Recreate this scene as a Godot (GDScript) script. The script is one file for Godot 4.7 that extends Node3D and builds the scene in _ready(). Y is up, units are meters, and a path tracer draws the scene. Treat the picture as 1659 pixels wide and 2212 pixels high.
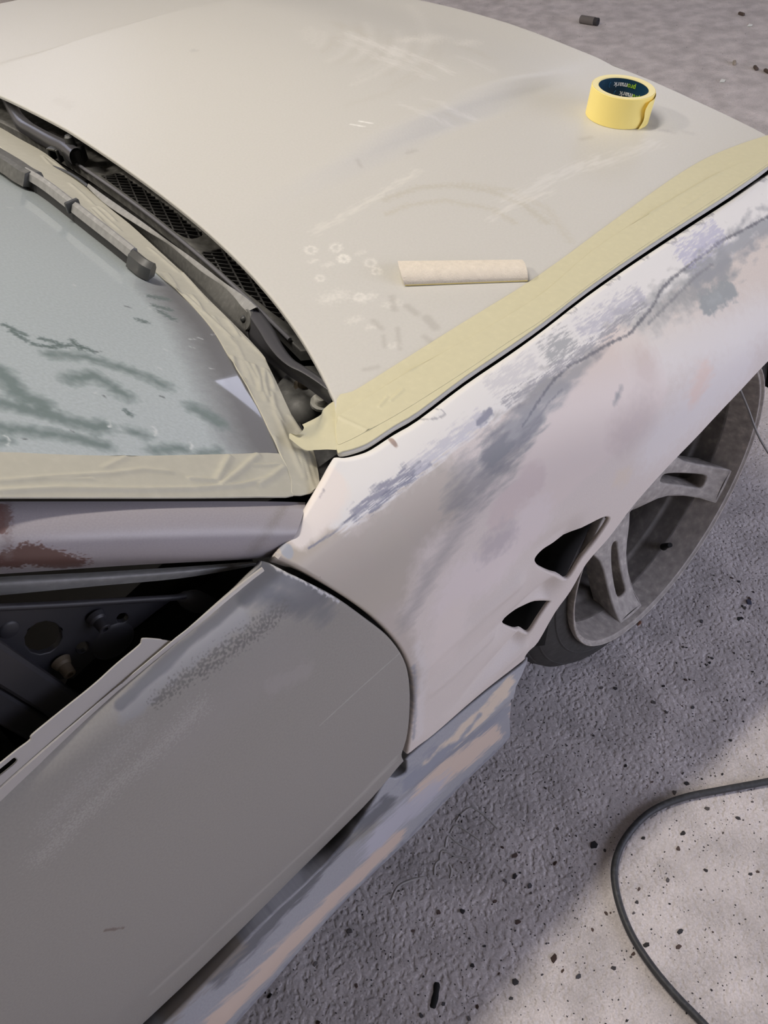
extends Node3D
# A car in the middle of a respray, seen from beside its front door. x runs towards the car's nose,
# z towards the side the camera stands on, y up, in metres; the floor is y = 0.

const MID := -1.28          # the car's middle line
var M := {}                 # materials
var grain_a: PackedByteArray
var grain_b: PackedByteArray
const GR := 512
var car: Node3D


func _ready() -> void:
	# ------------------------------------------------------------ camera, sky, lights, exposure
	var cam := Camera3D.new()
	cam.name = "camera"
	cam.position = Vector3(0, 1.364, 0)
	cam.basis = Basis(Vector3(0.746417, -0.071659, 0.661609), Vector3(0.522108, 0.679506, -0.515437), Vector3(-0.412632, 0.730162, 0.544608))
	cam.fov = rad_to_deg(2.0 * atan(1106.0 / 1801.5))
	cam.near = 0.02
	cam.current = true
	add_child(cam)
	var we := WorldEnvironment.new()
	we.name = "surroundings"
	var env := Environment.new()
	env.background_mode = Environment.BG_SKY
	var sky := Sky.new()
	var sm := ProceduralSkyMaterial.new()
	sm.sky_top_color = Color(0.74, 0.76, 0.86)
	sm.sky_horizon_color = Color(0.87, 0.86, 0.90)
	sm.ground_bottom_color = Color(0.42, 0.41, 0.40)
	sm.ground_horizon_color = Color(0.6, 0.59, 0.58)
	sm.sky_energy_multiplier = 2.4
	sm.sun_angle_max = 1.0
	sky.sky_material = sm
	env.sky = sky
	env.tonemap_mode = Environment.TONE_MAPPER_LINEAR
	env.tonemap_exposure = 1.0
	env.sdfgi_enabled = true
	env.ssao_enabled = true
	env.ssil_enabled = true
	we.environment = env
	add_child(we)
	make_materials()
	make_room()
	ceiling_lamp(Vector3(0.05, 3.70, -1.28), Vector2(1.6, 0.16), 7.6, Color(1.0, 0.965, 0.92), "long ceiling tube lamp above the car bonnet")
	ceiling_lamp(Vector3(-2.25, 4.60, -3.45), Vector2(0.6, 0.3), 13.0, Color(1.0, 0.955, 0.89), "short ceiling tube lamp behind the windscreen")
	# ------------------------------------------------------------ things
	make_car()
	make_loose_things()


# ---------------------------------------------------------------- naming
func thing(called: String, label: String, category: String, at := Vector3.ZERO, group := "") -> Node3D:
	var o := Node3D.new()
	o.name = called
	o.position = at
	tag(o, label, category, group)
	add_child(o, true)
	return o


func tag(o: Node, label: String, category := "", group := "") -> void:
	o.set_meta("label", label)
	if category:
		o.set_meta("category", category)
	if group:
		o.set_meta("group", group)


func part(called: String, mesh: Mesh, m: Material, parent: Node, label := "") -> MeshInstance3D:
	var o := MeshInstance3D.new()
	o.name = called
	o.mesh = mesh
	o.material_override = m
	parent.add_child(o, true)
	if label:
		o.set_meta("label", label)
	return o


func struct(called: String, mesh: Mesh, m: Material) -> MeshInstance3D:
	var o := part(called, mesh, m, self)
	o.set_meta("kind", "structure")
	return o


func holder(called: String, parent: Node) -> Node3D:
	var o := Node3D.new()
	o.name = called
	parent.add_child(o, true)
	return o


func mat(c: Color, rough := 0.6, metal := 0.0) -> StandardMaterial3D:
	var m := StandardMaterial3D.new()
	m.albedo_color = c
	m.roughness = rough
	m.metallic = metal
	return m


# ---------------------------------------------------------------- the shapes of the body
func sstep(a: float, b: float, t: float) -> float:
	t = clampf((t - a) / (b - a), 0.0, 1.0)
	return t * t * (3.0 - 2.0 * t)


func hood_base(x: float, z: float) -> float:
	var w := z - MID
	var q := maxf(x - 0.4, 0.0)
	var far := maxf(-w - 0.3, 0.0)
	return 0.883 - 0.0281 * (x - 0.4) - 0.0386 * q * q - 0.0844 * w * w + 0.05 * far * far


# bonnet with its raised middle
func hood_y(x: float, z: float) -> float:
	var line := -0.846 - 0.066 * (x - 0.48)
	var d := absf(line - MID) - absf(z - MID)
	var rise := 0.024 * sstep(0.42, 0.9, x) * (1.0 - 0.85 * sstep(0.98, 1.24, x))
	return hood_base(x, z) + rise * sstep(0.002, 0.046, d)


func gap_z(x: float) -> float:
	return -0.471 - 0.077 * (x - 0.384)


func crease_y(x: float) -> float:
	return 0.811 - 0.05 * (x - 0.2) * (x - 0.2)


func crease_z(x: float) -> float:
	return -0.424 - 0.075 * (x - 0.2)


func soft_min(a: float, b: float, k: float) -> float:
	var h := clampf(0.5 + 0.5 * (b - a) / k, 0.0, 1.0)
	return lerpf(b, a, h) - k * h * (1.0 - h)


func seg_dist(p: Vector2, a: Vector2, b: Vector2) -> Vector2:
	var d := b - a
	var t := clampf((p - a).dot(d) / d.length_squared(), 0.0, 1.0)
	return Vector2(p.distance_to(a + d * t), t)


# side of the body: z at a place along the car and a height
func side_z(x: float, y: float, round_ := 0.012) -> float:
	x = clampf(x, -1.6, 1.4)
	var c := crease_z(x)
	var t := crease_y(x) - y
	var k1 := (c - gap_z(x)) / (hood_base(x, gap_z(x)) - crease_y(x))
	var low := -0.384 + 0.034 * sstep(0.45, 0.80, x) * sstep(0.33, 0.6, y) - 0.006 * sstep(0.42, 0.34, y)
	var s := (low - c) * (1.0 - exp(-t / 0.07)) if t > 0.0 else (low - c) / 0.07 * t
	return c + soft_min(k1 * t, s, round_)


# scoops that lead into the two openings behind the wheel
func scoop(x: float, y: float) -> float:
	var p := Vector2(x, y)
	var out := 0.0
	for s in SCOOPS:
		var q := seg_dist(p, s[0], s[1])
		out += s[3] * lerpf(s[5], 1.0, q.y) * exp(-pow(q.x / lerpf(s[2], s[4], q.y), 2.0))
	return out

const SCOOPS := [
	[Vector2(0.3926, 0.5114), Vector2(0.5334, 0.5161), 0.014, 0.016, 0.02, 0.15],
	[Vector2(0.3717, 0.4292), Vector2(0.4832, 0.4543), 0.014, 0.014, 0.016, 0.1],
	[Vector2(0.4474, 0.6192), Vector2(0.5560, 0.6082), 0.018, 0.007, 0.018, 0.1],
	[Vector2(0.3242, 0.5687), Vector2(0.4745, 0.5822), 0.012, -0.006, 0.012, 0.5],
	[Vector2(0.3314, 0.5092), Vector2(0.4365, 0.5118), 0.01, -0.006, 0.01, 0.5],
	[Vector2(0.3230, 0.4125), Vector2(0.4937, 0.4286), 0.01, -0.004, 0.01, 0.4],
]

func on_side(q: Vector2) -> Vector3:
	return Vector3(q.x, q.y, side_z(q.x, q.y))


func on_door(q: Vector2) -> Vector3:
	return Vector3(q.x, q.y, side_z(q.x, q.y) - 0.0045 * exp(-maxf(crease_y(q.x) - q.y, -0.002) / 0.015))


func on_fender(q: Vector2) -> Vector3:
	return Vector3(q.x, q.y, side_z(q.x, q.y) - scoop(q.x, q.y))


func on_hood(q: Vector2) -> Vector3:
	return Vector3(q.x, hood_y(q.x, q.y), q.y)


func glass_foot(z: float) -> float:
	var w := z - MID
	return 0.44 - 0.09 * w * w - 0.264 * pow(w, 6.0)


func foot_y(z: float) -> float:
	var w := (z - MID) / 0.8
	return 0.835 - 0.03 * w * w


func glass_y(x: float, z: float) -> float:
	return foot_y(z) + 0.6 * (glass_foot(z) - x)


func on_glass(q: Vector2) -> Vector3:
	return Vector3(q.x, glass_y(q.x, q.y), q.y)


func skirt_z(x: float, y: float) -> float:
	return -0.380 - 0.30 * maxf(0.0, y - 0.355) - 0.02 * maxf(0.0, 0.3 - y) + 0.006 * exp(-pow((y - 0.345) / 0.012, 2.0)) + 0.03 * sstep(0.35, -0.15, x) * sstep(0.34, 0.24, y)


func on_skirt(q: Vector2) -> Vector3:
	return Vector3(q.x, q.y, skirt_z(q.x, q.y))


func mirrored(f: Callable) -> Callable:
	return func(q: Vector2) -> Vector3:
		var p: Vector3 = f.call(q)
		return Vector3(p.x, p.y, 2.0 * MID - p.z)


# ---------------------------------------------------------------- mesh building
class Mb:
	var v := PackedVector3Array()
	var n := PackedVector3Array()
	var uv := PackedVector2Array()
	var ix := PackedInt32Array()
	func pt(p: Vector3, nn: Vector3, t := Vector2.ZERO) -> int:
		v.append(p)
		n.append(nn)
		uv.append(t)
		return v.size() - 1
	func tri(a: int, b: int, c: int) -> void:
		var g := (v[b] - v[a]).cross(v[c] - v[a])
		if g.dot(n[a] + n[b] + n[c]) > 0.0:
			ix.append_array([a, c, b])
		else:
			ix.append_array([a, b, c])
	func quad(a: int, b: int, c: int, d: int) -> void:
		tri(a, b, c)
		tri(a, c, d)
	func mesh() -> ArrayMesh:
		var arr := []
		arr.resize(Mesh.ARRAY_MAX)
		arr[Mesh.ARRAY_VERTEX] = v
		arr[Mesh.ARRAY_NORMAL] = n
		arr[Mesh.ARRAY_TEX_UV] = uv
		arr[Mesh.ARRAY_INDEX] = ix
		var m := ArrayMesh.new()
		if ix.size():
			m.add_surface_from_arrays(Mesh.PRIMITIVE_TRIANGLES, arr)
		return m


# a grid of points as a smooth sheet; closed_u joins the last column to the first
func add_grid(m: Mb, rows: Array, flip := false, closed_u := false, uv_size := Vector2.ONE) -> void:
	var nr := rows.size()
	var nc: int = rows[0].size()
	var ids := []
	for i in nr:
		var line := PackedInt32Array()
		for j in nc:
			var i0: int = maxi(i - 1, 0)
			var i1: int = mini(i + 1, nr - 1)
			var j0: int = posmod(j - 1, nc) if closed_u else maxi(j - 1, 0)
			var j1: int = posmod(j + 1, nc) if closed_u else mini(j + 1, nc - 1)
			var du: Vector3 = rows[i][j1] - rows[i][j0]
			var dv: Vector3 = rows[i1][j] - rows[i0][j]
			var nn := du.cross(dv)
			if nn.length_squared() < 1e-20:
				nn = Vector3.UP
			nn = nn.normalized() * (-1.0 if flip else 1.0)
			line.append(m.pt(rows[i][j], nn, Vector2(float(j) / maxf(nc - 1, 1), float(i) / maxf(nr - 1, 1)) * uv_size))
		ids.append(line)
	for i in nr - 1:
		for j in (nc if closed_u else nc - 1):
			var k := (j + 1) % nc
			m.quad(ids[i][j], ids[i][k], ids[i + 1][k], ids[i + 1][j])


# flat-shaded polygon fan
func add_face(m: Mb, ps: Array, toward: Vector3) -> void:
	var g: Vector3 = (ps[1] - ps[0]).cross(ps[2] - ps[0]).normalized()
	if g.dot(toward) < 0.0:
		g = -g
	var k := []
	for p: Vector3 in ps:
		k.append(m.pt(p, g, Vector2(p.x, p.z)))
	for i in range(1, ps.size() - 1):
		m.tri(k[0], k[i], k[i + 1])


func add_box(m: Mb, t: Transform3D, s: Vector3, bevel := 0.0) -> void:
	var h := s * 0.5
	var b := minf(bevel, minf(h.x, minf(h.y, h.z)) * 0.9)
	for ax in 3:
		for sg in [-1.0, 1.0]:
			var e := Vector3.ZERO
			e[ax] = sg
			var u: int = (ax + 1) % 3
			var w: int = (ax + 2) % 3
			var ps := []
			for q in [[-1, -1], [1, -1], [1, 1], [-1, 1]]:
				var p := Vector3.ZERO
				p[ax] = sg * h[ax]
				p[u] = q[0] * (h[u] - b)
				p[w] = q[1] * (h[w] - b)
				ps.append(t * p)
			add_face(m, ps, t.basis * e)
	if b > 0.0:
		for ax in 3:
			var u: int = (ax + 1) % 3
			var w: int = (ax + 2) % 3
			for su in [-1.0, 1.0]:
				for sw in [-1.0, 1.0]:
					var ps := []
					for q in [[-1, 0], [1, 0], [1, 1], [-1, 1]]:
						var p := Vector3.ZERO
						p[ax] = q[0] * (h[ax] - b)
						p[u] = su * (h[u] - (b if q[1] else 0.0))
						p[w] = sw * (h[w] - (0.0 if q[1] else b))
						ps.append(t * p)
					var e := Vector3.ZERO
					e[u] = su
					e[w] = sw
					add_face(m, ps, t.basis * e)
		for sx in [-1.0, 1.0]:
			for sy in [-1.0, 1.0]:
				for sz in [-1.0, 1.0]:
					add_face(m, [t * Vector3(sx * h.x, sy * (h.y - b), sz * (h.z - b)), t * Vector3(sx * (h.x - b), sy * h.y, sz * (h.z - b)), t * Vector3(sx * (h.x - b), sy * (h.y - b), sz * h.z)], t.basis * Vector3(sx, sy, sz))


# round tube along a path; radius may be a number per point
func add_tube(m: Mb, path: PackedVector3Array, rad, seg := 10, flat := 1.0, caps := true) -> void:
	var rows := []
	var side := Vector3.ZERO
	var np := path.size()
	for i in np:
		var d := (path[mini(i + 1, np - 1)] - path[maxi(i - 1, 0)]).normalized()
		if i == 0:
			side = d.cross(Vector3.UP if absf(d.y) < 0.9 else Vector3.RIGHT).normalized()
		else:
			side = (side - d * side.dot(d)).normalized()
		var up := side.cross(d)
		var r: float = rad if rad is float else rad[i]
		var row := []
		for k in seg:
			var a := TAU * k / seg
			row.append(path[i] + (side * cos(a) + up * sin(a) * flat) * r)
		rows.append(row)
	add_grid(m, rows, true, true)
	if caps:
		add_face(m, rows[0], path[0] - path[1])
		add_face(m, rows[np - 1], path[np - 1] - path[np - 2])


# profile of (radius, height) turned about the y axis of t
func add_lathe(m: Mb, t: Transform3D, prof: Array, seg := 32, sharp := true) -> void:
	var groups := [prof]
	if sharp:
		groups = []
		for i in prof.size() - 1:
			groups.append([prof[i], prof[i + 1]])
	for g in groups:
		var rows := []
		for p: Vector2 in g:
			var row := []
			for k in seg:
				var a := TAU * k / seg
				row.append(t * Vector3(cos(a) * p.x, p.y, sin(a) * p.x))
			rows.append(row)
		add_grid(m, rows, false, true)


func spline3(pts: Array, per := 6) -> PackedVector3Array:
	var out := PackedVector3Array()
	var c := pts.size()
	for i in c - 1:
		var a: Vector3 = pts[maxi(i - 1, 0)]
		var b: Vector3 = pts[i]
		var d: Vector3 = pts[i + 1]
		var e: Vector3 = pts[mini(i + 2, c - 1)]
		for k in per:
			out.append(b.cubic_interpolate(d, a, e, float(k) / per))
	out.append(pts[c - 1])
	return out


# smooth polyline; a point repeated marks a corner
func spline2(pts: Array, per := 5) -> PackedVector2Array:
	var out := PackedVector2Array()
	var c := pts.size()
	for i in c - 1:
		var b: Vector2 = pts[i]
		var d: Vector2 = pts[i + 1]
		if b.is_equal_approx(d):
			continue
		var a: Vector2 = pts[maxi(i - 1, 0)]
		var e: Vector2 = pts[mini(i + 2, c - 1)]
		for k in per:
			out.append(b.cubic_interpolate(d, a, e, float(k) / per))
	out.append(pts[c - 1])
	return out


func ring2(pts: Array, per := 4) -> PackedVector2Array:
	var out := PackedVector2Array()
	var c := pts.size()
	for i in c:
		var b: Vector2 = pts[i]
		var d: Vector2 = pts[(i + 1) % c]
		if b.is_equal_approx(d):
			continue
		for k in per:
			out.append(b.cubic_interpolate(d, pts[(i - 1 + c) % c], pts[(i + 2) % c], float(k) / per))
	return out


func inside(poly: PackedVector2Array, p: Vector2) -> bool:
	return Geometry2D.is_point_in_polygon(p, poly)


# A curved panel cut to an outline. place maps the panel's own metres to space. Edges are rounded
# with radius r and turned back by depth, so that the panel has a real thickness at its rim.
func panel(outline: PackedVector2Array, holes: Array, step: float, place: Callable, r := 0.003, depth := 0.012, area := Rect2(), back := Vector3.ZERO, hole_depth := -1.0) -> ArrayMesh:
	var m := Mb.new()
	var box := Rect2(outline[0], Vector2.ZERO)
	for p in outline:
		box = box.expand(p)
	if area.size == Vector2.ZERO:
		area = box
	var e := 0.0006
	var norm := func(q: Vector2) -> Vector3:
		var gx: Vector3 = place.call(q + Vector2(e, 0)) - place.call(q - Vector2(e, 0))
		var gy: Vector3 = place.call(q + Vector2(0, e)) - place.call(q - Vector2(0, e))
		return gx.cross(gy).normalized()
	var mid: Vector3 = norm.call(outline[0].lerp(outline[outline.size() / 2], 0.5))
	var sg := 1.0
	if back != Vector3.ZERO and mid.dot(back) > 0.0:
		sg = -1.0
	var uvof := func(q: Vector2) -> Vector2:
		return (q - area.position) / area.size
	var rings := [outline] + holes
	var insets := []
	for k in rings.size():
		var ring: PackedVector2Array = rings[k]
		var c := ring.size()
		var cw := Geometry2D.is_polygon_clockwise(ring)
		var inward := PackedVector2Array()
		for i in c:
			var d := (ring[(i + 1) % c] - ring[i]).normalized()
			var d0 := (ring[i] - ring[(i - 1 + c) % c]).normalized()
			var nn := Vector2(-d.y - d0.y, d.x + d0.x).normalized()
			if cw:
				nn = -nn
			if not inside(ring, ring[i] + nn * 0.0004) and inside(ring, ring[i] - nn * 0.0004):
				nn = -nn
			inward.append(-nn if k else nn)
		var ins := PackedVector2Array()
		for i in c:
			ins.append(ring[i] + inward[i] * r)
		insets.append(ins)
		var prev := []
		for s in 6:
			var a := PI / 2 * minf(s, 4) / 4.0
			var line := []
			for i in c:
				var q := ring[i] + inward[i] * r * (1.0 - sin(a))
				var nn: Vector3 = norm.call(q) * sg
				var p: Vector3 = place.call(q)
				var outq: Vector3 = (place.call(ring[i]) - place.call(ring[i] + inward[i] * 0.001)).normalized()
				p -= nn * r * (1.0 - cos(a))
				if s == 5:
					p -= nn * (hole_depth if k and hole_depth >= 0.0 else depth)
				line.append(m.pt(p, (nn * cos(a) + outq * sin(a)).normalized(), uvof.call(q)))
			if s:
				for i in c:
					var j := (i + 1) % c
					m.quad(prev[i], prev[j], line[j], line[i])
			prev = line
	# the skin itself: whole cells inside, cut cells along the edge
	var nx := int(ceil(box.size.x / step))
	var ny := int(ceil(box.size.y / step))
	var org := box.position
	var edge := {}
	for ring: PackedVector2Array in insets:
		for i in ring.size():
			var a := ring[i]
			var b := ring[(i + 1) % ring.size()]
			var cnt := int(ceil(a.distance_to(b) / (step * 0.25))) + 1
			for k in cnt + 1:
				var q := (a.lerp(b, float(k) / cnt) - org) / step
				edge[Vector2i(int(floor(q.x)), int(floor(q.y)))] = true
	var spans := []
	for j in ny:
		var y := org.y + (j + 0.5) * step
		var xs := []
		for ring: PackedVector2Array in insets:
			for i in ring.size():
				var a := ring[i]
				var b := ring[(i + 1) % ring.size()]
				if (a.y > y) != (b.y > y):
					xs.append(a.x + (y - a.y) / (b.y - a.y) * (b.x - a.x))
		xs.sort()
		spans.append(xs)
	var ids := {}
	for j in ny:
		var xs: Array = spans[j]
		for i in nx:
			var cell := Vector2i(i, j)
			if edge.has(cell):
				continue
			var x := org.x + (i + 0.5) * step
			var cnt := 0
			for q: float in xs:
				if q < x:
					cnt += 1
			if cnt % 2 == 0:
				continue
			var k4 := PackedInt32Array()
			for o in [Vector2i(0, 0), Vector2i(1, 0), Vector2i(1, 1), Vector2i(0, 1)]:
				var g: Vector2i = cell + o
				if not ids.has(g):
					var q := org + Vector2(g) * step
					ids[g] = m.pt(place.call(q), norm.call(q) * sg, uvof.call(q))
				k4.append(ids[g])
			m.quad(k4[0], k4[1], k4[2], k4[3])
	for cell: Vector2i in edge:
		var a := org + Vector2(cell) * step
		var sq := PackedVector2Array([a, a + Vector2(step, 0), a + Vector2(step, step), a + Vector2(0, step)])
		var parts := scaled_cut(sq, insets)
		for part: PackedVector2Array in parts:
			var tr := Geometry2D.triangulate_polygon(part)
			if tr.is_empty():
				continue
			var k := []
			for q in part:
				k.append(m.pt(place.call(q), norm.call(q) * sg, uvof.call(q)))
			for t in range(0, tr.size(), 3):
				m.tri(k[tr[t]], k[tr[t + 1]], k[tr[t + 2]])
	return m.mesh()


func scaled_cut(sq: PackedVector2Array, rings: Array) -> Array:
	var big := PackedVector2Array()
	for q in sq:
		big.append(q * 100.0)
	var parts := []
	for k in rings.size():
		var near := rings[k] as PackedVector2Array
		var ring := PackedVector2Array()
		for q in near:
			ring.append(q * 100.0)
		if k == 0:
			parts = Geometry2D.intersect_polygons(big, ring)
		else:
			var left := []
			for p in parts:
				left.append_array(Geometry2D.clip_polygons(p, ring))
			parts = left
	var out := []
	for p: PackedVector2Array in parts:
		if p.size() < 3 or Geometry2D.is_polygon_clockwise(p) and parts.size() > 1 and false:
			continue
		var s := PackedVector2Array()
		for q in p:
			s.append(q / 100.0)
		out.append(s)
	return out

# ---------------------------------------------------------------- colour of the sanded and primed panels
func noise_bytes(seed_: int, freq: float, octaves: int) -> PackedByteArray:
	var f := FastNoiseLite.new()
	f.seed = seed_
	f.noise_type = FastNoiseLite.TYPE_SIMPLEX_SMOOTH
	f.frequency = freq
	f.fractal_octaves = octaves
	var im := f.get_seamless_image(GR, GR)
	im.convert(Image.FORMAT_L8)
	return im.get_data()


func noise_tex(seed_: int, freq: float, octaves: int, ramp: Array, size := 512, bump := 0.0) -> ImageTexture:
	var f := FastNoiseLite.new()
	f.seed = seed_
	f.noise_type = FastNoiseLite.TYPE_SIMPLEX_SMOOTH
	f.frequency = freq
	f.fractal_octaves = octaves
	var im := f.get_seamless_image(size, size)
	if bump > 0.0:
		im.convert(Image.FORMAT_RGBA8)
		im.bump_map_to_normal_map(bump)
		return ImageTexture.create_from_image(im)
	im.convert(Image.FORMAT_L8)
	var src := im.get_data()
	var lut := []
	for i in 256:
		var t := i / 255.0 * (ramp.size() - 1)
		var k := mini(int(t), ramp.size() - 2)
		lut.append((ramp[k] as Color).lerp(ramp[k + 1], t - k))
	var dst := PackedByteArray()
	dst.resize(size * size * 3)
	for i in size * size:
		var c: Color = lut[src[i]]
		dst[i * 3] = int(c.r * 255.0)
		dst[i * 3 + 1] = int(c.g * 255.0)
		dst[i * 3 + 2] = int(c.b * 255.0)
	return ImageTexture.create_from_image(Image.create_from_data(size, size, false, Image.FORMAT_RGB8, dst))


# strokes: [points, radius, colour, feather, wobble, strength, brush angle, brush stretch, cells per metre]
# Most are matter laid on or sanded through, a few painted light: each a patch along a polyline whose rim breaks up with the noise.
func paint(area: Rect2, per_metre: float, base: Color, speck: float, strokes: Array, alpha := -1.0) -> ImageTexture:
	var w := int(area.size.x * per_metre)
	var h := int(area.size.y * per_metre)
	var ch := 4 if alpha >= 0.0 else 3
	var buf := PackedFloat32Array()
	buf.resize(w * h * 4)
	var at := 0
	for y in h:
		for x in w:
			var g: float = 1.0 + (grain_a[((y * 3) % GR) * GR + (x * 3) % GR] / 255.0 - 0.5) * speck
			buf[at] = base.r * g
			buf[at + 1] = base.g * g
			buf[at + 2] = base.b * g
			buf[at + 3] = maxf(alpha, 0.0)
			at += 4
	for s in strokes:
		var pts: Array = s[0]
		var rad: float = s[1]
		var col: Color = s[2]
		var feather: float = s[3]
		var wob: float = s[4]
		var strength: float = s[5]
		var ca := cos(s[6])
		var sa := sin(s[6])
		var fine: bool = s[8] > 180.0
		var f1: float = s[8] * (9.0 if fine else 50.0) / per_metre
		var f2: float = f1 / s[7]
		var bb := Rect2(pts[0], Vector2.ZERO)
		for p: Vector2 in pts:
			bb = bb.expand(p)
		bb = bb.grow(rad + feather + wob)
		var x0 := clampi(int((bb.position.x - area.position.x) * per_metre), 0, w)
		var x1 := clampi(int((bb.end.x - area.position.x) * per_metre) + 1, 0, w)
		var y0 := clampi(int((bb.position.y - area.position.y) * per_metre), 0, h)
		var y1 := clampi(int((bb.end.y - area.position.y) * per_metre) + 1, 0, h)
		var n := pts.size()
		var reach := rad + feather + wob
		for y in range(y0, y1):
			for x in range(x0, x1):
				var p := area.position + Vector2(x + 0.5, y + 0.5) / per_metre
				var d := INF
				if n == 1:
					d = p.distance_to(pts[0])
				else:
					for k in n - 1:
						d = minf(d, p.distance_to(Geometry2D.get_closest_point_to_segment(p, pts[k], pts[k + 1])))
				if d > reach:
					continue
				var u := int((x * ca + y * sa) * f2)
				var v := int((-x * sa + y * ca) * f1)
				var gi := posmod(v, GR) * GR + posmod(u, GR)
				var nz: float = (grain_a[gi] if fine else grain_b[gi]) / 255.0 - 0.5
				var m := clampf((rad - d + nz * 2.0 * wob) / feather + 0.5, 0.0, 1.0) * strength
				if m <= 0.0:
					continue
				at = (y * w + x) * 4
				buf[at] = lerpf(buf[at], col.r, m)
				buf[at + 1] = lerpf(buf[at + 1], col.g, m)
				buf[at + 2] = lerpf(buf[at + 2], col.b, m)
				if alpha >= 0.0:
					buf[at + 3] = lerpf(buf[at + 3], col.a, m)
	var out := PackedByteArray()
	out.resize(w * h * ch)
	var o := 0
	for i in w * h:
		for k in ch:
			out[o] = clampi(int(buf[i * 4 + k] * 255.0), 0, 255)
			o += 1
	return ImageTexture.create_from_image(Image.create_from_data(w, h, false, Image.FORMAT_RGBA8 if ch == 4 else Image.FORMAT_RGB8, out))


# worn concrete: gentle unevenness with many small pits
func pitted() -> ImageTexture:
	var n := 1024
	var a := FastNoiseLite.new()
	a.seed = 4
	a.noise_type = FastNoiseLite.TYPE_CELLULAR
	a.frequency = 0.10
	a.cellular_jitter = 1.0
	a.cellular_return_type = FastNoiseLite.RETURN_DISTANCE
	a.fractal_type = FastNoiseLite.FRACTAL_NONE
	a.domain_warp_enabled = true
	a.domain_warp_amplitude = 6.0
	a.domain_warp_frequency = 0.06
	var ia := a.get_seamless_image(n, n)
	ia.convert(Image.FORMAT_L8)
	var b := FastNoiseLite.new()
	b.seed = 6
	b.frequency = 0.09
	b.fractal_octaves = 5
	var ib := b.get_seamless_image(n, n)
	ib.convert(Image.FORMAT_L8)
	var da := ia.get_data()
	var db := ib.get_data()
	var o := PackedByteArray()
	o.resize(n * n)
	for i in n * n:
		var soft: float = db[i] / 255.0
		var pit := clampf((0.34 - da[i] / 255.0 + (soft - 0.5) * 0.7) * 4.0, 0.0, 1.0)
		o[i] = clampi(int(255.0 * (0.30 + 0.5 * soft + 0.36 * pit)), 0, 255)
	return ImageTexture.create_from_image(Image.create_from_data(n, n, false, Image.FORMAT_L8, o))


# concrete: pale cement with cloudy wear, sand grain and dark specks of aggregate
func concrete() -> ImageTexture:
	var n := 1024
	var layers := []
	for q in [[5, 0.010, 4], [6, 0.16, 3], [7, 0.33, 1]]:
		var f := FastNoiseLite.new()
		f.seed = q[0]
		f.noise_type = FastNoiseLite.TYPE_SIMPLEX_SMOOTH
		f.frequency = q[1]
		f.fractal_octaves = q[2]
		var im := f.get_seamless_image(n, n)
		im.convert(Image.FORMAT_L8)
		layers.append(im.get_data())
	var o := PackedByteArray()
	o.resize(n * n * 3)
	for i in n * n:
		var cloud: float = layers[0][i] / 255.0 - 0.5
		var sand: float = layers[1][i] / 255.0 - 0.5
		var fine: float = layers[2][i] / 255.0 - 0.5
		var speck := clampf((sand - 0.27) * 7.0, 0.0, 1.0)
		var v := 0.80 + 0.16 * cloud + 0.10 * sand + 0.10 * fine
		v = lerpf(v, 0.50, speck * 0.75)
		o[i * 3] = clampi(int(v * 255.0), 0, 255)
		o[i * 3 + 1] = clampi(int(v * 0.965 * 255.0), 0, 255)
		o[i * 3 + 2] = clampi(int(v * 0.96 * 255.0), 0, 255)
	return ImageTexture.create_from_image(Image.create_from_data(n, n, false, Image.FORMAT_RGB8, o))


# dust and wear: a mottled version of a colour
func mottled(c: Color, rough: float, seed_: int, spread: float, scale: float, metal := 0.0) -> StandardMaterial3D:
	var m := mat(Color.WHITE, rough, metal)
	m.albedo_texture = noise_tex(seed_, 0.02, 6, [c * (1.0 - spread), c * (1.0 - spread * 0.4), c, c * (1.0 + spread)], 512)
	m.uv1_triplanar = true
	m.uv1_scale = Vector3.ONE * scale
	return m


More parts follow.
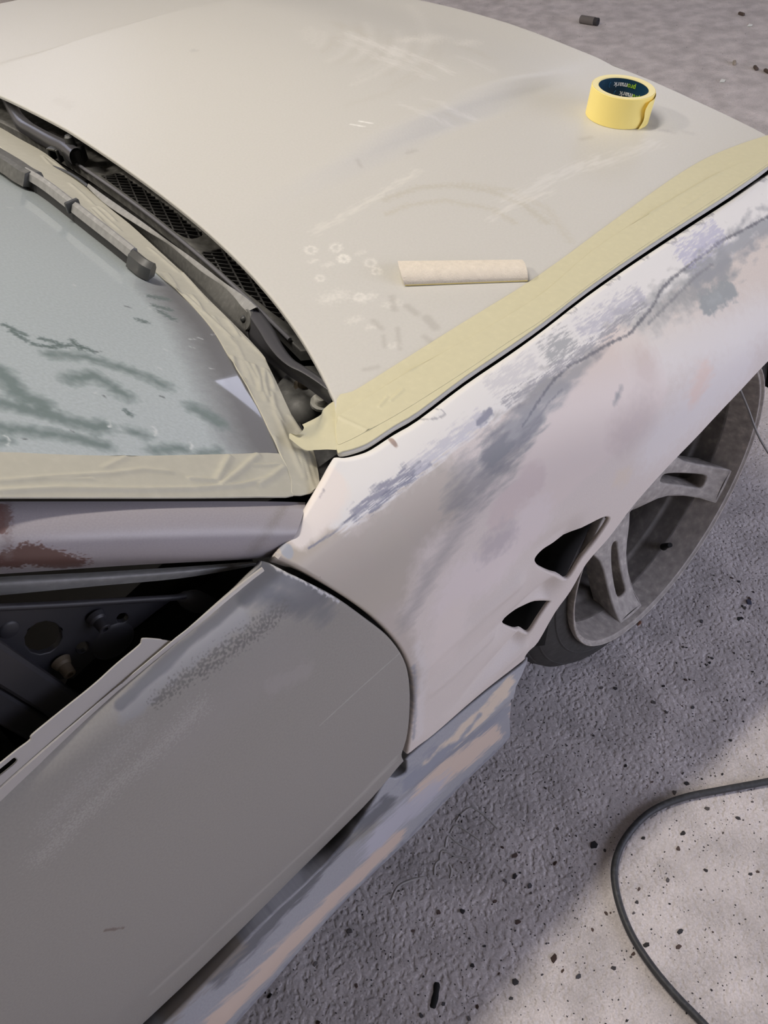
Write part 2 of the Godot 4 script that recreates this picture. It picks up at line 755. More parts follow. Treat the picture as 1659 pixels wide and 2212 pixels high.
func make_materials() -> void:
	grain_a = noise_bytes(3, 0.11, 2)
	grain_b = noise_bytes(8, 0.02, 4)
	M.primer = mat(Color(0.80, 0.785, 0.745), 0.42)
	M.door = mat(Color(0.66, 0.645, 0.63), 0.45)
	M.fender = mat(Color(0.78, 0.75, 0.72), 0.45)
	M.skirt = mat(Color(0.62, 0.62, 0.62), 0.5)
	M.pillar = mat(Color(0.62, 0.60, 0.62), 0.4)
	M.rubber = mat(Color(0.19, 0.19, 0.195), 0.7)
	M.plastic = mat(Color(0.22, 0.225, 0.225), 0.42)
	M.dusty = mottled(Color(0.37, 0.37, 0.36), 0.6, 34, 0.22, 12.0)
	M.cowl = mottled(Color(0.43, 0.43, 0.42), 0.6, 32, 0.3, 6.0)
	M.lattice = mat(Color(0.30, 0.30, 0.30), 0.45)
	M.dusty_pale = mottled(Color(0.56, 0.56, 0.555), 0.6, 33, 0.15, 9.0)
	M.gloss = mat(Color(0.28, 0.28, 0.295), 0.3)
	M.black = mat(Color(0.035, 0.035, 0.04), 0.8)
	M.glass = mat(Color(0.50, 0.54, 0.54, 0.9), 0.35)
	M.tape = mottled(Color(0.785, 0.765, 0.645), 0.55, 36, 0.022, 8.0)
	M.tape_grey = mottled(Color(0.70, 0.69, 0.635), 0.5, 37, 0.05, 7.0)
	M.yellow = mat(Color(1.0, 0.92, 0.56), 0.5)
	M.tape_side = mat(Color(0.90, 0.86, 0.66), 0.7)
	M.core = mat(Color(0.10, 0.24, 0.33), 0.35)
	M.print_white = mat(Color(0.92, 0.93, 0.93), 0.5)
	M.print_green = mat(Color(0.62, 0.80, 0.22), 0.5)
	M.print_cyan = mat(Color(0.16, 0.46, 0.62), 0.5)
	M.paper = mottled(Color(0.86, 0.825, 0.77), 0.9, 40, 0.05, 14.0)
	M.paper.heightmap_enabled = true
	M.paper.heightmap_texture = noise_tex(41, 0.09, 3, [Color.BLACK, Color.WHITE], 512)
	M.paper.heightmap_scale = 0.07
	M.paper.uv1_scale = Vector3.ONE * 10.0
	M.rim = mottled(Color(0.66, 0.635, 0.61), 0.68, 31, 0.22, 5.0)
	M.barrel = mottled(Color(0.40, 0.38, 0.36), 0.75, 42, 0.3, 4.0)
	M.tyre = mottled(Color(0.21, 0.205, 0.20), 0.7, 38, 0.25, 5.0)
	M.letter = mat(Color(0.38, 0.36, 0.35), 0.7)
	M.disc = mat(Color(0.16, 0.15, 0.145), 0.6, 0.4)
	M.dark = mat(Color(0.05, 0.05, 0.055), 0.75)
	M.bracket = mat(Color(0.14, 0.14, 0.16), 0.5)
	M.brass = mat(Color(0.40, 0.36, 0.30), 0.6, 0.2)
	M.steel = mat(Color(0.5, 0.5, 0.5), 0.4, 0.8)
	M.white = mat(Color(0.85, 0.85, 0.82), 0.5)
	M.cable = mottled(Color(0.24, 0.245, 0.26), 0.55, 39, 0.35, 9.0)
	M.concrete = mat(Color(0.42, 0.40, 0.39), 0.9)
	M.wood = mat(Color(0.34, 0.29, 0.26), 0.85)
	M.wood_pale = mat(Color(0.62, 0.58, 0.53), 0.85)
	M.stone = mat(Color(0.20, 0.19, 0.20), 0.8)
	M.wall = mat(Color(0.66, 0.65, 0.63), 0.9)
	M.ceiling = mat(Color(0.72, 0.71, 0.70), 0.9)
	M.floor = mat(Color.WHITE, 0.9)
	M.floor.albedo_texture = concrete()
	M.floor.uv1_triplanar = true
	M.floor.uv1_world_triplanar = true
	M.floor.uv1_scale = Vector3(0.9, 0.9, 0.9)
	M.floor.heightmap_enabled = true
	M.floor.heightmap_texture = pitted()
	M.floor.heightmap_scale = -0.2
	M.floor_pale = mat(Color(0.72, 0.70, 0.69), 0.9)
	M.frame = mat(Color(0.75, 0.75, 0.75), 0.5)
	M.dusty_black = mottled(Color(0.25, 0.25, 0.25), 0.6, 35, 0.4, 6.0)
	M.dash = mat(Color(0.16, 0.155, 0.155), 0.7)

# ---------------------------------------------------------------- the workshop
func box_mesh(a: Vector3, b: Vector3, bevel := 0.0) -> ArrayMesh:
	var m := Mb.new()
	add_box(m, Transform3D(Basis(), (a + b) * 0.5), (b - a).abs(), bevel)
	return m.mesh()


func make_room() -> void:
	var fl := struct("floor", box_mesh(Vector3(-4.2, -0.15, -6.2), Vector3(6.2, 0.0, 3.2)), M.floor)
	make_aggregate(fl)
	struct("ceiling", box_mesh(Vector3(-4.2, 5.0, -6.2), Vector3(6.2, 5.15, 3.2)), M.ceiling)
	struct("wall_rear", box_mesh(Vector3(-4.2, 0.0, -6.2), Vector3(-4.0, 5.0, 3.2)), M.wall)
	var wf := Mb.new()
	for q in [[-4.0, 0.0, 0.0, 5.0], [2.6, 0.0, 6.2, 5.0], [0.0, 0.0, 2.6, 2.45], [0.0, 3.2, 2.6, 5.0]]:
		add_box(wf, Transform3D(Basis(), Vector3((q[0] + q[2]) / 2.0, (q[1] + q[3]) / 2.0, -6.1)), Vector3(q[2] - q[0], q[3] - q[1], 0.2))
	struct("wall_far", wf.mesh(), M.wall)
	var f2 := Mb.new()
	for x in [0.03, 1.3, 2.57]:
		add_box(f2, Transform3D(Basis(), Vector3(x, 2.825, -6.1)), Vector3(0.06, 0.75, 0.1), 0.005)
	for y in [2.48, 3.17]:
		add_box(f2, Transform3D(Basis(), Vector3(1.3, y, -6.1)), Vector3(2.6, 0.06, 0.1), 0.005)
	struct("added_window_2", f2.mesh(), M.frame)  # added opening, there to put a pale sheen on the bonnet
	var wn := Mb.new()
	for q in [[-4.0, 0.0, 0.9, 5.0], [5.1, 0.0, 6.2, 5.0], [0.9, 2.8, 5.1, 5.0], [0.9, 0.0, 5.1, 0.6]]:
		add_box(wn, Transform3D(Basis(), Vector3((q[0] + q[2]) / 2.0, (q[1] + q[3]) / 2.0, 3.1)), Vector3(q[2] - q[0], q[3] - q[1], 0.2))
	struct("wall_near", wn.mesh(), M.wall)
	var f3 := Mb.new()
	for x in [0.93, 3.0, 5.07]:
		add_box(f3, Transform3D(Basis(), Vector3(x, 1.7, 3.1)), Vector3(0.06, 2.2, 0.1), 0.005)
	for y in [0.63, 2.77]:
		add_box(f3, Transform3D(Basis(), Vector3(3.0, y, 3.1)), Vector3(4.2, 0.06, 0.1), 0.005)
	struct("added_window_3", f3.mesh(), M.frame)  # added opening behind the camera, daylight fill for the car's near side
	var m := Mb.new()
	for q in [[-6.0, 0.0, 3.0, 1.95], [-6.0, 2.55, 3.0, 5.0], [-6.0, 1.95, -4.4, 2.55], [-2.6, 1.95, 3.0, 2.55]]:
		add_box(m, Transform3D(Basis(), Vector3(6.1, (q[1] + q[3]) / 2.0, (q[0] + q[2]) / 2.0)), Vector3(0.2, q[3] - q[1], q[2] - q[0]))
	struct("wall_front", m.mesh(), M.wall)
	var f := Mb.new()
	for z in [-4.37, -2.63]:
		add_box(f, Transform3D(Basis(), Vector3(6.1, 2.25, z)), Vector3(0.1, 0.6, 0.06), 0.005)
	for y in [1.98, 2.52]:
		add_box(f, Transform3D(Basis(), Vector3(6.1, y, -3.5)), Vector3(0.1, 0.06, 1.8), 0.005)
	struct("window_1", f.mesh(), M.frame)


func ceiling_lamp(at: Vector3, size: Vector2, energy: float, c: Color, label: String) -> void:
	var o := thing("ceiling_lamp", label, "lamp", at)
	var m := Mb.new()
	add_box(m, Transform3D(Basis(), Vector3(0, 0.05, 0)), Vector3(size.x + 0.06, 0.08, size.y + 0.06), 0.01)
	part("housing", m.mesh(), M.frame, o)
	var g := Mb.new()
	add_box(g, Transform3D(Basis(), Vector3(0, 0.0, 0)), Vector3(size.x, 0.016, size.y), 0.004)
	var gm := mat(Color(0.9, 0.9, 0.9), 0.5)
	gm.emission_enabled = true
	gm.emission = c
	gm.emission_energy_multiplier = 2.0
	part("diffuser", g.mesh(), gm, o)
	var rod := Mb.new()
	add_box(rod, Transform3D(Basis(), Vector3(0, 0.245, 0)), Vector3(0.04, 0.31, 0.04))
	part("bracket", rod.mesh(), M.frame, o)
	var l := AreaLight3D.new()
	l.name = "lamp_light"
	l.area_size = size
	l.light_color = c
	l.light_energy = energy
	l.shadow_enabled = true
	l.area_range = 20.0
	l.position = Vector3(0, -0.02, 0)
	l.rotation.x = -PI / 2
	o.add_child(l)


# one chip of dark aggregate set in the worn concrete: a low, broken lump
func chip_mesh(rng: RandomNumberGenerator) -> ArrayMesh:
	var m := Mb.new()
	var rim := []
	var top := []
	var n := rng.randi_range(5, 7)
	for k in n:
		var a := TAU * (k + rng.randf_range(-0.3, 0.3)) / n
		var r := rng.randf_range(0.7, 1.15)
		rim.append(Vector3(cos(a) * r, -0.15, sin(a) * r * 0.75))
		top.append(Vector3(cos(a) * r * 0.72, rng.randf_range(0.16, 0.34), sin(a) * r * 0.54))
	for k in n:
		var j := (k + 1) % n
		add_face(m, [rim[k], rim[j], top[j], top[k]], Vector3(rim[k].x, 0.3, rim[k].z))
	add_face(m, top, Vector3.UP)
	return m.mesh()


func make_aggregate(fl: Node3D) -> void:
	var rng := RandomNumberGenerator.new()
	rng.seed = 21
	var kinds := []
	for k in 6:
		kinds.append(chip_mesh(rng))
	var tones := [M.stone, mat(Color(0.26, 0.25, 0.26), 0.85), mat(Color(0.36, 0.34, 0.34), 0.9), mat(Color(0.33, 0.27, 0.25), 0.9)]
	# the ones that can be told apart, near the car's side
	for k in 298:
		var x := rng.randf_range(-0.05, 1.15)
		var z := rng.randf_range(-0.42, 0.14)
		var s := 0.0026 + 0.0040 * pow(rng.randf(), 2.2)
		var o := part("aggregate_chip", kinds[rng.randi() % 6], tones[rng.randi() % 4], fl)
		o.transform = Transform3D(Basis(Vector3.UP, rng.randf() * TAU).scaled(Vector3(s * rng.randf_range(0.8, 1.5), s * 0.9, s)), Vector3(x, 0.0, z))
	var mm := MultiMesh.new()
	mm.transform_format = MultiMesh.TRANSFORM_3D
	mm.mesh = kinds[0]
	mm.instance_count = 9000
	for k in 9000:
		var x := rng.randf_range(-0.3, 1.6)
		var z := rng.randf_range(-0.6, 0.3)
		if k > 7400:
			x = rng.randf_range(1.3, 4.4)
			z = rng.randf_range(-3.6, 0.4)
		var s := 0.0007 + 0.0016 * pow(rng.randf(), 1.7) * (1.6 if k > 7400 else 1.0)
		mm.set_instance_transform(k, Transform3D(Basis(Vector3.UP, rng.randf() * TAU).scaled(Vector3(s, s * 0.8, s)), Vector3(x, 0.0, z)))
	var g := MultiMeshInstance3D.new()
	g.name = "grit"
	g.multimesh = mm
	g.material_override = tones[1]
	g.set_meta("kind", "stuff")
	fl.add_child(g)
	# dried ridges of a tyre print
	var lines: Array = [[Vector3(0.3907, 0.0000, -0.4085), Vector3(0.4079, 0.0000, -0.4116), Vector3(0.4270, 0.0000, -0.4067), Vector3(0.4323, 0.0000, -0.3800), Vector3(0.4321, 0.0000, -0.3537)], [Vector3(0.3699, 0.0000, -0.4016), Vector3(0.3863, 0.0000, -0.4041), Vector3(0.3936, 0.0000, -0.3793), Vector3(0.3975, 0.0000, -0.3570)], [Vector3(0.3485, 0.0000, -0.3906), Vector3(0.3645, 0.0000, -0.4004), Vector3(0.3681, 0.0000, -0.3805), Vector3(0.3759, 0.0000, -0.3568)], [Vector3(0.3265, 0.0000, -0.3809), Vector3(0.3406, 0.0000, -0.3899), Vector3(0.3506, 0.0000, -0.3683), Vector3(0.3610, 0.0000, -0.3526)], [Vector3(0.3050, 0.0000, -0.3713), Vector3(0.3171, 0.0000, -0.3817), Vector3(0.3276, 0.0000, -0.3819)], [Vector3(0.3192, 0.0000, -0.3503), Vector3(0.3299, 0.0000, -0.3579), Vector3(0.3333, 0.0000, -0.3666)], [Vector3(0.2291, 0.0000, -0.3893), Vector3(0.2511, 0.0000, -0.3973), Vector3(0.2743, 0.0000, -0.3902), Vector3(0.2902, 0.0000, -0.3802)]]
	for l in lines:
		var m := Mb.new()
		add_tube(m, spline3(l, 4), 0.0017, 8, 0.45)
		part("tread_print", m.mesh(), M.floor_pale, fl)

# ---------------------------------------------------------------- the car
func painted(like: String, area: Rect2, per_metre: float, base: Color, speck: float, strokes: Array) -> StandardMaterial3D:
	var m: StandardMaterial3D = M[like].duplicate()
	m.albedo_color = Color.WHITE
	m.albedo_texture = paint(area, per_metre, base, speck, strokes)
	m.texture_repeat = false
	return m


func dusty_glass(area: Rect2, strokes: Array) -> StandardMaterial3D:
	var m := mat(Color.WHITE, 0.4)
	m.albedo_texture = paint(area, 900.0, Color(0.69, 0.725, 0.735), 0.10, strokes, 0.93)
	m.texture_repeat = false
	m.transparency = BaseMaterial3D.TRANSPARENCY_ALPHA
	m.clearcoat_enabled = true
	m.clearcoat = 1.0
	m.clearcoat_roughness = 0.03
	return m


func make_car() -> void:
	car = thing("car", "coupe stripped for a respray, bonnet and front panels in patchy primer", "car")
	make_hood()
	make_fender()
	make_door()
	make_skirt()
	make_screen()
	make_cowl()
	make_wipers()
	make_bracket()
	make_wheel()
	make_unseen()


func hood_outline() -> PackedVector2Array:
	var rear: Array = [Vector2(0.4569, -1.3912), Vector2(0.4544, -1.2624), Vector2(0.4522, -1.1744), Vector2(0.4498, -1.0905), Vector2(0.4470, -1.0149), Vector2(0.4433, -0.9426), Vector2(0.4390, -0.8824), Vector2(0.4358, -0.8487), Vector2(0.4318, -0.8129), Vector2(0.4287, -0.7894), Vector2(0.4242, -0.7597), Vector2(0.4164, -0.7172), Vector2(0.4068, -0.6746), Vector2(0.3951, -0.6315), Vector2(0.3812, -0.5893), Vector2(0.3739, -0.5697), Vector2(0.3671, -0.5528), Vector2(0.3611, -0.5387), Vector2(0.3474, -0.5203), Vector2(0.3338, -0.5034)]
	var sd: Array = [Vector2(0.3222, -0.4882), Vector2(0.3240, -0.4822), Vector2(0.3402, -0.4765), Vector2(0.3545, -0.4748), Vector2(0.3839, -0.4759), Vector2(0.4154, -0.4753), Vector2(0.4866, -0.4820), Vector2(0.5606, -0.4859), Vector2(0.6201, -0.4905), Vector2(0.7063, -0.5005), Vector2(0.8079, -0.5089), Vector2(0.9170, -0.5162), Vector2(1.0397, -0.5242), Vector2(1.1492, -0.5354)]
	var fr: Array = [Vector2(1.3060, -1.3691), Vector2(1.2966, -1.1665), Vector2(1.2743, -0.9624), Vector2(1.2696, -0.8318), Vector2(1.2599, -0.7348), Vector2(1.2512, -0.6447), Vector2(1.2448, -0.5965)]
	var ring := []
	var left := []
	for p: Vector2 in rear + sd:
		if p.y > MID + 0.01:
			ring.append(p)
	ring.append_array([Vector2(1.205, -0.552), Vector2(1.24, -0.585)])
	for k in range(fr.size() - 1, -1, -1):
		if fr[k].y > MID + 0.01 and fr[k].y < -0.6:
			ring.append(fr[k])
	for k in range(ring.size() - 1, -1, -1):
		var w: float = ring[k].y - MID
		left.append(Vector2(ring[k].x + (0.10 * sstep(0.3, 0.8, w) if ring[k].x > 0.7 else 0.0), MID - w * lerpf(1.0, 1.3, sstep(0.3, 0.8, w))))
	return ring2(ring + left, 3)


func make_hood() -> void:
	var ol := hood_outline()
	var area := Rect2(0.28, -2.35, 1.08, 1.92)
	part("bonnet", panel(ol, [], 0.016, on_hood, 0.0025, 0.003, area, Vector3.DOWN), painted("primer", area, 700.0, Color(0.765, 0.76, 0.742), 0.03, [
		[[Vector2(0.6542, -0.7929), Vector2(0.7071, -0.7885), Vector2(0.7495, -0.7624), Vector2(0.7774, -0.7217), Vector2(0.7847, -0.6714), Vector2(0.7761, -0.6246)], 0.0046, Color(0.715, 0.7, 0.655), 0.0084, 0.0066, 0.58, 0.00, 1.0, 150],
		[[Vector2(0.6320, -0.7636), Vector2(0.6677, -0.7637), Vector2(0.7127, -0.7423), Vector2(0.7447, -0.6907), Vector2(0.7434, -0.6496)], 0.0036, Color(0.725, 0.71, 0.665), 0.0081, 0.0064, 0.58, 0.00, 1.0, 150],
		[[Vector2(0.7635, -0.7592), Vector2(0.7986, -0.7084), Vector2(0.8017, -0.6469), Vector2(0.7668, -0.5791)], 0.0035, Color(0.73, 0.715, 0.67), 0.0103, 0.0063, 0.50, 0.00, 1.0, 150],
		[[Vector2(0.5373, -0.7890), Vector2(0.6036, -0.7974), Vector2(0.6967, -0.8131), Vector2(0.7376, -0.8211)], 0.0037, Color(0.87, 0.86, 0.83), 0.0109, 0.0090, 0.43, -0.09, 4.0, 150],
		[[Vector2(0.7742, -0.6940), Vector2(0.8374, -0.6942), Vector2(0.8953, -0.6952), Vector2(0.9642, -0.6945)], 0.0069, Color(0.86, 0.855, 0.845), 0.0154, 0.0166, 0.36, -0.01, 6.0, 125],
		[[Vector2(0.9286, -0.6820), Vector2(0.9994, -0.6812), Vector2(1.0688, -0.6762)], 0.0064, Color(0.86, 0.855, 0.845), 0.0166, 0.0179, 0.36, -0.01, 6.0, 125],
		[[Vector2(0.7283, -0.6751), Vector2(0.7952, -0.6809), Vector2(0.8382, -0.6707)], 0.0036, Color(0.86, 0.85, 0.83), 0.0094, 0.0108, 0.43, 0.01, 6.0, 125],
		[[Vector2(0.9368, -1.3226), Vector2(0.9307, -1.3107), Vector2(0.9237, -1.2996), Vector2(0.9160, -1.2894), Vector2(0.9077, -1.2804)], 0.0041, Color(0.86, 0.85, 0.83), 0.0164, 0.0108, 0.23, 0.00, 1.0, 150],
		[[Vector2(0.9588, -1.3331), Vector2(0.9486, -1.3101), Vector2(0.9357, -1.2891), Vector2(0.9209, -1.2708), Vector2(0.9047, -1.2559)], 0.0037, Color(0.86, 0.85, 0.83), 0.0163, 0.0107, 0.26, 0.00, 1.0, 150],
		[[Vector2(0.9563, -1.2913), Vector2(0.9429, -1.2720), Vector2(0.9281, -1.2551), Vector2(0.9124, -1.2410), Vector2(0.8961, -1.2298)], 0.0032, Color(0.86, 0.85, 0.83), 0.0156, 0.0103, 0.26, 0.00, 1.0, 150],
		[[Vector2(0.9464, -1.2514), Vector2(0.9326, -1.2371), Vector2(0.9183, -1.2249), Vector2(0.9036, -1.2147), Vector2(0.8889, -1.2067)], 0.0046, Color(0.72, 0.705, 0.67), 0.0150, 0.0099, 0.36, 0.00, 1.0, 150],
		[[Vector2(1.0053, -1.3129), Vector2(0.9879, -1.2812), Vector2(0.9692, -1.2541), Vector2(0.9488, -1.2307), Vector2(0.9272, -1.2113)], 0.0049, Color(0.72, 0.705, 0.67), 0.0161, 0.0106, 0.23, 0.00, 1.0, 150],
		[[Vector2(0.9937, -1.2605), Vector2(0.9638, -1.2234), Vector2(0.9318, -1.1946), Vector2(0.8987, -1.1740), Vector2(0.8665, -1.1629)], 0.0041, Color(0.86, 0.85, 0.83), 0.0147, 0.0097, 0.26, 0.00, 1.0, 150],
		[[Vector2(1.0390, -1.3012), Vector2(0.9974, -1.2385), Vector2(0.9563, -1.1942), Vector2(0.9133, -1.1633), Vector2(0.8707, -1.1461)], 0.0051, Color(0.72, 0.705, 0.67), 0.0149, 0.0098, 0.22, 0.00, 1.0, 150],
		[[Vector2(1.0597, -1.3010), Vector2(1.0165, -1.2370), Vector2(0.9757, -1.1907), Vector2(0.9353, -1.1580), Vector2(0.8941, -1.1361)], 0.0035, Color(0.86, 0.85, 0.83), 0.0152, 0.0100, 0.29, 0.00, 1.0, 150],
		[[Vector2(1.0423, -1.2439), Vector2(1.0023, -1.1955), Vector2(0.9657, -1.1610), Vector2(0.9290, -1.1355), Vector2(0.8923, -1.1180)], 0.0029, Color(0.72, 0.705, 0.67), 0.0145, 0.0096, 0.26, 0.00, 1.0, 150],
		[[Vector2(1.0310, -1.2040), Vector2(0.9995, -1.1702), Vector2(0.9705, -1.1449), Vector2(0.9418, -1.1249), Vector2(0.9130, -1.1094)], 0.0038, Color(0.72, 0.705, 0.67), 0.0144, 0.0095, 0.31, 0.00, 1.0, 150],
		[[Vector2(1.0715, -1.2273), Vector2(1.0094, -1.1583), Vector2(0.9563, -1.1158), Vector2(0.9045, -1.0888), Vector2(0.8553, -1.0764)], 0.0027, Color(0.86, 0.85, 0.83), 0.0138, 0.0091, 0.23, 0.00, 1.0, 150],
		[[Vector2(1.0409, -1.1679), Vector2(0.9818, -1.1147), Vector2(0.9287, -1.0826), Vector2(0.8768, -1.0638), Vector2(0.8291, -1.0600)], 0.0034, Color(0.86, 0.85, 0.83), 0.0131, 0.0086, 0.28, 0.00, 1.0, 150],
		[[Vector2(1.0895, -1.1973), Vector2(1.0316, -1.1369), Vector2(0.9825, -1.0964), Vector2(0.9380, -1.0701), Vector2(0.8941, -1.0525)], 0.0040, Color(0.72, 0.705, 0.67), 0.0140, 0.0092, 0.23, 0.00, 1.0, 150],
		[[Vector2(1.2469, -1.3874), Vector2(1.2016, -1.3119), Vector2(1.1443, -1.2356), Vector2(1.0822, -1.1655), Vector2(1.0260, -1.1115)], 0.0079, Color(0.86, 0.85, 0.83), 0.0237, 0.0156, 0.24, 0.00, 1.0, 150],
		[[Vector2(1.0801, -1.1409), Vector2(1.0178, -1.0853), Vector2(0.9665, -1.0511), Vector2(0.9183, -1.0290), Vector2(0.8719, -1.0162)], 0.0022, Color(0.72, 0.705, 0.67), 0.0131, 0.0086, 0.34, 0.00, 1.0, 150],
		[[Vector2(1.1058, -1.1441), Vector2(1.0008, -1.0546), Vector2(0.9190, -1.0136), Vector2(0.8434, -0.9986), Vector2(0.7772, -1.0091)], 0.0040, Color(0.72, 0.705, 0.67), 0.0122, 0.0080, 0.22, 0.00, 1.0, 150],
		[[Vector2(0.8304, -0.9596), Vector2(0.8386, -0.9095), Vector2(0.8688, -0.8839)], 0.0022, Color(0.9, 0.89, 0.88), 0.0090, 0.0073, 0.23, 0.84, 5.0, 150],
		[[Vector2(0.9312, -1.1230), Vector2(0.9321, -1.0891), Vector2(0.9281, -1.0507)], 0.0036, Color(0.9, 0.89, 0.88), 0.0151, 0.0122, 0.24, 1.59, 5.0, 150],
		[[Vector2(1.0112, -1.3256), Vector2(1.0073, -1.2786), Vector2(0.9970, -1.2256)], 0.0071, Color(0.73, 0.715, 0.68), 0.0212, 0.0172, 0.36, 1.69, 5.0, 150],
		[[Vector2(1.0432, -1.0426), Vector2(1.0440, -1.0074), Vector2(1.0377, -0.9664)], 0.0066, Color(0.9, 0.89, 0.88), 0.0182, 0.0147, 0.19, 1.61, 5.0, 150],
		[[Vector2(0.9785, -1.2570), Vector2(0.9762, -1.1864), Vector2(0.9654, -1.1101)], 0.0031, Color(0.9, 0.89, 0.88), 0.0173, 0.0140, 0.28, 1.64, 5.0, 150],
		[[Vector2(1.0972, -1.0905), Vector2(1.0966, -1.0608), Vector2(1.0890, -1.0253)], 0.0075, Color(0.73, 0.715, 0.68), 0.0218, 0.0176, 0.32, 1.66, 5.0, 150],
		[[Vector2(0.8544, -0.9282), Vector2(0.8717, -0.9015), Vector2(0.8965, -0.8820)], 0.0016, Color(0.73, 0.715, 0.68), 0.0079, 0.0064, 0.27, 0.54, 5.0, 150],
		[[Vector2(0.9388, -1.1166), Vector2(0.9405, -1.0587), Vector2(0.9345, -0.9952)], 0.0036, Color(0.9, 0.89, 0.88), 0.0147, 0.0119, 0.27, 1.58, 5.0, 150],
		[[Vector2(0.9444, -1.2297), Vector2(0.9438, -1.1853), Vector2(0.9373, -1.1356)], 0.0033, Color(0.9, 0.89, 0.88), 0.0168, 0.0135, 0.26, 1.63, 5.0, 150],
		[[Vector2(0.9852, -1.1456), Vector2(0.9856, -1.0731), Vector2(0.9764, -0.9948)], 0.0035, Color(0.9, 0.89, 0.88), 0.0158, 0.0127, 0.36, 1.61, 5.0, 150],
		[[Vector2(0.8715, -0.9493), Vector2(0.8829, -0.9080), Vector2(0.9127, -0.8857)], 0.0028, Color(0.9, 0.89, 0.88), 0.0085, 0.0069, 0.27, 0.63, 5.0, 150],
		[[Vector2(0.9749, -1.2302), Vector2(0.9733, -1.1515), Vector2(0.9623, -1.0672)], 0.0060, Color(0.9, 0.89, 0.88), 0.0166, 0.0134, 0.24, 1.63, 5.0, 150],
		[[Vector2(0.5127, -0.7574), Vector2(0.5090, -0.7545), Vector2(0.5049, -0.7542), Vector2(0.5021, -0.7566), Vector2(0.5015, -0.7608), Vector2(0.5035, -0.7652), Vector2(0.5073, -0.7681), Vector2(0.5114, -0.7684), Vector2(0.5142, -0.7660), Vector2(0.5147, -0.7618), Vector2(0.5127, -0.7574)], 0.0015, Color(0.9, 0.89, 0.865), 0.0040, 0.0028, 0.58, 0.00, 1.0, 225],
		[[Vector2(0.5386, -0.7421), Vector2(0.5348, -0.7393), Vector2(0.5306, -0.7390), Vector2(0.5278, -0.7414), Vector2(0.5273, -0.7456), Vector2(0.5293, -0.7499), Vector2(0.5332, -0.7528), Vector2(0.5374, -0.7531), Vector2(0.5402, -0.7506), Vector2(0.5407, -0.7464), Vector2(0.5386, -0.7421)], 0.0016, Color(0.9, 0.89, 0.865), 0.0040, 0.0028, 0.58, 0.00, 1.0, 225],
		[[Vector2(0.5311, -0.7177), Vector2(0.5269, -0.7148), Vector2(0.5225, -0.7146), Vector2(0.5194, -0.7171), Vector2(0.5189, -0.7215), Vector2(0.5210, -0.7261), Vector2(0.5251, -0.7291), Vector2(0.5296, -0.7293), Vector2(0.5327, -0.7267), Vector2(0.5333, -0.7223), Vector2(0.5311, -0.7177)], 0.0015, Color(0.9, 0.89, 0.865), 0.0039, 0.0027, 0.58, 0.00, 1.0, 225],
		[[Vector2(0.5493, -0.6915), Vector2(0.5455, -0.6889), Vector2(0.5414, -0.6887), Vector2(0.5386, -0.6911), Vector2(0.5380, -0.6950), Vector2(0.5401, -0.6991), Vector2(0.5439, -0.7017), Vector2(0.5480, -0.7019), Vector2(0.5508, -0.6995), Vector2(0.5513, -0.6956), Vector2(0.5493, -0.6915)], 0.0015, Color(0.9, 0.89, 0.865), 0.0039, 0.0027, 0.58, 0.00, 1.0, 225],
		[[Vector2(0.4834, -0.7063), Vector2(0.4808, -0.7045), Vector2(0.4780, -0.7044), Vector2(0.4760, -0.7060), Vector2(0.4756, -0.7089), Vector2(0.4769, -0.7118), Vector2(0.4794, -0.7137), Vector2(0.4822, -0.7138), Vector2(0.4843, -0.7121), Vector2(0.4847, -0.7093), Vector2(0.4834, -0.7063)], 0.0014, Color(0.9, 0.89, 0.865), 0.0037, 0.0026, 0.58, 0.00, 1.0, 225],
		[[Vector2(0.4956, -0.6502), Vector2(0.4925, -0.6481), Vector2(0.4890, -0.6480), Vector2(0.4866, -0.6500), Vector2(0.4861, -0.6534), Vector2(0.4877, -0.6568), Vector2(0.4908, -0.6589), Vector2(0.4943, -0.6590), Vector2(0.4967, -0.6569), Vector2(0.4973, -0.6536), Vector2(0.4956, -0.6502)], 0.0014, Color(0.9, 0.89, 0.865), 0.0036, 0.0025, 0.58, 0.00, 1.0, 225],
		[[Vector2(0.5426, -0.6751), Vector2(0.5396, -0.6730), Vector2(0.5363, -0.6729), Vector2(0.5340, -0.6748), Vector2(0.5336, -0.6780), Vector2(0.5352, -0.6812), Vector2(0.5382, -0.6833), Vector2(0.5416, -0.6834), Vector2(0.5439, -0.6815), Vector2(0.5443, -0.6783), Vector2(0.5426, -0.6751)], 0.0015, Color(0.9, 0.89, 0.865), 0.0038, 0.0026, 0.58, 0.00, 1.0, 225],
		[[Vector2(0.5298, -0.7188), Vector2(0.5269, -0.7168), Vector2(0.5237, -0.7167), Vector2(0.5214, -0.7187), Vector2(0.5208, -0.7218), Vector2(0.5223, -0.7250), Vector2(0.5252, -0.7271), Vector2(0.5284, -0.7271), Vector2(0.5308, -0.7252), Vector2(0.5313, -0.7220), Vector2(0.5298, -0.7188)], 0.0023, Color(0.9, 0.89, 0.865), 0.0039, 0.0027, 0.58, 0.00, 1.0, 225],
		[[Vector2(0.4925, -0.7416), Vector2(0.4996, -0.7401)], 0.0023, Color(0.88, 0.87, 0.845), 0.0059, 0.0043, 0.50, 0.00, 1.0, 175],
		[[Vector2(0.5457, -0.7198), Vector2(0.5530, -0.7182)], 0.0023, Color(0.88, 0.87, 0.845), 0.0060, 0.0044, 0.50, 0.00, 1.0, 175],
		[[Vector2(0.5009, -0.7254), Vector2(0.5092, -0.7236)], 0.0026, Color(0.88, 0.87, 0.845), 0.0068, 0.0050, 0.50, 0.00, 1.0, 175],
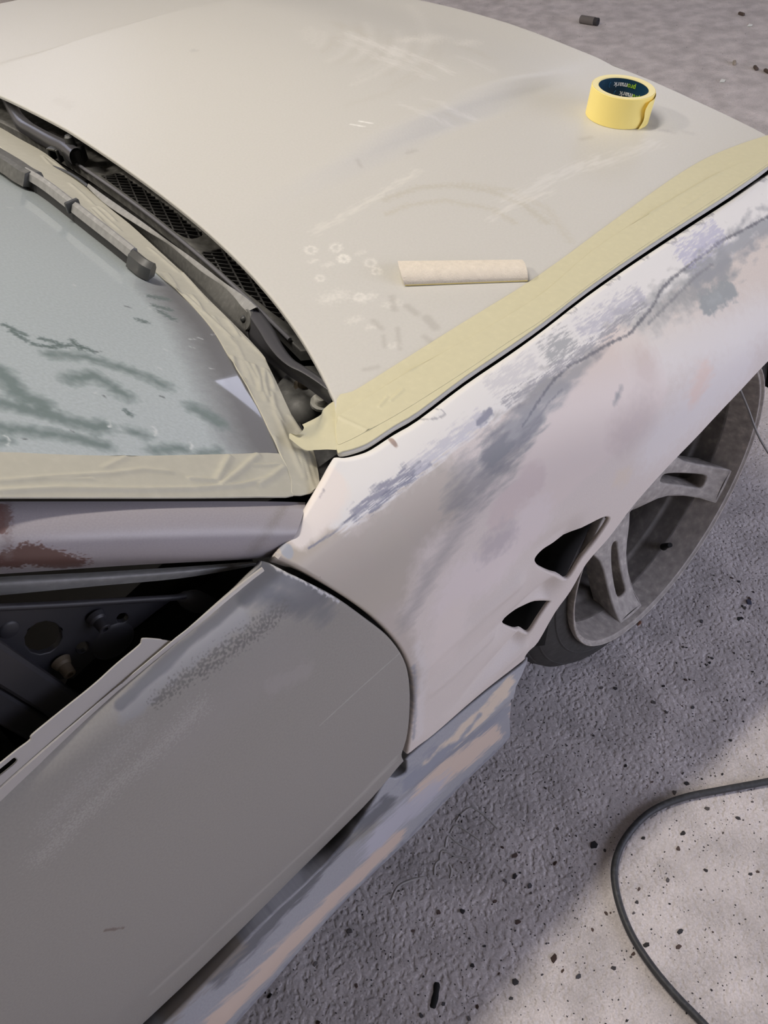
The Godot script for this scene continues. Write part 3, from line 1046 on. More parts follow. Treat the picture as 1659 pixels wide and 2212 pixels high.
		[[Vector2(0.4897, -0.6488), Vector2(0.5033, -0.6456)], 0.0041, Color(0.88, 0.87, 0.845), 0.0108, 0.0079, 0.50, 0.00, 1.0, 175],
		[[Vector2(0.5054, -0.6224), Vector2(0.5168, -0.6196)], 0.0034, Color(0.88, 0.87, 0.845), 0.0089, 0.0065, 0.50, 0.00, 1.0, 175],
		[[Vector2(0.4557, -0.6263), Vector2(0.4655, -0.6239)], 0.0030, Color(0.88, 0.87, 0.845), 0.0077, 0.0057, 0.50, 0.00, 1.0, 175],
		[[Vector2(0.4625, -0.6059), Vector2(0.4701, -0.6040)], 0.0023, Color(0.88, 0.87, 0.845), 0.0059, 0.0043, 0.50, 0.00, 1.0, 175],
		[[Vector2(0.4608, -0.6737), Vector2(0.4788, -0.6695)], 0.0055, Color(0.88, 0.87, 0.845), 0.0144, 0.0106, 0.50, 0.00, 1.0, 175],
		[[Vector2(0.4607, -0.5674), Vector2(0.4692, -0.5651)], 0.0025, Color(0.88, 0.87, 0.845), 0.0065, 0.0048, 0.50, 0.00, 1.0, 175],
		[[Vector2(1.0649, -1.1493), Vector2(1.1031, -1.1618)], 0.0142, Color(0.88, 0.87, 0.845), 0.0369, 0.0272, 0.50, 0.00, 1.0, 175],
		[[Vector2(1.1144, -1.1060), Vector2(1.1440, -1.1151)], 0.0102, Color(0.88, 0.87, 0.845), 0.0266, 0.0197, 0.50, 0.00, 1.0, 175],
		[[Vector2(1.0286, -1.1633), Vector2(1.0509, -1.1690)], 0.0085, Color(0.88, 0.87, 0.845), 0.0220, 0.0162, 0.50, 0.00, 1.0, 175],
		[[Vector2(0.4751, -0.6111), Vector2(0.4733, -0.5962)], 0.0032, Color(0.675, 0.665, 0.645), 0.0050, 0.0012, 0.58, 0.00, 1.0, 150],
		[[Vector2(0.4868, -0.5852), Vector2(0.4659, -0.5587)], 0.0022, Color(0.675, 0.665, 0.645), 0.0048, 0.0011, 0.58, 0.00, 1.0, 150],
		[[Vector2(0.4665, -0.5856), Vector2(0.4555, -0.5711)], 0.0019, Color(0.675, 0.665, 0.645), 0.0048, 0.0011, 0.58, 0.00, 1.0, 150],
		[[Vector2(0.5240, -0.5787), Vector2(0.5194, -0.5608)], 0.0052, Color(0.675, 0.665, 0.645), 0.0051, 0.0012, 0.58, 0.00, 1.0, 150],
		[[Vector2(0.4997, -0.5567), Vector2(0.4991, -0.5454)], 0.0031, Color(0.675, 0.665, 0.645), 0.0049, 0.0011, 0.58, 0.00, 1.0, 150],
		[[Vector2(0.4155, -0.5577), Vector2(0.4293, -0.5519)], 0.0024, Color(0.675, 0.665, 0.645), 0.0046, 0.0011, 0.58, 0.00, 1.0, 150],
		[[Vector2(0.5214, -0.6072), Vector2(0.5203, -0.5910)], 0.0040, Color(0.675, 0.665, 0.645), 0.0052, 0.0012, 0.58, 0.00, 1.0, 150],
		[[Vector2(0.5197, -0.6305), Vector2(0.5058, -0.6113)], 0.0033, Color(0.675, 0.665, 0.645), 0.0052, 0.0012, 0.58, 0.00, 1.0, 150],
		[[Vector2(0.9935, -0.7476), Vector2(1.0095, -0.7435)], 0.0034, Color(0.675, 0.665, 0.645), 0.0088, 0.0020, 0.58, 0.00, 1.0, 150],
		[[Vector2(0.7649, -0.8690), Vector2(0.7774, -0.8683)], 0.0029, Color(0.675, 0.665, 0.645), 0.0075, 0.0017, 0.58, 0.00, 1.0, 150],
		[[Vector2(0.6882, -0.8849), Vector2(0.6850, -0.8760)], 0.0022, Color(0.675, 0.665, 0.645), 0.0058, 0.0013, 0.58, 0.00, 1.0, 150],
		[[Vector2(0.7392, -0.9585), Vector2(0.7481, -0.9387)], 0.0013, Color(0.97, 0.97, 0.96), 0.0027, 0.0012, 0.68, 0.00, 1.0, 70],
		[[Vector2(0.7538, -0.9573), Vector2(0.7619, -0.9385)], 0.0014, Color(0.97, 0.97, 0.96), 0.0027, 0.0012, 0.68, 0.00, 1.0, 70],
		[[Vector2(0.5006, -1.3980), Vector2(0.4988, -1.3536)], 0.0084, Color(0.72, 0.71, 0.69), 0.0128, 0.0101, 0.36, 0.00, 1.0, 70],
		[[Vector2(0.7517, -1.3930), Vector2(0.7515, -1.3852)], 0.0049, Color(0.66, 0.66, 0.65), 0.0064, 0.0039, 0.43, 0.00, 1.0, 70],
		[[Vector2(1.1150, -0.7226), Vector2(1.1192, -0.7139)], 0.0048, Color(0.7, 0.69, 0.68), 0.0063, 0.0058, 0.50, 0.00, 1.0, 225],
		[[Vector2(1.1166, -0.6985), Vector2(1.1209, -0.6899)], 0.0048, Color(0.7, 0.69, 0.68), 0.0062, 0.0057, 0.50, 0.00, 1.0, 225],
		[[Vector2(1.1215, -0.6895), Vector2(1.1258, -0.6810)], 0.0047, Color(0.7, 0.69, 0.68), 0.0062, 0.0057, 0.50, 0.00, 1.0, 225],
		[[Vector2(1.1428, -0.6715), Vector2(1.1472, -0.6630)], 0.0048, Color(0.7, 0.69, 0.68), 0.0062, 0.0057, 0.50, 0.00, 1.0, 225],
	]), car)
	# nose below the bonnet edge
	var m := Mb.new()
	var rows := []
	for s in [[0.004, -0.006], [0.02, -0.02], [0.045, -0.06], [0.06, -0.14], [0.07, -0.28], [0.06, -0.42], [0.03, -0.56]]:
		var line := []
		for k in 33:
			var z := lerpf(-2.02, -0.54, k / 32.0)
			var w := absf(z - MID)
			var x := 1.262 - 0.02 * w - 0.35 * sstep(0.55, 0.85, w) * maxf(w - 0.55, 0.0)
			line.append(Vector3(x + s[0], hood_y(minf(x, 1.24), z) + s[1], z))
		rows.append(line)
	add_grid(m, rows)
	part("front_bumper", m.mesh(), M.primer, car)


func make_fender() -> void:
	var ring := []
	var rear: Array = [Vector2(0.3141, 0.8366), Vector2(0.3092, 0.8367), Vector2(0.2929, 0.8335), Vector2(0.2626, 0.8280), Vector2(0.2328, 0.8228), Vector2(0.2142, 0.8198), Vector2(0.2081, 0.8189), Vector2(0.2066, 0.8182), Vector2(0.2074, 0.8164), Vector2(0.2108, 0.8135), Vector2(0.2200, 0.8015), Vector2(0.2384, 0.7708), Vector2(0.2597, 0.7308), Vector2(0.2778, 0.6903), Vector2(0.2937, 0.6439), Vector2(0.3039, 0.5985), Vector2(0.3070, 0.5520), Vector2(0.3055, 0.5121), Vector2(0.2995, 0.4748), Vector2(0.2943, 0.4432), Vector2(0.2897, 0.4201)]
	var foot: Array = [Vector2(0.2938, 0.4105), Vector2(0.3545, 0.4071), Vector2(0.4261, 0.4014), Vector2(0.4987, 0.3897), Vector2(0.5044, 0.3982)]
	var arch: Array = [Vector2(0.5106, 0.4047), Vector2(0.5279, 0.4094), Vector2(0.5549, 0.4531), Vector2(0.5797, 0.4799), Vector2(0.5997, 0.5213), Vector2(0.6324, 0.5472), Vector2(0.6686, 0.5836), Vector2(0.7067, 0.6055), Vector2(0.7487, 0.6205), Vector2(0.8129, 0.6337), Vector2(0.8840, 0.6432), Vector2(0.9451, 0.6504)]
	var top: Array = [Vector2(1.1522, 0.7846), Vector2(1.0397, 0.7938), Vector2(0.9122, 0.8041), Vector2(0.8013, 0.8119), Vector2(0.6992, 0.8175), Vector2(0.6142, 0.8200), Vector2(0.5545, 0.8220), Vector2(0.4806, 0.8249), Vector2(0.4102, 0.8260), Vector2(0.3784, 0.8279), Vector2(0.3492, 0.8291), Vector2(0.3352, 0.8309), Vector2(0.3207, 0.8340)]
	var far: Array = [Vector2(1.02, 0.652), Vector2(1.09, 0.625), Vector2(1.17, 0.56), Vector2(1.22, 0.47), Vector2(1.235, 0.40), Vector2(1.30, 0.40), Vector2(1.31, 0.55), Vector2(1.29, 0.68), Vector2(1.24, 0.765)]
	ring = rear + foot + arch + far + top
	var ol := ring2(ring, 3)
	var va := ring2([Vector2(0.6262, 0.5871), Vector2(0.6207, 0.5947), Vector2(0.6044, 0.5989), Vector2(0.5679, 0.6011), Vector2(0.5408, 0.6004), Vector2(0.5229, 0.6021), Vector2(0.5103, 0.5996), Vector2(0.5086, 0.5940), Vector2(0.5149, 0.5808), Vector2(0.5352, 0.5536), Vector2(0.5572, 0.5239), Vector2(0.5656, 0.5150), Vector2(0.5736, 0.5205), Vector2(0.5856, 0.5408), Vector2(0.6055, 0.5586), Vector2(0.6199, 0.5763)], 3)
	var vb := ring2([Vector2(0.5395, 0.4891), Vector2(0.5213, 0.5004), Vector2(0.5013, 0.5058), Vector2(0.4815, 0.5099), Vector2(0.4636, 0.5101), Vector2(0.4742, 0.4939), Vector2(0.4878, 0.4746), Vector2(0.5003, 0.4551), Vector2(0.5078, 0.4529), Vector2(0.5203, 0.4691), Vector2(0.5332, 0.4817), Vector2(0.5401, 0.4865)], 3)
	var area := Rect2(0.18, 0.36, 1.16, 0.50)
	part("front_wing", panel(ol, [va, vb], 0.007, on_fender, 0.0035, 0.014, area, Vector3(0, 0, -1), 0.002), painted("fender", area, 1600.0, Color(0.83, 0.795, 0.77), 0.06, [
		[[Vector2(0.2338, 0.7954), Vector2(0.2780, 0.7708), Vector2(0.3400, 0.7732), Vector2(0.3914, 0.7719)], 0.0308, Color(0.714, 0.681, 0.638), 0.0199, 0.0050, 1.00, 0.00, 1.0, 70],
		[[Vector2(0.2564, 0.7458), Vector2(0.2900, 0.7191), Vector2(0.3133, 0.7544)], 0.0327, Color(0.719, 0.687, 0.643), 0.0238, 0.0059, 1.00, 0.00, 1.0, 70],
		[[Vector2(0.2888, 0.6866), Vector2(0.3037, 0.6099), Vector2(0.3040, 0.5360)], 0.0165, Color(0.73, 0.698, 0.665), 0.0165, 0.0049, 1.00, 0.00, 1.0, 70],
		[[Vector2(0.2822, 0.8221), Vector2(0.3181, 0.8201), Vector2(0.3694, 0.8201), Vector2(0.4629, 0.8174), Vector2(0.6161, 0.8107), Vector2(0.8022, 0.8003), Vector2(1.0305, 0.7829), Vector2(1.1566, 0.7724)], 0.0193, Color(0.885, 0.88, 0.875), 0.0052, 0.0037, 1.00, -0.04, 8.0, 300],
		[[Vector2(0.2363, 0.8204), Vector2(0.2675, 0.8221), Vector2(0.2954, 0.8282)], 0.0106, Color(0.9, 0.872, 0.856), 0.0053, 0.0021, 1.00, 0.00, 1.0, 70],
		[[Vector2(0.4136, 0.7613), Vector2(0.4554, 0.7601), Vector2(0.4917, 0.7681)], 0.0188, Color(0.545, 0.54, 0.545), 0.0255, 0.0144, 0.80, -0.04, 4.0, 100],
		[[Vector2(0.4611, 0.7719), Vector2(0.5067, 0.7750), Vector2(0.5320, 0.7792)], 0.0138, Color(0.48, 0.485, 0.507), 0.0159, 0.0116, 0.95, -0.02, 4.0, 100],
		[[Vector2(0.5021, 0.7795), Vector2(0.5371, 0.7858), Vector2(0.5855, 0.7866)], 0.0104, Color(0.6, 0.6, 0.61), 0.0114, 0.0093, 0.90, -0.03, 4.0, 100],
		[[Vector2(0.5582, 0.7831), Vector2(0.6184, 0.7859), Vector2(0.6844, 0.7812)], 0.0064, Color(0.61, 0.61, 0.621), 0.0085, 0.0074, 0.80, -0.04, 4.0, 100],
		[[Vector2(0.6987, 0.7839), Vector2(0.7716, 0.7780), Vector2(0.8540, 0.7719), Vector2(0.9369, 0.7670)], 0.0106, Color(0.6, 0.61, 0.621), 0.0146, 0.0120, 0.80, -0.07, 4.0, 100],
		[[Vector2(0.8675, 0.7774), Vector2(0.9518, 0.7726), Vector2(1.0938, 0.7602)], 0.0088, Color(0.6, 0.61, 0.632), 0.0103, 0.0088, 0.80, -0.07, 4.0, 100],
		[[Vector2(0.6527, 0.7849), Vector2(0.6984, 0.7809), Vector2(0.7255, 0.7792)], 0.0045, Color(0.545, 0.545, 0.567), 0.0045, 0.0057, 0.90, -0.05, 4.0, 100],
		[[Vector2(0.3113, 0.6699), Vector2(0.3503, 0.7061), Vector2(0.3950, 0.7261), Vector2(0.4273, 0.7422)], 0.0092, Color(0.583, 0.572, 0.567), 0.0209, 0.0086, 0.55, -0.05, 3.0, 75],
		[[Vector2(0.5265, 0.7077), Vector2(0.5734, 0.7233), Vector2(0.6466, 0.7369), Vector2(0.6935, 0.7466)], 0.0466, Color(0.845, 0.801, 0.779), 0.0084, 0.0048, 1.00, 0.01, 3.0, 75],
		[[Vector2(0.4548, 0.7094), Vector2(0.4772, 0.7132), Vector2(0.5071, 0.7191)], 0.0198, Color(0.812, 0.763, 0.747), 0.0079, 0.0053, 1.00, -0.02, 3.0, 75],
		[[Vector2(0.3790, 0.6433), Vector2(0.3907, 0.6558), Vector2(0.4405, 0.6406), Vector2(0.5007, 0.6648)], 0.0317, Color(0.856, 0.818, 0.807), 0.0200, 0.0100, 1.00, 0.00, 1.0, 70],
		[[Vector2(0.3567, 0.5728), Vector2(0.3697, 0.6119)], 0.0274, Color(0.856, 0.818, 0.796), 0.0188, 0.0086, 1.00, 0.00, 1.0, 70],
		[[Vector2(0.4357, 0.6771), Vector2(0.4575, 0.6745)], 0.0167, Color(0.719, 0.687, 0.692), 0.0227, 0.0091, 0.80, 0.00, 1.0, 70],
		[[Vector2(0.7031, 0.6619), Vector2(0.7745, 0.6759), Vector2(0.8810, 0.6840)], 0.0324, Color(0.86, 0.84, 0.83), 0.0324, 0.0097, 0.90, 0.00, 1.0, 70],
		[[Vector2(0.7150, 0.7613), Vector2(0.7877, 0.7464), Vector2(0.8838, 0.7168), Vector2(0.9481, 0.7061)], 0.0250, Color(0.872, 0.856, 0.839), 0.0294, 0.0088, 0.80, 0.00, 1.0, 70],
		[[Vector2(0.7105, 0.7516)], 0.0201, Color(0.796, 0.736, 0.709), 0.0236, 0.0071, 0.70, 0.00, 1.0, 70],
		[[Vector2(0.8064, 0.7047), Vector2(0.7774, 0.6927)], 0.0121, Color(0.872, 0.779, 0.73), 0.0166, 0.0091, 0.70, -0.05, 3.0, 75],
		[[Vector2(0.6518, 0.7040), Vector2(0.6803, 0.7076)], 0.0226, Color(0.763, 0.714, 0.698), 0.0306, 0.0080, 0.60, 0.00, 1.0, 70],
		[[Vector2(0.6439, 0.6468)], 0.0129, Color(0.85, 0.796, 0.719), 0.0145, 0.0080, 0.50, 0.00, 1.0, 70],
		[[Vector2(0.6484, 0.7422), Vector2(0.6626, 0.7509)], 0.0023, Color(0.55, 0.55, 0.56), 0.0058, 0.0029, 0.80, 0.00, 1.0, 70],
		[[Vector2(0.5142, 0.7774), Vector2(0.5452, 0.7862), Vector2(0.5778, 0.7922), Vector2(0.6130, 0.7927), Vector2(0.6345, 0.7897), Vector2(0.6702, 0.7871), Vector2(0.7138, 0.7817), Vector2(0.7762, 0.7842), Vector2(0.8000, 0.7878), Vector2(0.8311, 0.7881), Vector2(0.8875, 0.7850), Vector2(0.9596, 0.7806), Vector2(1.0043, 0.7750), Vector2(1.0895, 0.7647)], 0.0009, Color(0.44, 0.445, 0.475), 0.0015, 0.0010, 0.85, 0.00, 1.0, 150],
		[[Vector2(0.5004, 0.7636), Vector2(0.5273, 0.7721), Vector2(0.5597, 0.7802), Vector2(0.5855, 0.7824)], 0.0006, Color(0.5, 0.505, 0.525), 0.0016, 0.0011, 0.70, 0.00, 1.0, 150],
		[[Vector2(0.7493, 0.7779), Vector2(0.7946, 0.7780), Vector2(0.8675, 0.7774), Vector2(0.9139, 0.7745)], 0.0008, Color(0.52, 0.525, 0.545), 0.0020, 0.0013, 0.70, 0.00, 1.0, 150],
		[[Vector2(0.8510, 0.7576), Vector2(0.8833, 0.7547), Vector2(0.9138, 0.7513)], 0.0082, Color(0.594, 0.616, 0.627), 0.0055, 0.0041, 0.90, -0.08, 2.0, 150],
		[[Vector2(0.8603, 0.7572), Vector2(0.8866, 0.7544)], 0.0028, Color(0.66, 0.68, 0.69), 0.0055, 0.0028, 0.70, -0.08, 2.0, 150],
		[[Vector2(0.2917, 0.8076), Vector2(0.3147, 0.8092), Vector2(0.3454, 0.8087), Vector2(0.3790, 0.8067)], 0.0028, Color(0.52, 0.53, 0.6), 0.0032, 0.0044, 0.80, -0.03, 14.0, 500],
		[[Vector2(0.3084, 0.8032), Vector2(0.3402, 0.8039), Vector2(0.3913, 0.8027)], 0.0017, Color(0.46, 0.47, 0.54), 0.0021, 0.0034, 0.75, -0.04, 14.0, 500],
		[[Vector2(0.2374, 0.8090), Vector2(0.2656, 0.8078), Vector2(0.2937, 0.8078)], 0.0006, Color(0.5, 0.51, 0.57), 0.0010, 0.0010, 0.90, -0.03, 12.0, 500],
		[[Vector2(0.3751, 0.8062), Vector2(0.4163, 0.8064), Vector2(0.4715, 0.8041)], 0.0039, Color(0.763, 0.763, 0.801), 0.0043, 0.0061, 0.80, -0.04, 14.0, 500],
		[[Vector2(0.4660, 0.8027), Vector2(0.4862, 0.8026)], 0.0028, Color(0.55, 0.56, 0.62), 0.0028, 0.0037, 0.90, -0.04, 4.0, 150],
		[[Vector2(0.5972, 0.8057), Vector2(0.6316, 0.8054)], 0.0064, Color(0.567, 0.578, 0.6), 0.0074, 0.0106, 0.65, -0.05, 14.0, 600],
		[[Vector2(0.5077, 0.8145), Vector2(0.5704, 0.8102)], 0.0045, Color(0.763, 0.763, 0.785), 0.0060, 0.0090, 0.55, -0.04, 14.0, 600],
		[[Vector2(0.6583, 0.8034), Vector2(0.6928, 0.8008), Vector2(0.7690, 0.7941)], 0.0045, Color(0.676, 0.676, 0.741), 0.0068, 0.0090, 0.60, -0.05, 14.0, 600],
		[[Vector2(0.8756, 0.7926), Vector2(0.9158, 0.7900), Vector2(0.9662, 0.7875)], 0.0064, Color(0.676, 0.676, 0.785), 0.0085, 0.0128, 0.60, -0.06, 14.0, 600],
		[[Vector2(0.5077, 0.8024), Vector2(0.5902, 0.7966), Vector2(0.7037, 0.7916), Vector2(0.7646, 0.7899)], 0.0017, Color(0.62, 0.62, 0.65), 0.0028, 0.0057, 0.80, -0.05, 16.0, 600],
		[[Vector2(0.4392, 0.8200), Vector2(0.4335, 0.8197), Vector2(0.4241, 0.8215), Vector2(0.4146, 0.8247), Vector2(0.4086, 0.8281), Vector2(0.4082, 0.8304), Vector2(0.4137, 0.8308), Vector2(0.4230, 0.8291), Vector2(0.4326, 0.8259), Vector2(0.4388, 0.8224), Vector2(0.4392, 0.8200)], 0.0005, Color(0.66, 0.66, 0.68), 0.0008, 0.0008, 0.80, 0.00, 1.0, 250],
		[[Vector2(0.6712, 0.8159), Vector2(0.6675, 0.8154), Vector2(0.6622, 0.8162), Vector2(0.6573, 0.8178), Vector2(0.6546, 0.8197), Vector2(0.6551, 0.8212), Vector2(0.6588, 0.8217), Vector2(0.6641, 0.8210), Vector2(0.6691, 0.8193), Vector2(0.6718, 0.8174), Vector2(0.6712, 0.8159)], 0.0007, Color(0.66, 0.66, 0.68), 0.0011, 0.0011, 0.80, 0.00, 1.0, 250],
		[[Vector2(0.7455, 0.8135), Vector2(0.7423, 0.8130), Vector2(0.7379, 0.8135), Vector2(0.7341, 0.8147), Vector2(0.7323, 0.8163), Vector2(0.7331, 0.8175), Vector2(0.7363, 0.8180), Vector2(0.7407, 0.8175), Vector2(0.7446, 0.8163), Vector2(0.7464, 0.8148), Vector2(0.7455, 0.8135)], 0.0008, Color(0.66, 0.66, 0.68), 0.0012, 0.0012, 0.80, 0.00, 1.0, 250],
		[[Vector2(0.7613, 0.8122), Vector2(0.7587, 0.8119), Vector2(0.7550, 0.8124), Vector2(0.7515, 0.8136), Vector2(0.7495, 0.8148), Vector2(0.7499, 0.8158), Vector2(0.7525, 0.8161), Vector2(0.7563, 0.8155), Vector2(0.7598, 0.8144), Vector2(0.7617, 0.8131), Vector2(0.7613, 0.8122)], 0.0008, Color(0.66, 0.66, 0.68), 0.0012, 0.0012, 0.80, 0.00, 1.0, 250],
		[[Vector2(0.8257, 0.8093), Vector2(0.8221, 0.8088), Vector2(0.8174, 0.8093), Vector2(0.8132, 0.8106), Vector2(0.8113, 0.8122), Vector2(0.8123, 0.8134), Vector2(0.8158, 0.8139), Vector2(0.8206, 0.8134), Vector2(0.8247, 0.8121), Vector2(0.8267, 0.8105), Vector2(0.8257, 0.8093)], 0.0008, Color(0.66, 0.66, 0.68), 0.0013, 0.0013, 0.80, 0.00, 1.0, 250],
		[[Vector2(0.8883, 0.8035), Vector2(0.8837, 0.8031), Vector2(0.8773, 0.8039), Vector2(0.8717, 0.8057), Vector2(0.8688, 0.8077), Vector2(0.8699, 0.8092), Vector2(0.8745, 0.8096), Vector2(0.8808, 0.8088), Vector2(0.8865, 0.8071), Vector2(0.8894, 0.8051), Vector2(0.8883, 0.8035)], 0.0009, Color(0.66, 0.66, 0.68), 0.0014, 0.0014, 0.80, 0.00, 1.0, 250],
		[[Vector2(0.9208, 0.8023), Vector2(0.9177, 0.8021), Vector2(0.9133, 0.8027), Vector2(0.9092, 0.8040), Vector2(0.9071, 0.8053), Vector2(0.9077, 0.8063), Vector2(0.9108, 0.8065), Vector2(0.9152, 0.8059), Vector2(0.9193, 0.8047), Vector2(0.9214, 0.8033), Vector2(0.9208, 0.8023)], 0.0009, Color(0.66, 0.66, 0.68), 0.0014, 0.0014, 0.80, 0.00, 1.0, 250],
		[[Vector2(0.9566, 0.7984), Vector2(0.9525, 0.7982), Vector2(0.9465, 0.7991), Vector2(0.9410, 0.8008), Vector2(0.9379, 0.8025), Vector2(0.9385, 0.8038), Vector2(0.9426, 0.8040), Vector2(0.9486, 0.8030), Vector2(0.9542, 0.8014), Vector2(0.9572, 0.7996), Vector2(0.9566, 0.7984)], 0.0010, Color(0.66, 0.66, 0.68), 0.0015, 0.0015, 0.80, 0.00, 1.0, 250],
		[[Vector2(0.9843, 0.7974), Vector2(0.9808, 0.7973), Vector2(0.9756, 0.7980), Vector2(0.9709, 0.7994), Vector2(0.9683, 0.8009), Vector2(0.9689, 0.8019), Vector2(0.9724, 0.8021), Vector2(0.9775, 0.8013), Vector2(0.9823, 0.7999), Vector2(0.9849, 0.7984), Vector2(0.9843, 0.7974)], 0.0010, Color(0.66, 0.66, 0.68), 0.0015, 0.0015, 0.80, 0.00, 1.0, 250],
		[[Vector2(1.1369, 0.7842), Vector2(1.1330, 0.7841), Vector2(1.1279, 0.7848), Vector2(1.1236, 0.7860), Vector2(1.1217, 0.7873), Vector2(1.1230, 0.7881), Vector2(1.1269, 0.7883), Vector2(1.1320, 0.7876), Vector2(1.1363, 0.7864), Vector2(1.1382, 0.7851), Vector2(1.1369, 0.7842)], 0.0012, Color(0.66, 0.66, 0.68), 0.0018, 0.0018, 0.80, 0.00, 1.0, 250],
		[[Vector2(0.3719, 0.8244)], 0.0028, Color(0.62, 0.555, 0.53), 0.0012, 0.0016, 0.90, 0.00, 1.0, 70],
		[[Vector2(0.2828, 0.8278), Vector2(0.2744, 0.8263)], 0.0007, Color(0.62, 0.6, 0.62), 0.0011, 0.0011, 0.80, 0.00, 1.0, 70],
		[[Vector2(0.2194, 0.8165)], 0.0052, Color(0.654, 0.67, 0.709), 0.0014, 0.0010, 0.95, 0.00, 1.0, 70],
		[[Vector2(0.3102, 0.5856), Vector2(0.3103, 0.5435), Vector2(0.3056, 0.4878), Vector2(0.2995, 0.4400)], 0.0023, Color(0.52, 0.525, 0.56), 0.0042, 0.0026, 0.75, 0.00, 1.0, 100],
		[[Vector2(0.3179, 0.6166), Vector2(0.3223, 0.5725), Vector2(0.3173, 0.5205), Vector2(0.3083, 0.4342)], 0.0059, Color(0.86, 0.84, 0.835), 0.0099, 0.0040, 0.60, 0.00, 1.0, 100],
	]), car)


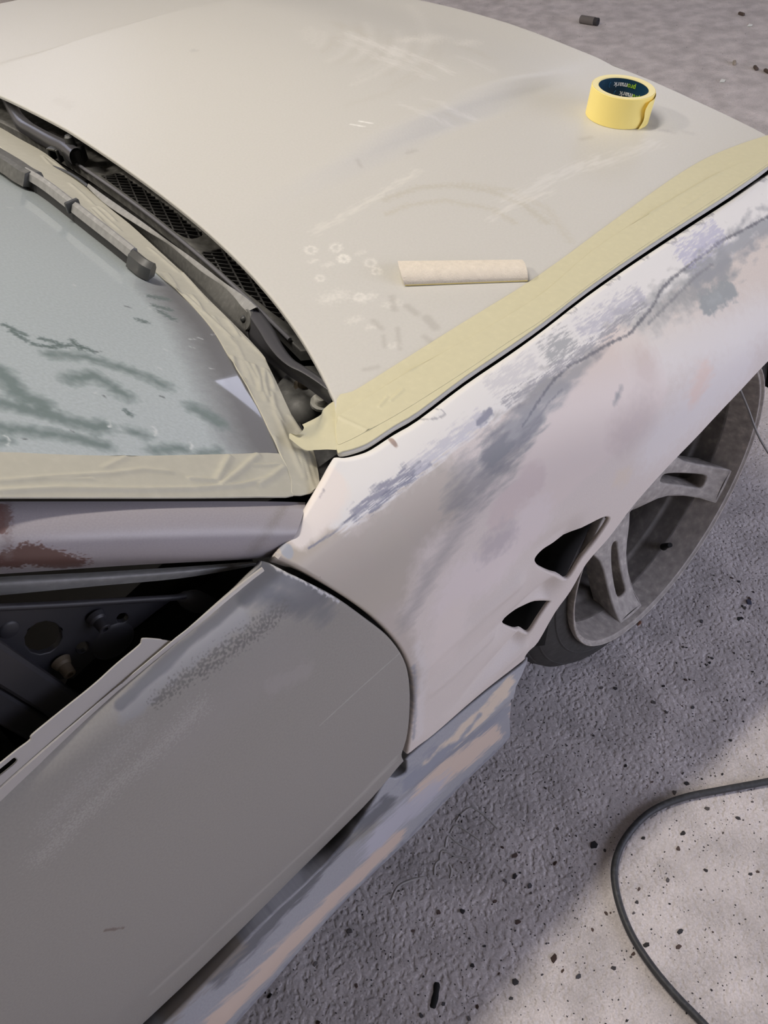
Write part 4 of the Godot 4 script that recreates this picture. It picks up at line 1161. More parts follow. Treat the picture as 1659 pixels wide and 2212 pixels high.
func make_door() -> void:
	var front: Array = [Vector2(0.1958, 0.8184), Vector2(0.2048, 0.8105), Vector2(0.2227, 0.7864), Vector2(0.2432, 0.7538), Vector2(0.2657, 0.7071), Vector2(0.2837, 0.6667), Vector2(0.2966, 0.6239), Vector2(0.3025, 0.5848), Vector2(0.3020, 0.5373), Vector2(0.2967, 0.4870), Vector2(0.2895, 0.4496), Vector2(0.2801, 0.4248)]
	var foot: Array = [Vector2(0.2821, 0.4041), Vector2(0.2705, 0.3988), Vector2(0.2544, 0.3890), Vector2(0.2109, 0.3675), Vector2(0.1069, 0.3455), Vector2(-0.0056, 0.3259), Vector2(-0.1146, 0.3152)]
	var top: Array = [Vector2(-0.0630, 0.8085), Vector2(-0.0358, 0.8089), Vector2(-0.0144, 0.8095), Vector2(0.0072, 0.8096), Vector2(0.0302, 0.8100), Vector2(0.0590, 0.8113), Vector2(0.0773, 0.8120), Vector2(0.1053, 0.8127), Vector2(0.1296, 0.8134), Vector2(0.1556, 0.8148), Vector2(0.1782, 0.8169), Vector2(0.1933, 0.8178)]
	var ring: Array = front + [foot[0], foot[0]] + foot + [Vector2(-0.4, 0.300), Vector2(-1.0, 0.30), Vector2(-1.0, 0.30), Vector2(-1.0, 0.797), Vector2(-1.0, 0.797), Vector2(-0.4, 0.803)] + top
	var ol := ring2(ring, 3)
	var area := Rect2(-0.32, 0.29, 0.64, 0.55)
	var door := part("door", panel(ol, [], 0.010, on_door, 0.0025, 0.010, area, Vector3(0, 0, -1)), painted("door", area, 1000.0, Color(0.575, 0.563, 0.54), 0.07, [
		[[Vector2(0.1674, 0.7436), Vector2(0.1162, 0.7428), Vector2(0.0642, 0.7326)], 0.0297, Color(0.6, 0.585, 0.57), 0.0446, 0.0099, 0.50, 0.00, 1.0, 70],
		[[Vector2(0.1522, 0.7994), Vector2(0.1088, 0.7995), Vector2(0.0673, 0.7989), Vector2(0.0387, 0.7944)], 0.0091, Color(0.585, 0.585, 0.59), 0.0061, 0.0038, 0.90, 0.00, 1.0, 70],
		[[Vector2(0.1942, 0.8120), Vector2(0.1495, 0.8089), Vector2(0.0999, 0.8067), Vector2(0.0617, 0.8039), Vector2(0.0354, 0.8020)], 0.0037, Color(0.43, 0.432, 0.45), 0.0024, 0.0017, 0.95, 0.04, 4.0, 100],
		[[Vector2(0.1959, 0.8105), Vector2(0.2105, 0.7928), Vector2(0.2259, 0.7690), Vector2(0.2039, 0.7801), Vector2(0.1829, 0.7998)], 0.0105, Color(0.385, 0.39, 0.41), 0.0162, 0.0048, 0.95, 0.05, 4.0, 100],
		[[Vector2(0.1937, 0.8147), Vector2(0.1948, 0.8084), Vector2(0.1633, 0.8077)], 0.0050, Color(0.36, 0.365, 0.385), 0.0050, 0.0021, 0.95, 0.03, 4.0, 100],
		[[Vector2(0.2057, 0.7838), Vector2(0.2200, 0.7682), Vector2(0.2234, 0.7490)], 0.0095, Color(0.47, 0.472, 0.48), 0.0143, 0.0067, 0.70, 0.05, 4.0, 100],
		[[Vector2(0.2016, 0.8120), Vector2(0.2159, 0.7929), Vector2(0.2313, 0.7687), Vector2(0.2414, 0.7518)], 0.0012, Color(0.76, 0.76, 0.77), 0.0014, 0.0024, 0.90, 0.00, 1.0, 200],
		[[Vector2(0.1895, 0.7832), Vector2(0.1538, 0.7838), Vector2(0.1162, 0.7868), Vector2(0.0878, 0.7863), Vector2(0.0609, 0.7869)], 0.0029, Color(0.4, 0.395, 0.39), 0.0038, 0.0125, 0.70, 0.00, 1.0, 275],
		[[Vector2(0.1765, 0.7779), Vector2(0.1418, 0.7796), Vector2(0.1035, 0.7804)], 0.0022, Color(0.42, 0.41, 0.405), 0.0039, 0.0105, 0.65, 0.00, 1.0, 275],
		[[Vector2(0.0867, 0.7536), Vector2(0.0515, 0.7468), Vector2(0.0145, 0.7434), Vector2(-0.0303, 0.7380), Vector2(-0.0708, 0.7289)], 0.0038, Color(0.72, 0.71, 0.69), 0.0028, 0.0216, 0.40, 0.00, 1.0, 500],
		[[Vector2(0.0371, 0.7743), Vector2(-0.0094, 0.7656), Vector2(-0.0540, 0.7565)], 0.0034, Color(0.68, 0.67, 0.66), 0.0026, 0.0196, 0.35, 0.00, 1.0, 500],
		[[Vector2(0.1841, 0.6150), Vector2(0.2404, 0.6222), Vector2(0.2937, 0.6269)], 0.0007, Color(0.74, 0.73, 0.72), 0.0012, 0.0004, 0.60, 0.00, 1.0, 70],
		[[Vector2(0.2674, 0.4278), Vector2(0.1545, 0.3983), Vector2(0.0199, 0.3855), Vector2(-0.0860, 0.3713)], 0.0041, Color(0.7, 0.69, 0.67), 0.0068, 0.0041, 0.50, 0.04, 8.0, 100],  # highlight along the fold at the door's foot, painted into the colour
		[[Vector2(-0.0761, 0.5696), Vector2(-0.0698, 0.5605), Vector2(-0.0638, 0.5496)], 0.0014, Color(0.42, 0.37, 0.34), 0.0014, 0.0022, 0.80, 0.00, 1.0, 70],
		[[Vector2(0.1536, 0.7184), Vector2(0.1874, 0.7052)], 0.0094, Color(0.64, 0.62, 0.61), 0.0082, 0.0059, 0.40, 0.00, 1.0, 70],
	]), car)
	part("door", panel(ol, [], 0.04, mirrored(on_side), 0.0025, 0.010, area, Vector3(0, 0, 1)), M.door, car)
	# shoulder rolled over into the window slot, and its inner flange
	var m := Mb.new()
	var roll := [[], [], [], []]
	for k in 72:
		var x := lerpf(-1.0, 0.193, pow(k / 71.0, 0.6))
		var y0 := crease_y(x)
		var zr := roll_z(x)
		var p0 := on_door(Vector2(x, y0))
		p0.y -= 0.0022
		roll[0].append(p0)
		roll[1].append(Vector3(x, y0 + 0.0034, lerpf(p0.z, zr, 0.42)))
		roll[2].append(Vector3(x, y0 + 0.0042, lerpf(p0.z, zr, 0.72)))
		roll[3].append(Vector3(x, y0 + 0.0030, zr))
	add_grid(m, roll)
	var drop := [[], []]
	for p: Vector3 in roll[3]:
		drop[0].append(p)
		drop[1].append(p + Vector3(0, -0.1, 0.004))
	add_grid(m, drop)
	# upright inner flange with its slot
	var fe: Array = [Vector2(0.0901, 0.8177), Vector2(0.0882, 0.8205), Vector2(0.0778, 0.8311), Vector2(0.0749, 0.8302), Vector2(0.0716, 0.8287), Vector2(0.0507, 0.8287), Vector2(0.0345, 0.8277), Vector2(0.0230, 0.8275), Vector2(0.0081, 0.8279), Vector2(-0.0094, 0.8283), Vector2(-0.0256, 0.8283), Vector2(-0.0286, 0.8259), Vector2(-0.0393, 0.8267), Vector2(-0.0527, 0.8270)]
	var fo := spline2(fe, 4)
	fo.append_array(PackedVector2Array([Vector2(-0.35, 0.833), Vector2(-1.0, 0.833), Vector2(-1.0, 0.795), Vector2(-0.35, 0.800), Vector2(0.0, 0.806), Vector2(0.088, 0.8075), Vector2(0.096, 0.811)]))
	var up := func(q: Vector2) -> Vector3:
		return Vector3(q.x, q.y, roll_z(q.x) - 0.001 - 0.25 * (q.y - 0.81))
	part("inner_flange", panel(fo, [ring2([Vector2(-0.0645, 0.8196), Vector2(-0.0623, 0.8233), Vector2(-0.0550, 0.8231), Vector2(-0.0476, 0.8229), Vector2(-0.0438, 0.8228), Vector2(-0.0428, 0.8205), Vector2(-0.0443, 0.8186), Vector2(-0.0501, 0.8184), Vector2(-0.0575, 0.8187)], 2)], 0.006, up, 0.0006, 0.0008, Rect2(), Vector3(0, 0, -1)), M.door, door)
	part("window_sill", m.mesh(), M.door, door)


func roll_z(x: float) -> float:
	return -0.4145 - 0.13 * x if x < 0.10 else lerpf(-0.4275, -0.4385, sstep(0.06, 0.20, x) * 1.35 - 0.35)


func make_skirt() -> void:
	var sk: Array = [Vector2(0.2832, 0.3719), Vector2(0.2896, 0.3858), Vector2(0.2950, 0.3901), Vector2(0.3593, 0.3880), Vector2(0.4307, 0.3852), Vector2(0.5010, 0.3789), Vector2(0.5101, 0.3853), Vector2(0.5125, 0.3764), Vector2(0.4955, 0.3616), Vector2(0.4767, 0.3497), Vector2(0.4768, 0.3050), Vector2(0.4769, 0.2708), Vector2(0.4824, 0.2139), Vector2(0.4781, 0.2042), Vector2(0.4433, 0.1961), Vector2(0.3839, 0.1952), Vector2(0.3215, 0.1854), Vector2(0.2697, 0.1821), Vector2(0.1415, 0.2049), Vector2(0.0611, 0.2058), Vector2(-0.0411, 0.1944)]
	var foot: Array = [Vector2(0.2821, 0.4041), Vector2(0.2705, 0.3988), Vector2(0.2544, 0.3890), Vector2(0.2109, 0.3675), Vector2(0.1069, 0.3455), Vector2(-0.0056, 0.3259), Vector2(-0.1146, 0.3152)]
	var ring: Array = sk + [Vector2(-0.4, 0.194), Vector2(-1.0, 0.194), Vector2(-1.0, 0.194), Vector2(-1.0, 0.296), Vector2(-1.0, 0.296), Vector2(-0.4, 0.297)]
	for k in range(foot.size() - 1, 1, -1):
		ring.append(foot[k] - Vector2(0.0, 0.0035))
	ring.append(Vector2(0.268, 0.3755))
	var area := Rect2(-0.5, 0.08, 1.04, 0.33)
	part("side_skirt", panel(ring2(ring, 3), [], 0.010, on_skirt, 0.003, 0.03, area, Vector3(0, 0, -1)), painted("skirt", area, 800.0, Color(0.61, 0.615, 0.635), 0.06, [
		[[Vector2(0.3149, 0.3571), Vector2(0.3779, 0.3571), Vector2(0.4418, 0.3608), Vector2(0.4723, 0.3689)], 0.0099, Color(0.814, 0.754, 0.682), 0.0049, 0.0063, 1.00, 0.01, 4.0, 100],
		[[Vector2(0.3220, 0.2931), Vector2(0.3887, 0.2810), Vector2(0.4449, 0.2740), Vector2(0.4623, 0.2719)], 0.0387, Color(0.803, 0.737, 0.682), 0.0129, 0.0145, 1.00, -0.02, 4.0, 100],
		[[Vector2(0.2818, 0.3562), Vector2(0.3327, 0.3519), Vector2(0.3967, 0.3246), Vector2(0.4572, 0.3053)], 0.0142, Color(0.55, 0.561, 0.6), 0.0118, 0.0142, 1.00, -0.00, 4.0, 100],
		[[Vector2(0.3619, 0.3511), Vector2(0.4110, 0.3614)], 0.0025, Color(0.572, 0.583, 0.616), 0.0035, 0.0028, 0.90, 0.01, 4.0, 100],
		[[Vector2(0.4572, 0.3053), Vector2(0.4771, 0.2312)], 0.0139, Color(0.572, 0.583, 0.616), 0.0104, 0.0104, 0.90, 0.00, 1.0, 70],
		[[Vector2(0.3169, 0.2645), Vector2(0.2653, 0.2818), Vector2(0.2227, 0.2807)], 0.0298, Color(0.704, 0.704, 0.743), 0.0189, 0.0162, 0.90, -0.10, 4.0, 100],
		[[Vector2(0.2432, 0.2281), Vector2(0.1492, 0.2458), Vector2(0.0539, 0.2519), Vector2(-0.0349, 0.2499), Vector2(-0.0754, 0.2513)], 0.0214, Color(0.786, 0.715, 0.66), 0.0107, 0.0096, 1.00, -0.24, 5.0, 100],
		[[Vector2(0.2409, 0.3536), Vector2(0.1819, 0.3491), Vector2(0.1004, 0.3202), Vector2(0.0356, 0.3148), Vector2(-0.0263, 0.3106)], 0.0112, Color(0.396, 0.402, 0.424), 0.0082, 0.0071, 0.95, -0.02, 4.0, 100],
		[[Vector2(-0.0004, 0.3266), Vector2(-0.0506, 0.3295), Vector2(-0.0892, 0.3239)], 0.0162, Color(0.517, 0.49, 0.462), 0.0130, 0.0114, 0.90, -0.01, 4.0, 100],
		[[Vector2(0.2132, 0.3232), Vector2(0.1809, 0.3409)], 0.0117, Color(0.55, 0.539, 0.506), 0.0156, 0.0136, 0.70, -0.01, 4.0, 100],
		[[Vector2(0.4769, 0.2065), Vector2(0.3809, 0.2030), Vector2(0.2685, 0.1932), Vector2(0.1416, 0.2086), Vector2(-0.0388, 0.2040)], 0.0051, Color(0.517, 0.528, 0.561), 0.0067, 0.0067, 0.90, 0.00, 1.0, 70],
	]), car)


func make_screen() -> void:
	# the pane, from its foot up to the roof
	var ring := []
	var te: Array = [Vector2(0.4136, -1.5132), Vector2(0.4181, -1.3957), Vector2(0.4228, -1.3076), Vector2(0.4067, -1.1638), Vector2(0.3939, -1.0540), Vector2(0.3909, -0.9906), Vector2(0.3831, -0.9145), Vector2(0.3765, -0.8377), Vector2(0.3691, -0.7821), Vector2(0.3646, -0.7247), Vector2(0.3593, -0.6649), Vector2(0.3470, -0.6258), Vector2(0.3304, -0.5815), Vector2(0.3213, -0.5556), Vector2(0.3174, -0.5372), Vector2(0.3111, -0.5140), Vector2(0.2965, -0.4869), Vector2(0.2816, -0.4707)]
	for k in range(te.size() - 1, -1, -1):
		ring.append(te[k] + Vector2(0.0015, 0.0))
	for k in 11:
		var z := lerpf(-1.56, 2.0 * MID + 0.487, k / 10.0)
		ring.append(Vector2(glass_foot(z) - 0.029, z))
	for k in 13:
		var z := lerpf(2.0 * MID + 0.545, -0.545, k / 12.0)
		ring.append(Vector2(-0.36 + 0.06 * (1.0 - pow((z - MID) / 0.74, 2.0)), z))
	var ol := PackedVector2Array(ring)
	var area := Rect2(-0.12, -1.62, 0.60, 1.16)
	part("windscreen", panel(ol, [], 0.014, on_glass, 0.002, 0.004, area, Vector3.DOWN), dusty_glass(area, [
		[[Vector2(0.3436, -0.7765), Vector2(0.3326, -0.6971), Vector2(0.3003, -0.6001), Vector2(0.2746, -0.5250)], 0.0350, Color(0.5, 0.5, 0.51, 0.66), 0.0404, 0.0027, 0.90, 0.00, 1.0, 75],  # dark side of a reflection, painted in as thinner, darker dust
		[[Vector2(0.1516, -0.6443), Vector2(0.1768, -0.6435), Vector2(0.1976, -0.6307), Vector2(0.2161, -0.6148), Vector2(0.2234, -0.6039)], 0.0053, Color(0.47, 0.53, 0.525, 0.8), 0.0119, 0.0042, 0.85, 0.00, 1.0, 100],
		[[Vector2(0.1485, -0.6100), Vector2(0.1708, -0.6176), Vector2(0.1824, -0.5902)], 0.0061, Color(0.47, 0.53, 0.525, 0.8), 0.0110, 0.0039, 0.85, 0.00, 1.0, 100],
		[[Vector2(0.0874, -0.5816), Vector2(0.1130, -0.5672), Vector2(0.1377, -0.5530), Vector2(0.1460, -0.5542)], 0.0064, Color(0.47, 0.53, 0.525, 0.8), 0.0091, 0.0032, 0.85, 0.00, 1.0, 100],
		[[Vector2(0.0752, -0.5549), Vector2(0.1094, -0.5461), Vector2(0.1353, -0.5334)], 0.0051, Color(0.47, 0.53, 0.525, 0.8), 0.0085, 0.0030, 0.85, 0.00, 1.0, 100],
		[[Vector2(0.1042, -0.6195), Vector2(0.1040, -0.5912), Vector2(0.1147, -0.5804)], 0.0073, Color(0.47, 0.53, 0.525, 0.8), 0.0092, 0.0032, 0.85, 0.00, 1.0, 100],
		[[Vector2(0.1705, -0.5427), Vector2(0.1639, -0.5472)], 0.0043, Color(0.47, 0.53, 0.525, 0.8), 0.0095, 0.0033, 0.85, 0.00, 1.0, 100],
		[[Vector2(0.1676, -0.5254), Vector2(0.1915, -0.5269)], 0.0044, Color(0.47, 0.53, 0.525, 0.8), 0.0097, 0.0034, 0.85, 0.00, 1.0, 100],
		[[Vector2(0.1969, -0.5167), Vector2(0.2208, -0.5218)], 0.0036, Color(0.47, 0.53, 0.525, 0.8), 0.0102, 0.0036, 0.85, 0.00, 1.0, 100],
		[[Vector2(0.0665, -0.5422), Vector2(0.0730, -0.5427)], 0.0035, Color(0.47, 0.53, 0.525, 0.8), 0.0078, 0.0027, 0.85, 0.00, 1.0, 100],
		[[Vector2(0.2330, -0.5737), Vector2(0.2430, -0.5555)], 0.0079, Color(0.47, 0.53, 0.525, 0.8), 0.0112, 0.0039, 0.85, 0.00, 1.0, 100],
		[[Vector2(0.1356, -0.6872), Vector2(0.1444, -0.6728)], 0.0023, Color(0.4, 0.46, 0.455, 0.8), 0.0029, 0.0029, 0.80, 0.00, 1.0, 275],
		[[Vector2(0.1369, -0.6768), Vector2(0.1424, -0.6636)], 0.0023, Color(0.4, 0.46, 0.455, 0.8), 0.0029, 0.0029, 0.80, 0.00, 1.0, 275],
		[[Vector2(0.1445, -0.6590), Vector2(0.1553, -0.6560)], 0.0023, Color(0.4, 0.46, 0.455, 0.8), 0.0029, 0.0029, 0.80, 0.00, 1.0, 275],
		[[Vector2(0.1550, -0.6684), Vector2(0.1655, -0.6625)], 0.0024, Color(0.4, 0.46, 0.455, 0.8), 0.0030, 0.0030, 0.80, 0.00, 1.0, 275],
		[[Vector2(0.1579, -0.6562), Vector2(0.1733, -0.6597)], 0.0024, Color(0.4, 0.46, 0.455, 0.8), 0.0030, 0.0030, 0.80, 0.00, 1.0, 275],
		[[Vector2(0.1788, -0.6674), Vector2(0.1793, -0.6554)], 0.0024, Color(0.4, 0.46, 0.455, 0.8), 0.0030, 0.0030, 0.80, 0.00, 1.0, 275],
		[[Vector2(0.1811, -0.6605), Vector2(0.1882, -0.6520)], 0.0024, Color(0.4, 0.46, 0.455, 0.8), 0.0030, 0.0030, 0.80, 0.00, 1.0, 275],
		[[Vector2(0.3011, -0.7674), Vector2(0.3173, -0.7658)], 0.0037, Color(0.4, 0.46, 0.455, 0.8), 0.0047, 0.0047, 0.80, 0.00, 1.0, 275],
		[[Vector2(0.2947, -0.7466), Vector2(0.3060, -0.7410)], 0.0035, Color(0.4, 0.46, 0.455, 0.8), 0.0044, 0.0044, 0.80, 0.00, 1.0, 275],
		[[Vector2(0.2931, -0.7350), Vector2(0.2983, -0.7211)], 0.0034, Color(0.4, 0.46, 0.455, 0.8), 0.0042, 0.0042, 0.80, 0.00, 1.0, 275],
		[[Vector2(0.2609, -0.7135), Vector2(0.2648, -0.7107)], 0.0031, Color(0.4, 0.46, 0.455, 0.8), 0.0039, 0.0039, 0.80, 0.00, 1.0, 275],
		[[Vector2(0.1721, -0.5716), Vector2(0.1734, -0.5659)], 0.0020, Color(0.4, 0.46, 0.455, 0.8), 0.0025, 0.0025, 0.80, 0.00, 1.0, 275],
		[[Vector2(0.1509, -0.5608), Vector2(0.1521, -0.5599), Vector2(0.1524, -0.5583), Vector2(0.1517, -0.5562), Vector2(0.1502, -0.5542), Vector2(0.1482, -0.5526)], 0.0007, Color(0.8, 0.82, 0.82, 0.97), 0.0009, 0.0009, 0.90, 0.00, 1.0, 225],
		[[Vector2(0.1816, -0.5524), Vector2(0.1831, -0.5513), Vector2(0.1835, -0.5492), Vector2(0.1825, -0.5465), Vector2(0.1805, -0.5439), Vector2(0.1778, -0.5419)], 0.0007, Color(0.8, 0.82, 0.82, 0.97), 0.0010, 0.0010, 0.90, 0.00, 1.0, 225],
		[[Vector2(0.2011, -0.5334), Vector2(0.2025, -0.5324), Vector2(0.2028, -0.5306), Vector2(0.2020, -0.5284), Vector2(0.2002, -0.5263), Vector2(0.1978, -0.5246)], 0.0007, Color(0.8, 0.82, 0.82, 0.97), 0.0010, 0.0010, 0.90, 0.00, 1.0, 225],
		[[Vector2(0.0736, -0.5469), Vector2(0.0749, -0.5459), Vector2(0.0752, -0.5441), Vector2(0.0746, -0.5418), Vector2(0.0731, -0.5396), Vector2(0.0712, -0.5379)], 0.0006, Color(0.8, 0.82, 0.82, 0.97), 0.0008, 0.0008, 0.90, 0.00, 1.0, 225],
		[[Vector2(0.2109, -0.5899), Vector2(0.2134, -0.5882)], 0.0007, Color(0.3, 0.33, 0.33, 0.9), 0.0011, 0.0011, 0.70, 0.00, 1.0, 225],
		[[Vector2(0.2335, -0.6302), Vector2(0.2345, -0.6278)], 0.0008, Color(0.78, 0.8, 0.8, 0.95), 0.0013, 0.0013, 0.70, 0.00, 1.0, 225],
		[[Vector2(0.0826, -0.5438), Vector2(0.0856, -0.5427)], 0.0005, Color(0.3, 0.33, 0.33, 0.9), 0.0008, 0.0008, 0.70, 0.00, 1.0, 225],
		[[Vector2(0.1914, -0.6520), Vector2(0.1955, -0.6526)], 0.0007, Color(0.3, 0.33, 0.33, 0.9), 0.0012, 0.0012, 0.70, 0.00, 1.0, 225],
		[[Vector2(0.2841, -0.6322), Vector2(0.2872, -0.6318)], 0.0008, Color(0.78, 0.8, 0.8, 0.95), 0.0014, 0.0014, 0.70, 0.00, 1.0, 225],
		[[Vector2(0.4853, -0.9365), Vector2(0.4837, -0.9306)], 0.0019, Color(0.3, 0.33, 0.33, 0.9), 0.0031, 0.0031, 0.70, 0.00, 1.0, 225],
		[[Vector2(0.3475, -0.8614), Vector2(0.3496, -0.8588)], 0.0014, Color(0.78, 0.8, 0.8, 0.95), 0.0023, 0.0023, 0.70, 0.00, 1.0, 225],
		[[Vector2(0.3244, -0.6945), Vector2(0.3309, -0.6959)], 0.0010, Color(0.78, 0.8, 0.8, 0.95), 0.0017, 0.0017, 0.70, 0.00, 1.0, 225],
		[[Vector2(0.3046, -0.6867), Vector2(0.3080, -0.6841)], 0.0010, Color(0.78, 0.8, 0.8, 0.95), 0.0016, 0.0016, 0.70, 0.00, 1.0, 225],
		[[Vector2(0.2535, -0.9772), Vector2(0.2575, -0.9780)], 0.0015, Color(0.78, 0.8, 0.8, 0.95), 0.0025, 0.0025, 0.70, 0.00, 1.0, 225],
		[[Vector2(0.4012, -0.9669), Vector2(0.4032, -0.9639)], 0.0018, Color(0.3, 0.33, 0.33, 0.9), 0.0030, 0.0030, 0.70, 0.00, 1.0, 225],
		[[Vector2(0.2309, -0.7769), Vector2(0.2308, -0.7733)], 0.0010, Color(0.78, 0.8, 0.8, 0.95), 0.0017, 0.0017, 0.70, 0.00, 1.0, 225],
		[[Vector2(0.1588, -0.5933), Vector2(0.1611, -0.5937)], 0.0006, Color(0.78, 0.8, 0.8, 0.95), 0.0010, 0.0010, 0.70, 0.00, 1.0, 225],
		[[Vector2(0.3699, -0.7800), Vector2(0.3696, -0.7762)], 0.0012, Color(0.78, 0.8, 0.8, 0.95), 0.0021, 0.0021, 0.70, 0.00, 1.0, 225],
		[[Vector2(0.2610, -0.7402), Vector2(0.2649, -0.7385)], 0.0010, Color(0.3, 0.33, 0.33, 0.9), 0.0016, 0.0016, 0.70, 0.00, 1.0, 225],
		[[Vector2(0.1802, -0.5473), Vector2(0.1823, -0.5452)], 0.0006, Color(0.78, 0.8, 0.8, 0.95), 0.0010, 0.0010, 0.70, 0.00, 1.0, 225],
		[[Vector2(0.1647, -0.5900), Vector2(0.1653, -0.5881)], 0.0006, Color(0.3, 0.33, 0.33, 0.9), 0.0010, 0.0010, 0.70, 0.00, 1.0, 225],
		[[Vector2(0.3510, -0.8189), Vector2(0.3580, -0.8213)], 0.0013, Color(0.3, 0.33, 0.33, 0.9), 0.0022, 0.0022, 0.70, 0.00, 1.0, 225],
		[[Vector2(0.5364, -1.1629), Vector2(0.5403, -1.1626)], 0.0029, Color(0.78, 0.8, 0.8, 0.95), 0.0048, 0.0048, 0.70, 0.00, 1.0, 225],
		[[Vector2(0.2854, -0.6678), Vector2(0.2887, -0.6672)], 0.0009, Color(0.78, 0.8, 0.8, 0.95), 0.0015, 0.0015, 0.70, 0.00, 1.0, 225],
		[[Vector2(0.3847, -0.8091), Vector2(0.3881, -0.8054)], 0.0013, Color(0.3, 0.33, 0.33, 0.9), 0.0022, 0.0022, 0.70, 0.00, 1.0, 225],
		[[Vector2(0.2562, -0.6615), Vector2(0.2573, -0.6590)], 0.0008, Color(0.78, 0.8, 0.8, 0.95), 0.0014, 0.0014, 0.70, 0.00, 1.0, 225],
		[[Vector2(0.2934, -0.6828), Vector2(0.2987, -0.6825)], 0.0009, Color(0.78, 0.8, 0.8, 0.95), 0.0016, 0.0016, 0.70, 0.00, 1.0, 225],
		[[Vector2(0.2848, -0.7407), Vector2(0.2855, -0.7384)], 0.0010, Color(0.78, 0.8, 0.8, 0.95), 0.0017, 0.0017, 0.70, 0.00, 1.0, 225],
		[[Vector2(0.4417, -0.8342), Vector2(0.4452, -0.8331)], 0.0015, Color(0.3, 0.33, 0.33, 0.9), 0.0025, 0.0025, 0.70, 0.00, 1.0, 225],
		[[Vector2(0.1196, -0.5501), Vector2(0.1204, -0.5487)], 0.0005, Color(0.3, 0.33, 0.33, 0.9), 0.0009, 0.0009, 0.70, 0.00, 1.0, 225],
	]), car)
	# pillar beside it and the seal under the pillar
	var pil := part("windscreen_pillar", smooth_strip([[Vector3(0.0076, 0.9703, -0.5250), Vector3(0.0446, 0.9577, -0.5050), Vector3(0.1306, 0.9065, -0.4870), Vector3(0.2243, 0.8458, -0.4740), Vector3(0.2661, 0.8176, -0.4680)], [Vector3(0.0029, 0.9683, -0.5150), Vector3(0.0391, 0.9571, -0.4930), Vector3(0.1234, 0.9075, -0.4740), Vector3(0.2147, 0.8478, -0.4600), Vector3(0.2523, 0.8248, -0.4520)], [Vector3(-0.0067, 0.9563, -0.5050), Vector3(0.0294, 0.9480, -0.4800), Vector3(0.1129, 0.8984, -0.4610), Vector3(0.2012, 0.8402, -0.4470), Vector3(0.2348, 0.8223, -0.4400)], [Vector3(-0.0149, 0.9369, -0.5080), Vector3(0.0221, 0.9312, -0.4800), Vector3(0.1068, 0.8784, -0.4620), Vector3(0.1930, 0.8197, -0.4490), Vector3(0.2241, 0.8081, -0.4430)], [Vector3(-0.0209, 0.9113, -0.5250), Vector3(0.0185, 0.9057, -0.4970), Vector3(0.1086, 0.8540, -0.4790), Vector3(0.1959, 0.8002, -0.4630), Vector3(0.2250, 0.7888, -0.4550)]]), painted("pillar", Rect2(0, 0, 0.3, 1.0), 500.0, Color(0.62, 0.60, 0.615), 0.08, [
		[[Vector2(0.2200, 0.2750), Vector2(0.1983, 0.3083), Vector2(0.2200, 0.3417), Vector2(0.2426, 0.3708)], 0.0369, Color(0.4, 0.3, 0.28), 0.0084, 0.0201, 0.95, 0.00, 1.0, 75],
		[[Vector2(0.0333, 0.2542), Vector2(0.0892, 0.2600), Vector2(0.1175, 0.2533)], 0.0135, Color(0.44, 0.33, 0.31), 0.0045, 0.0090, 0.90, 0.00, 1.0, 75],
		[[Vector2(0.0056, 0.2667), Vector2(0.2117, 0.2667)], 0.0075, Color(0.5, 0.46, 0.46), 0.0125, 0.0100, 0.50, 0.00, 1.0, 75],
		[[Vector2(0.0472, 0.8500), Vector2(0.1950, 0.7500)], 0.0170, Color(0.52, 0.5, 0.48), 0.0340, 0.0136, 0.50, 0.00, 1.0, 75],
	]), car)
	part("door_seal", smooth_strip([[Vector3(-0.0229, 0.9031, -0.5300), Vector3(0.0177, 0.8960, -0.5050), Vector3(0.0760, 0.8616, -0.4920), Vector3(0.1442, 0.8190, -0.4810), Vector3(0.2071, 0.7820, -0.4700)], [Vector3(-0.0251, 0.9065, -0.5200), Vector3(0.0146, 0.8989, -0.4950), Vector3(0.0724, 0.8647, -0.4830), Vector3(0.1402, 0.8225, -0.4730), Vector3(0.2040, 0.7872, -0.4640)], [Vector3(-0.0301, 0.8929, -0.5240), Vector3(0.0105, 0.8845, -0.5000), Vector3(0.0702, 0.8529, -0.4870), Vector3(0.1395, 0.8114, -0.4770), Vector3(0.2048, 0.7812, -0.4670)]]), M.dusty_pale, pil)


# a strip between rails, smooth along and across
func smooth_strip(rails: Array, along := 8, across := 5) -> ArrayMesh:
	var lines := []
	for r in rails:
		lines.append(spline3(r, along))
	var cols := []
	for j in lines[0].size():
		var c := []
		for l in lines:
			c.append(l[j])
		cols.append(Array(spline3(c, across)))
	var m := Mb.new()
	add_grid(m, cols)
	return m.mesh()


func cowl_at(q: Vector2) -> Vector3:
	return Vector3(q.x, foot_y(q.y) - 0.012 + 0.010 * sstep(0.03, 0.0, q.x - trim_x(q.y)), q.y)


func trim_x(z: float) -> float:
	var w := z - MID
	return 0.4465 - 0.105 * w * w


func trough_at(q: Vector2) -> Vector3:
	return Vector3(q.x, foot_y(q.y) - 0.04 - 0.02 * sstep(-0.75, -0.55, q.y), q.y)


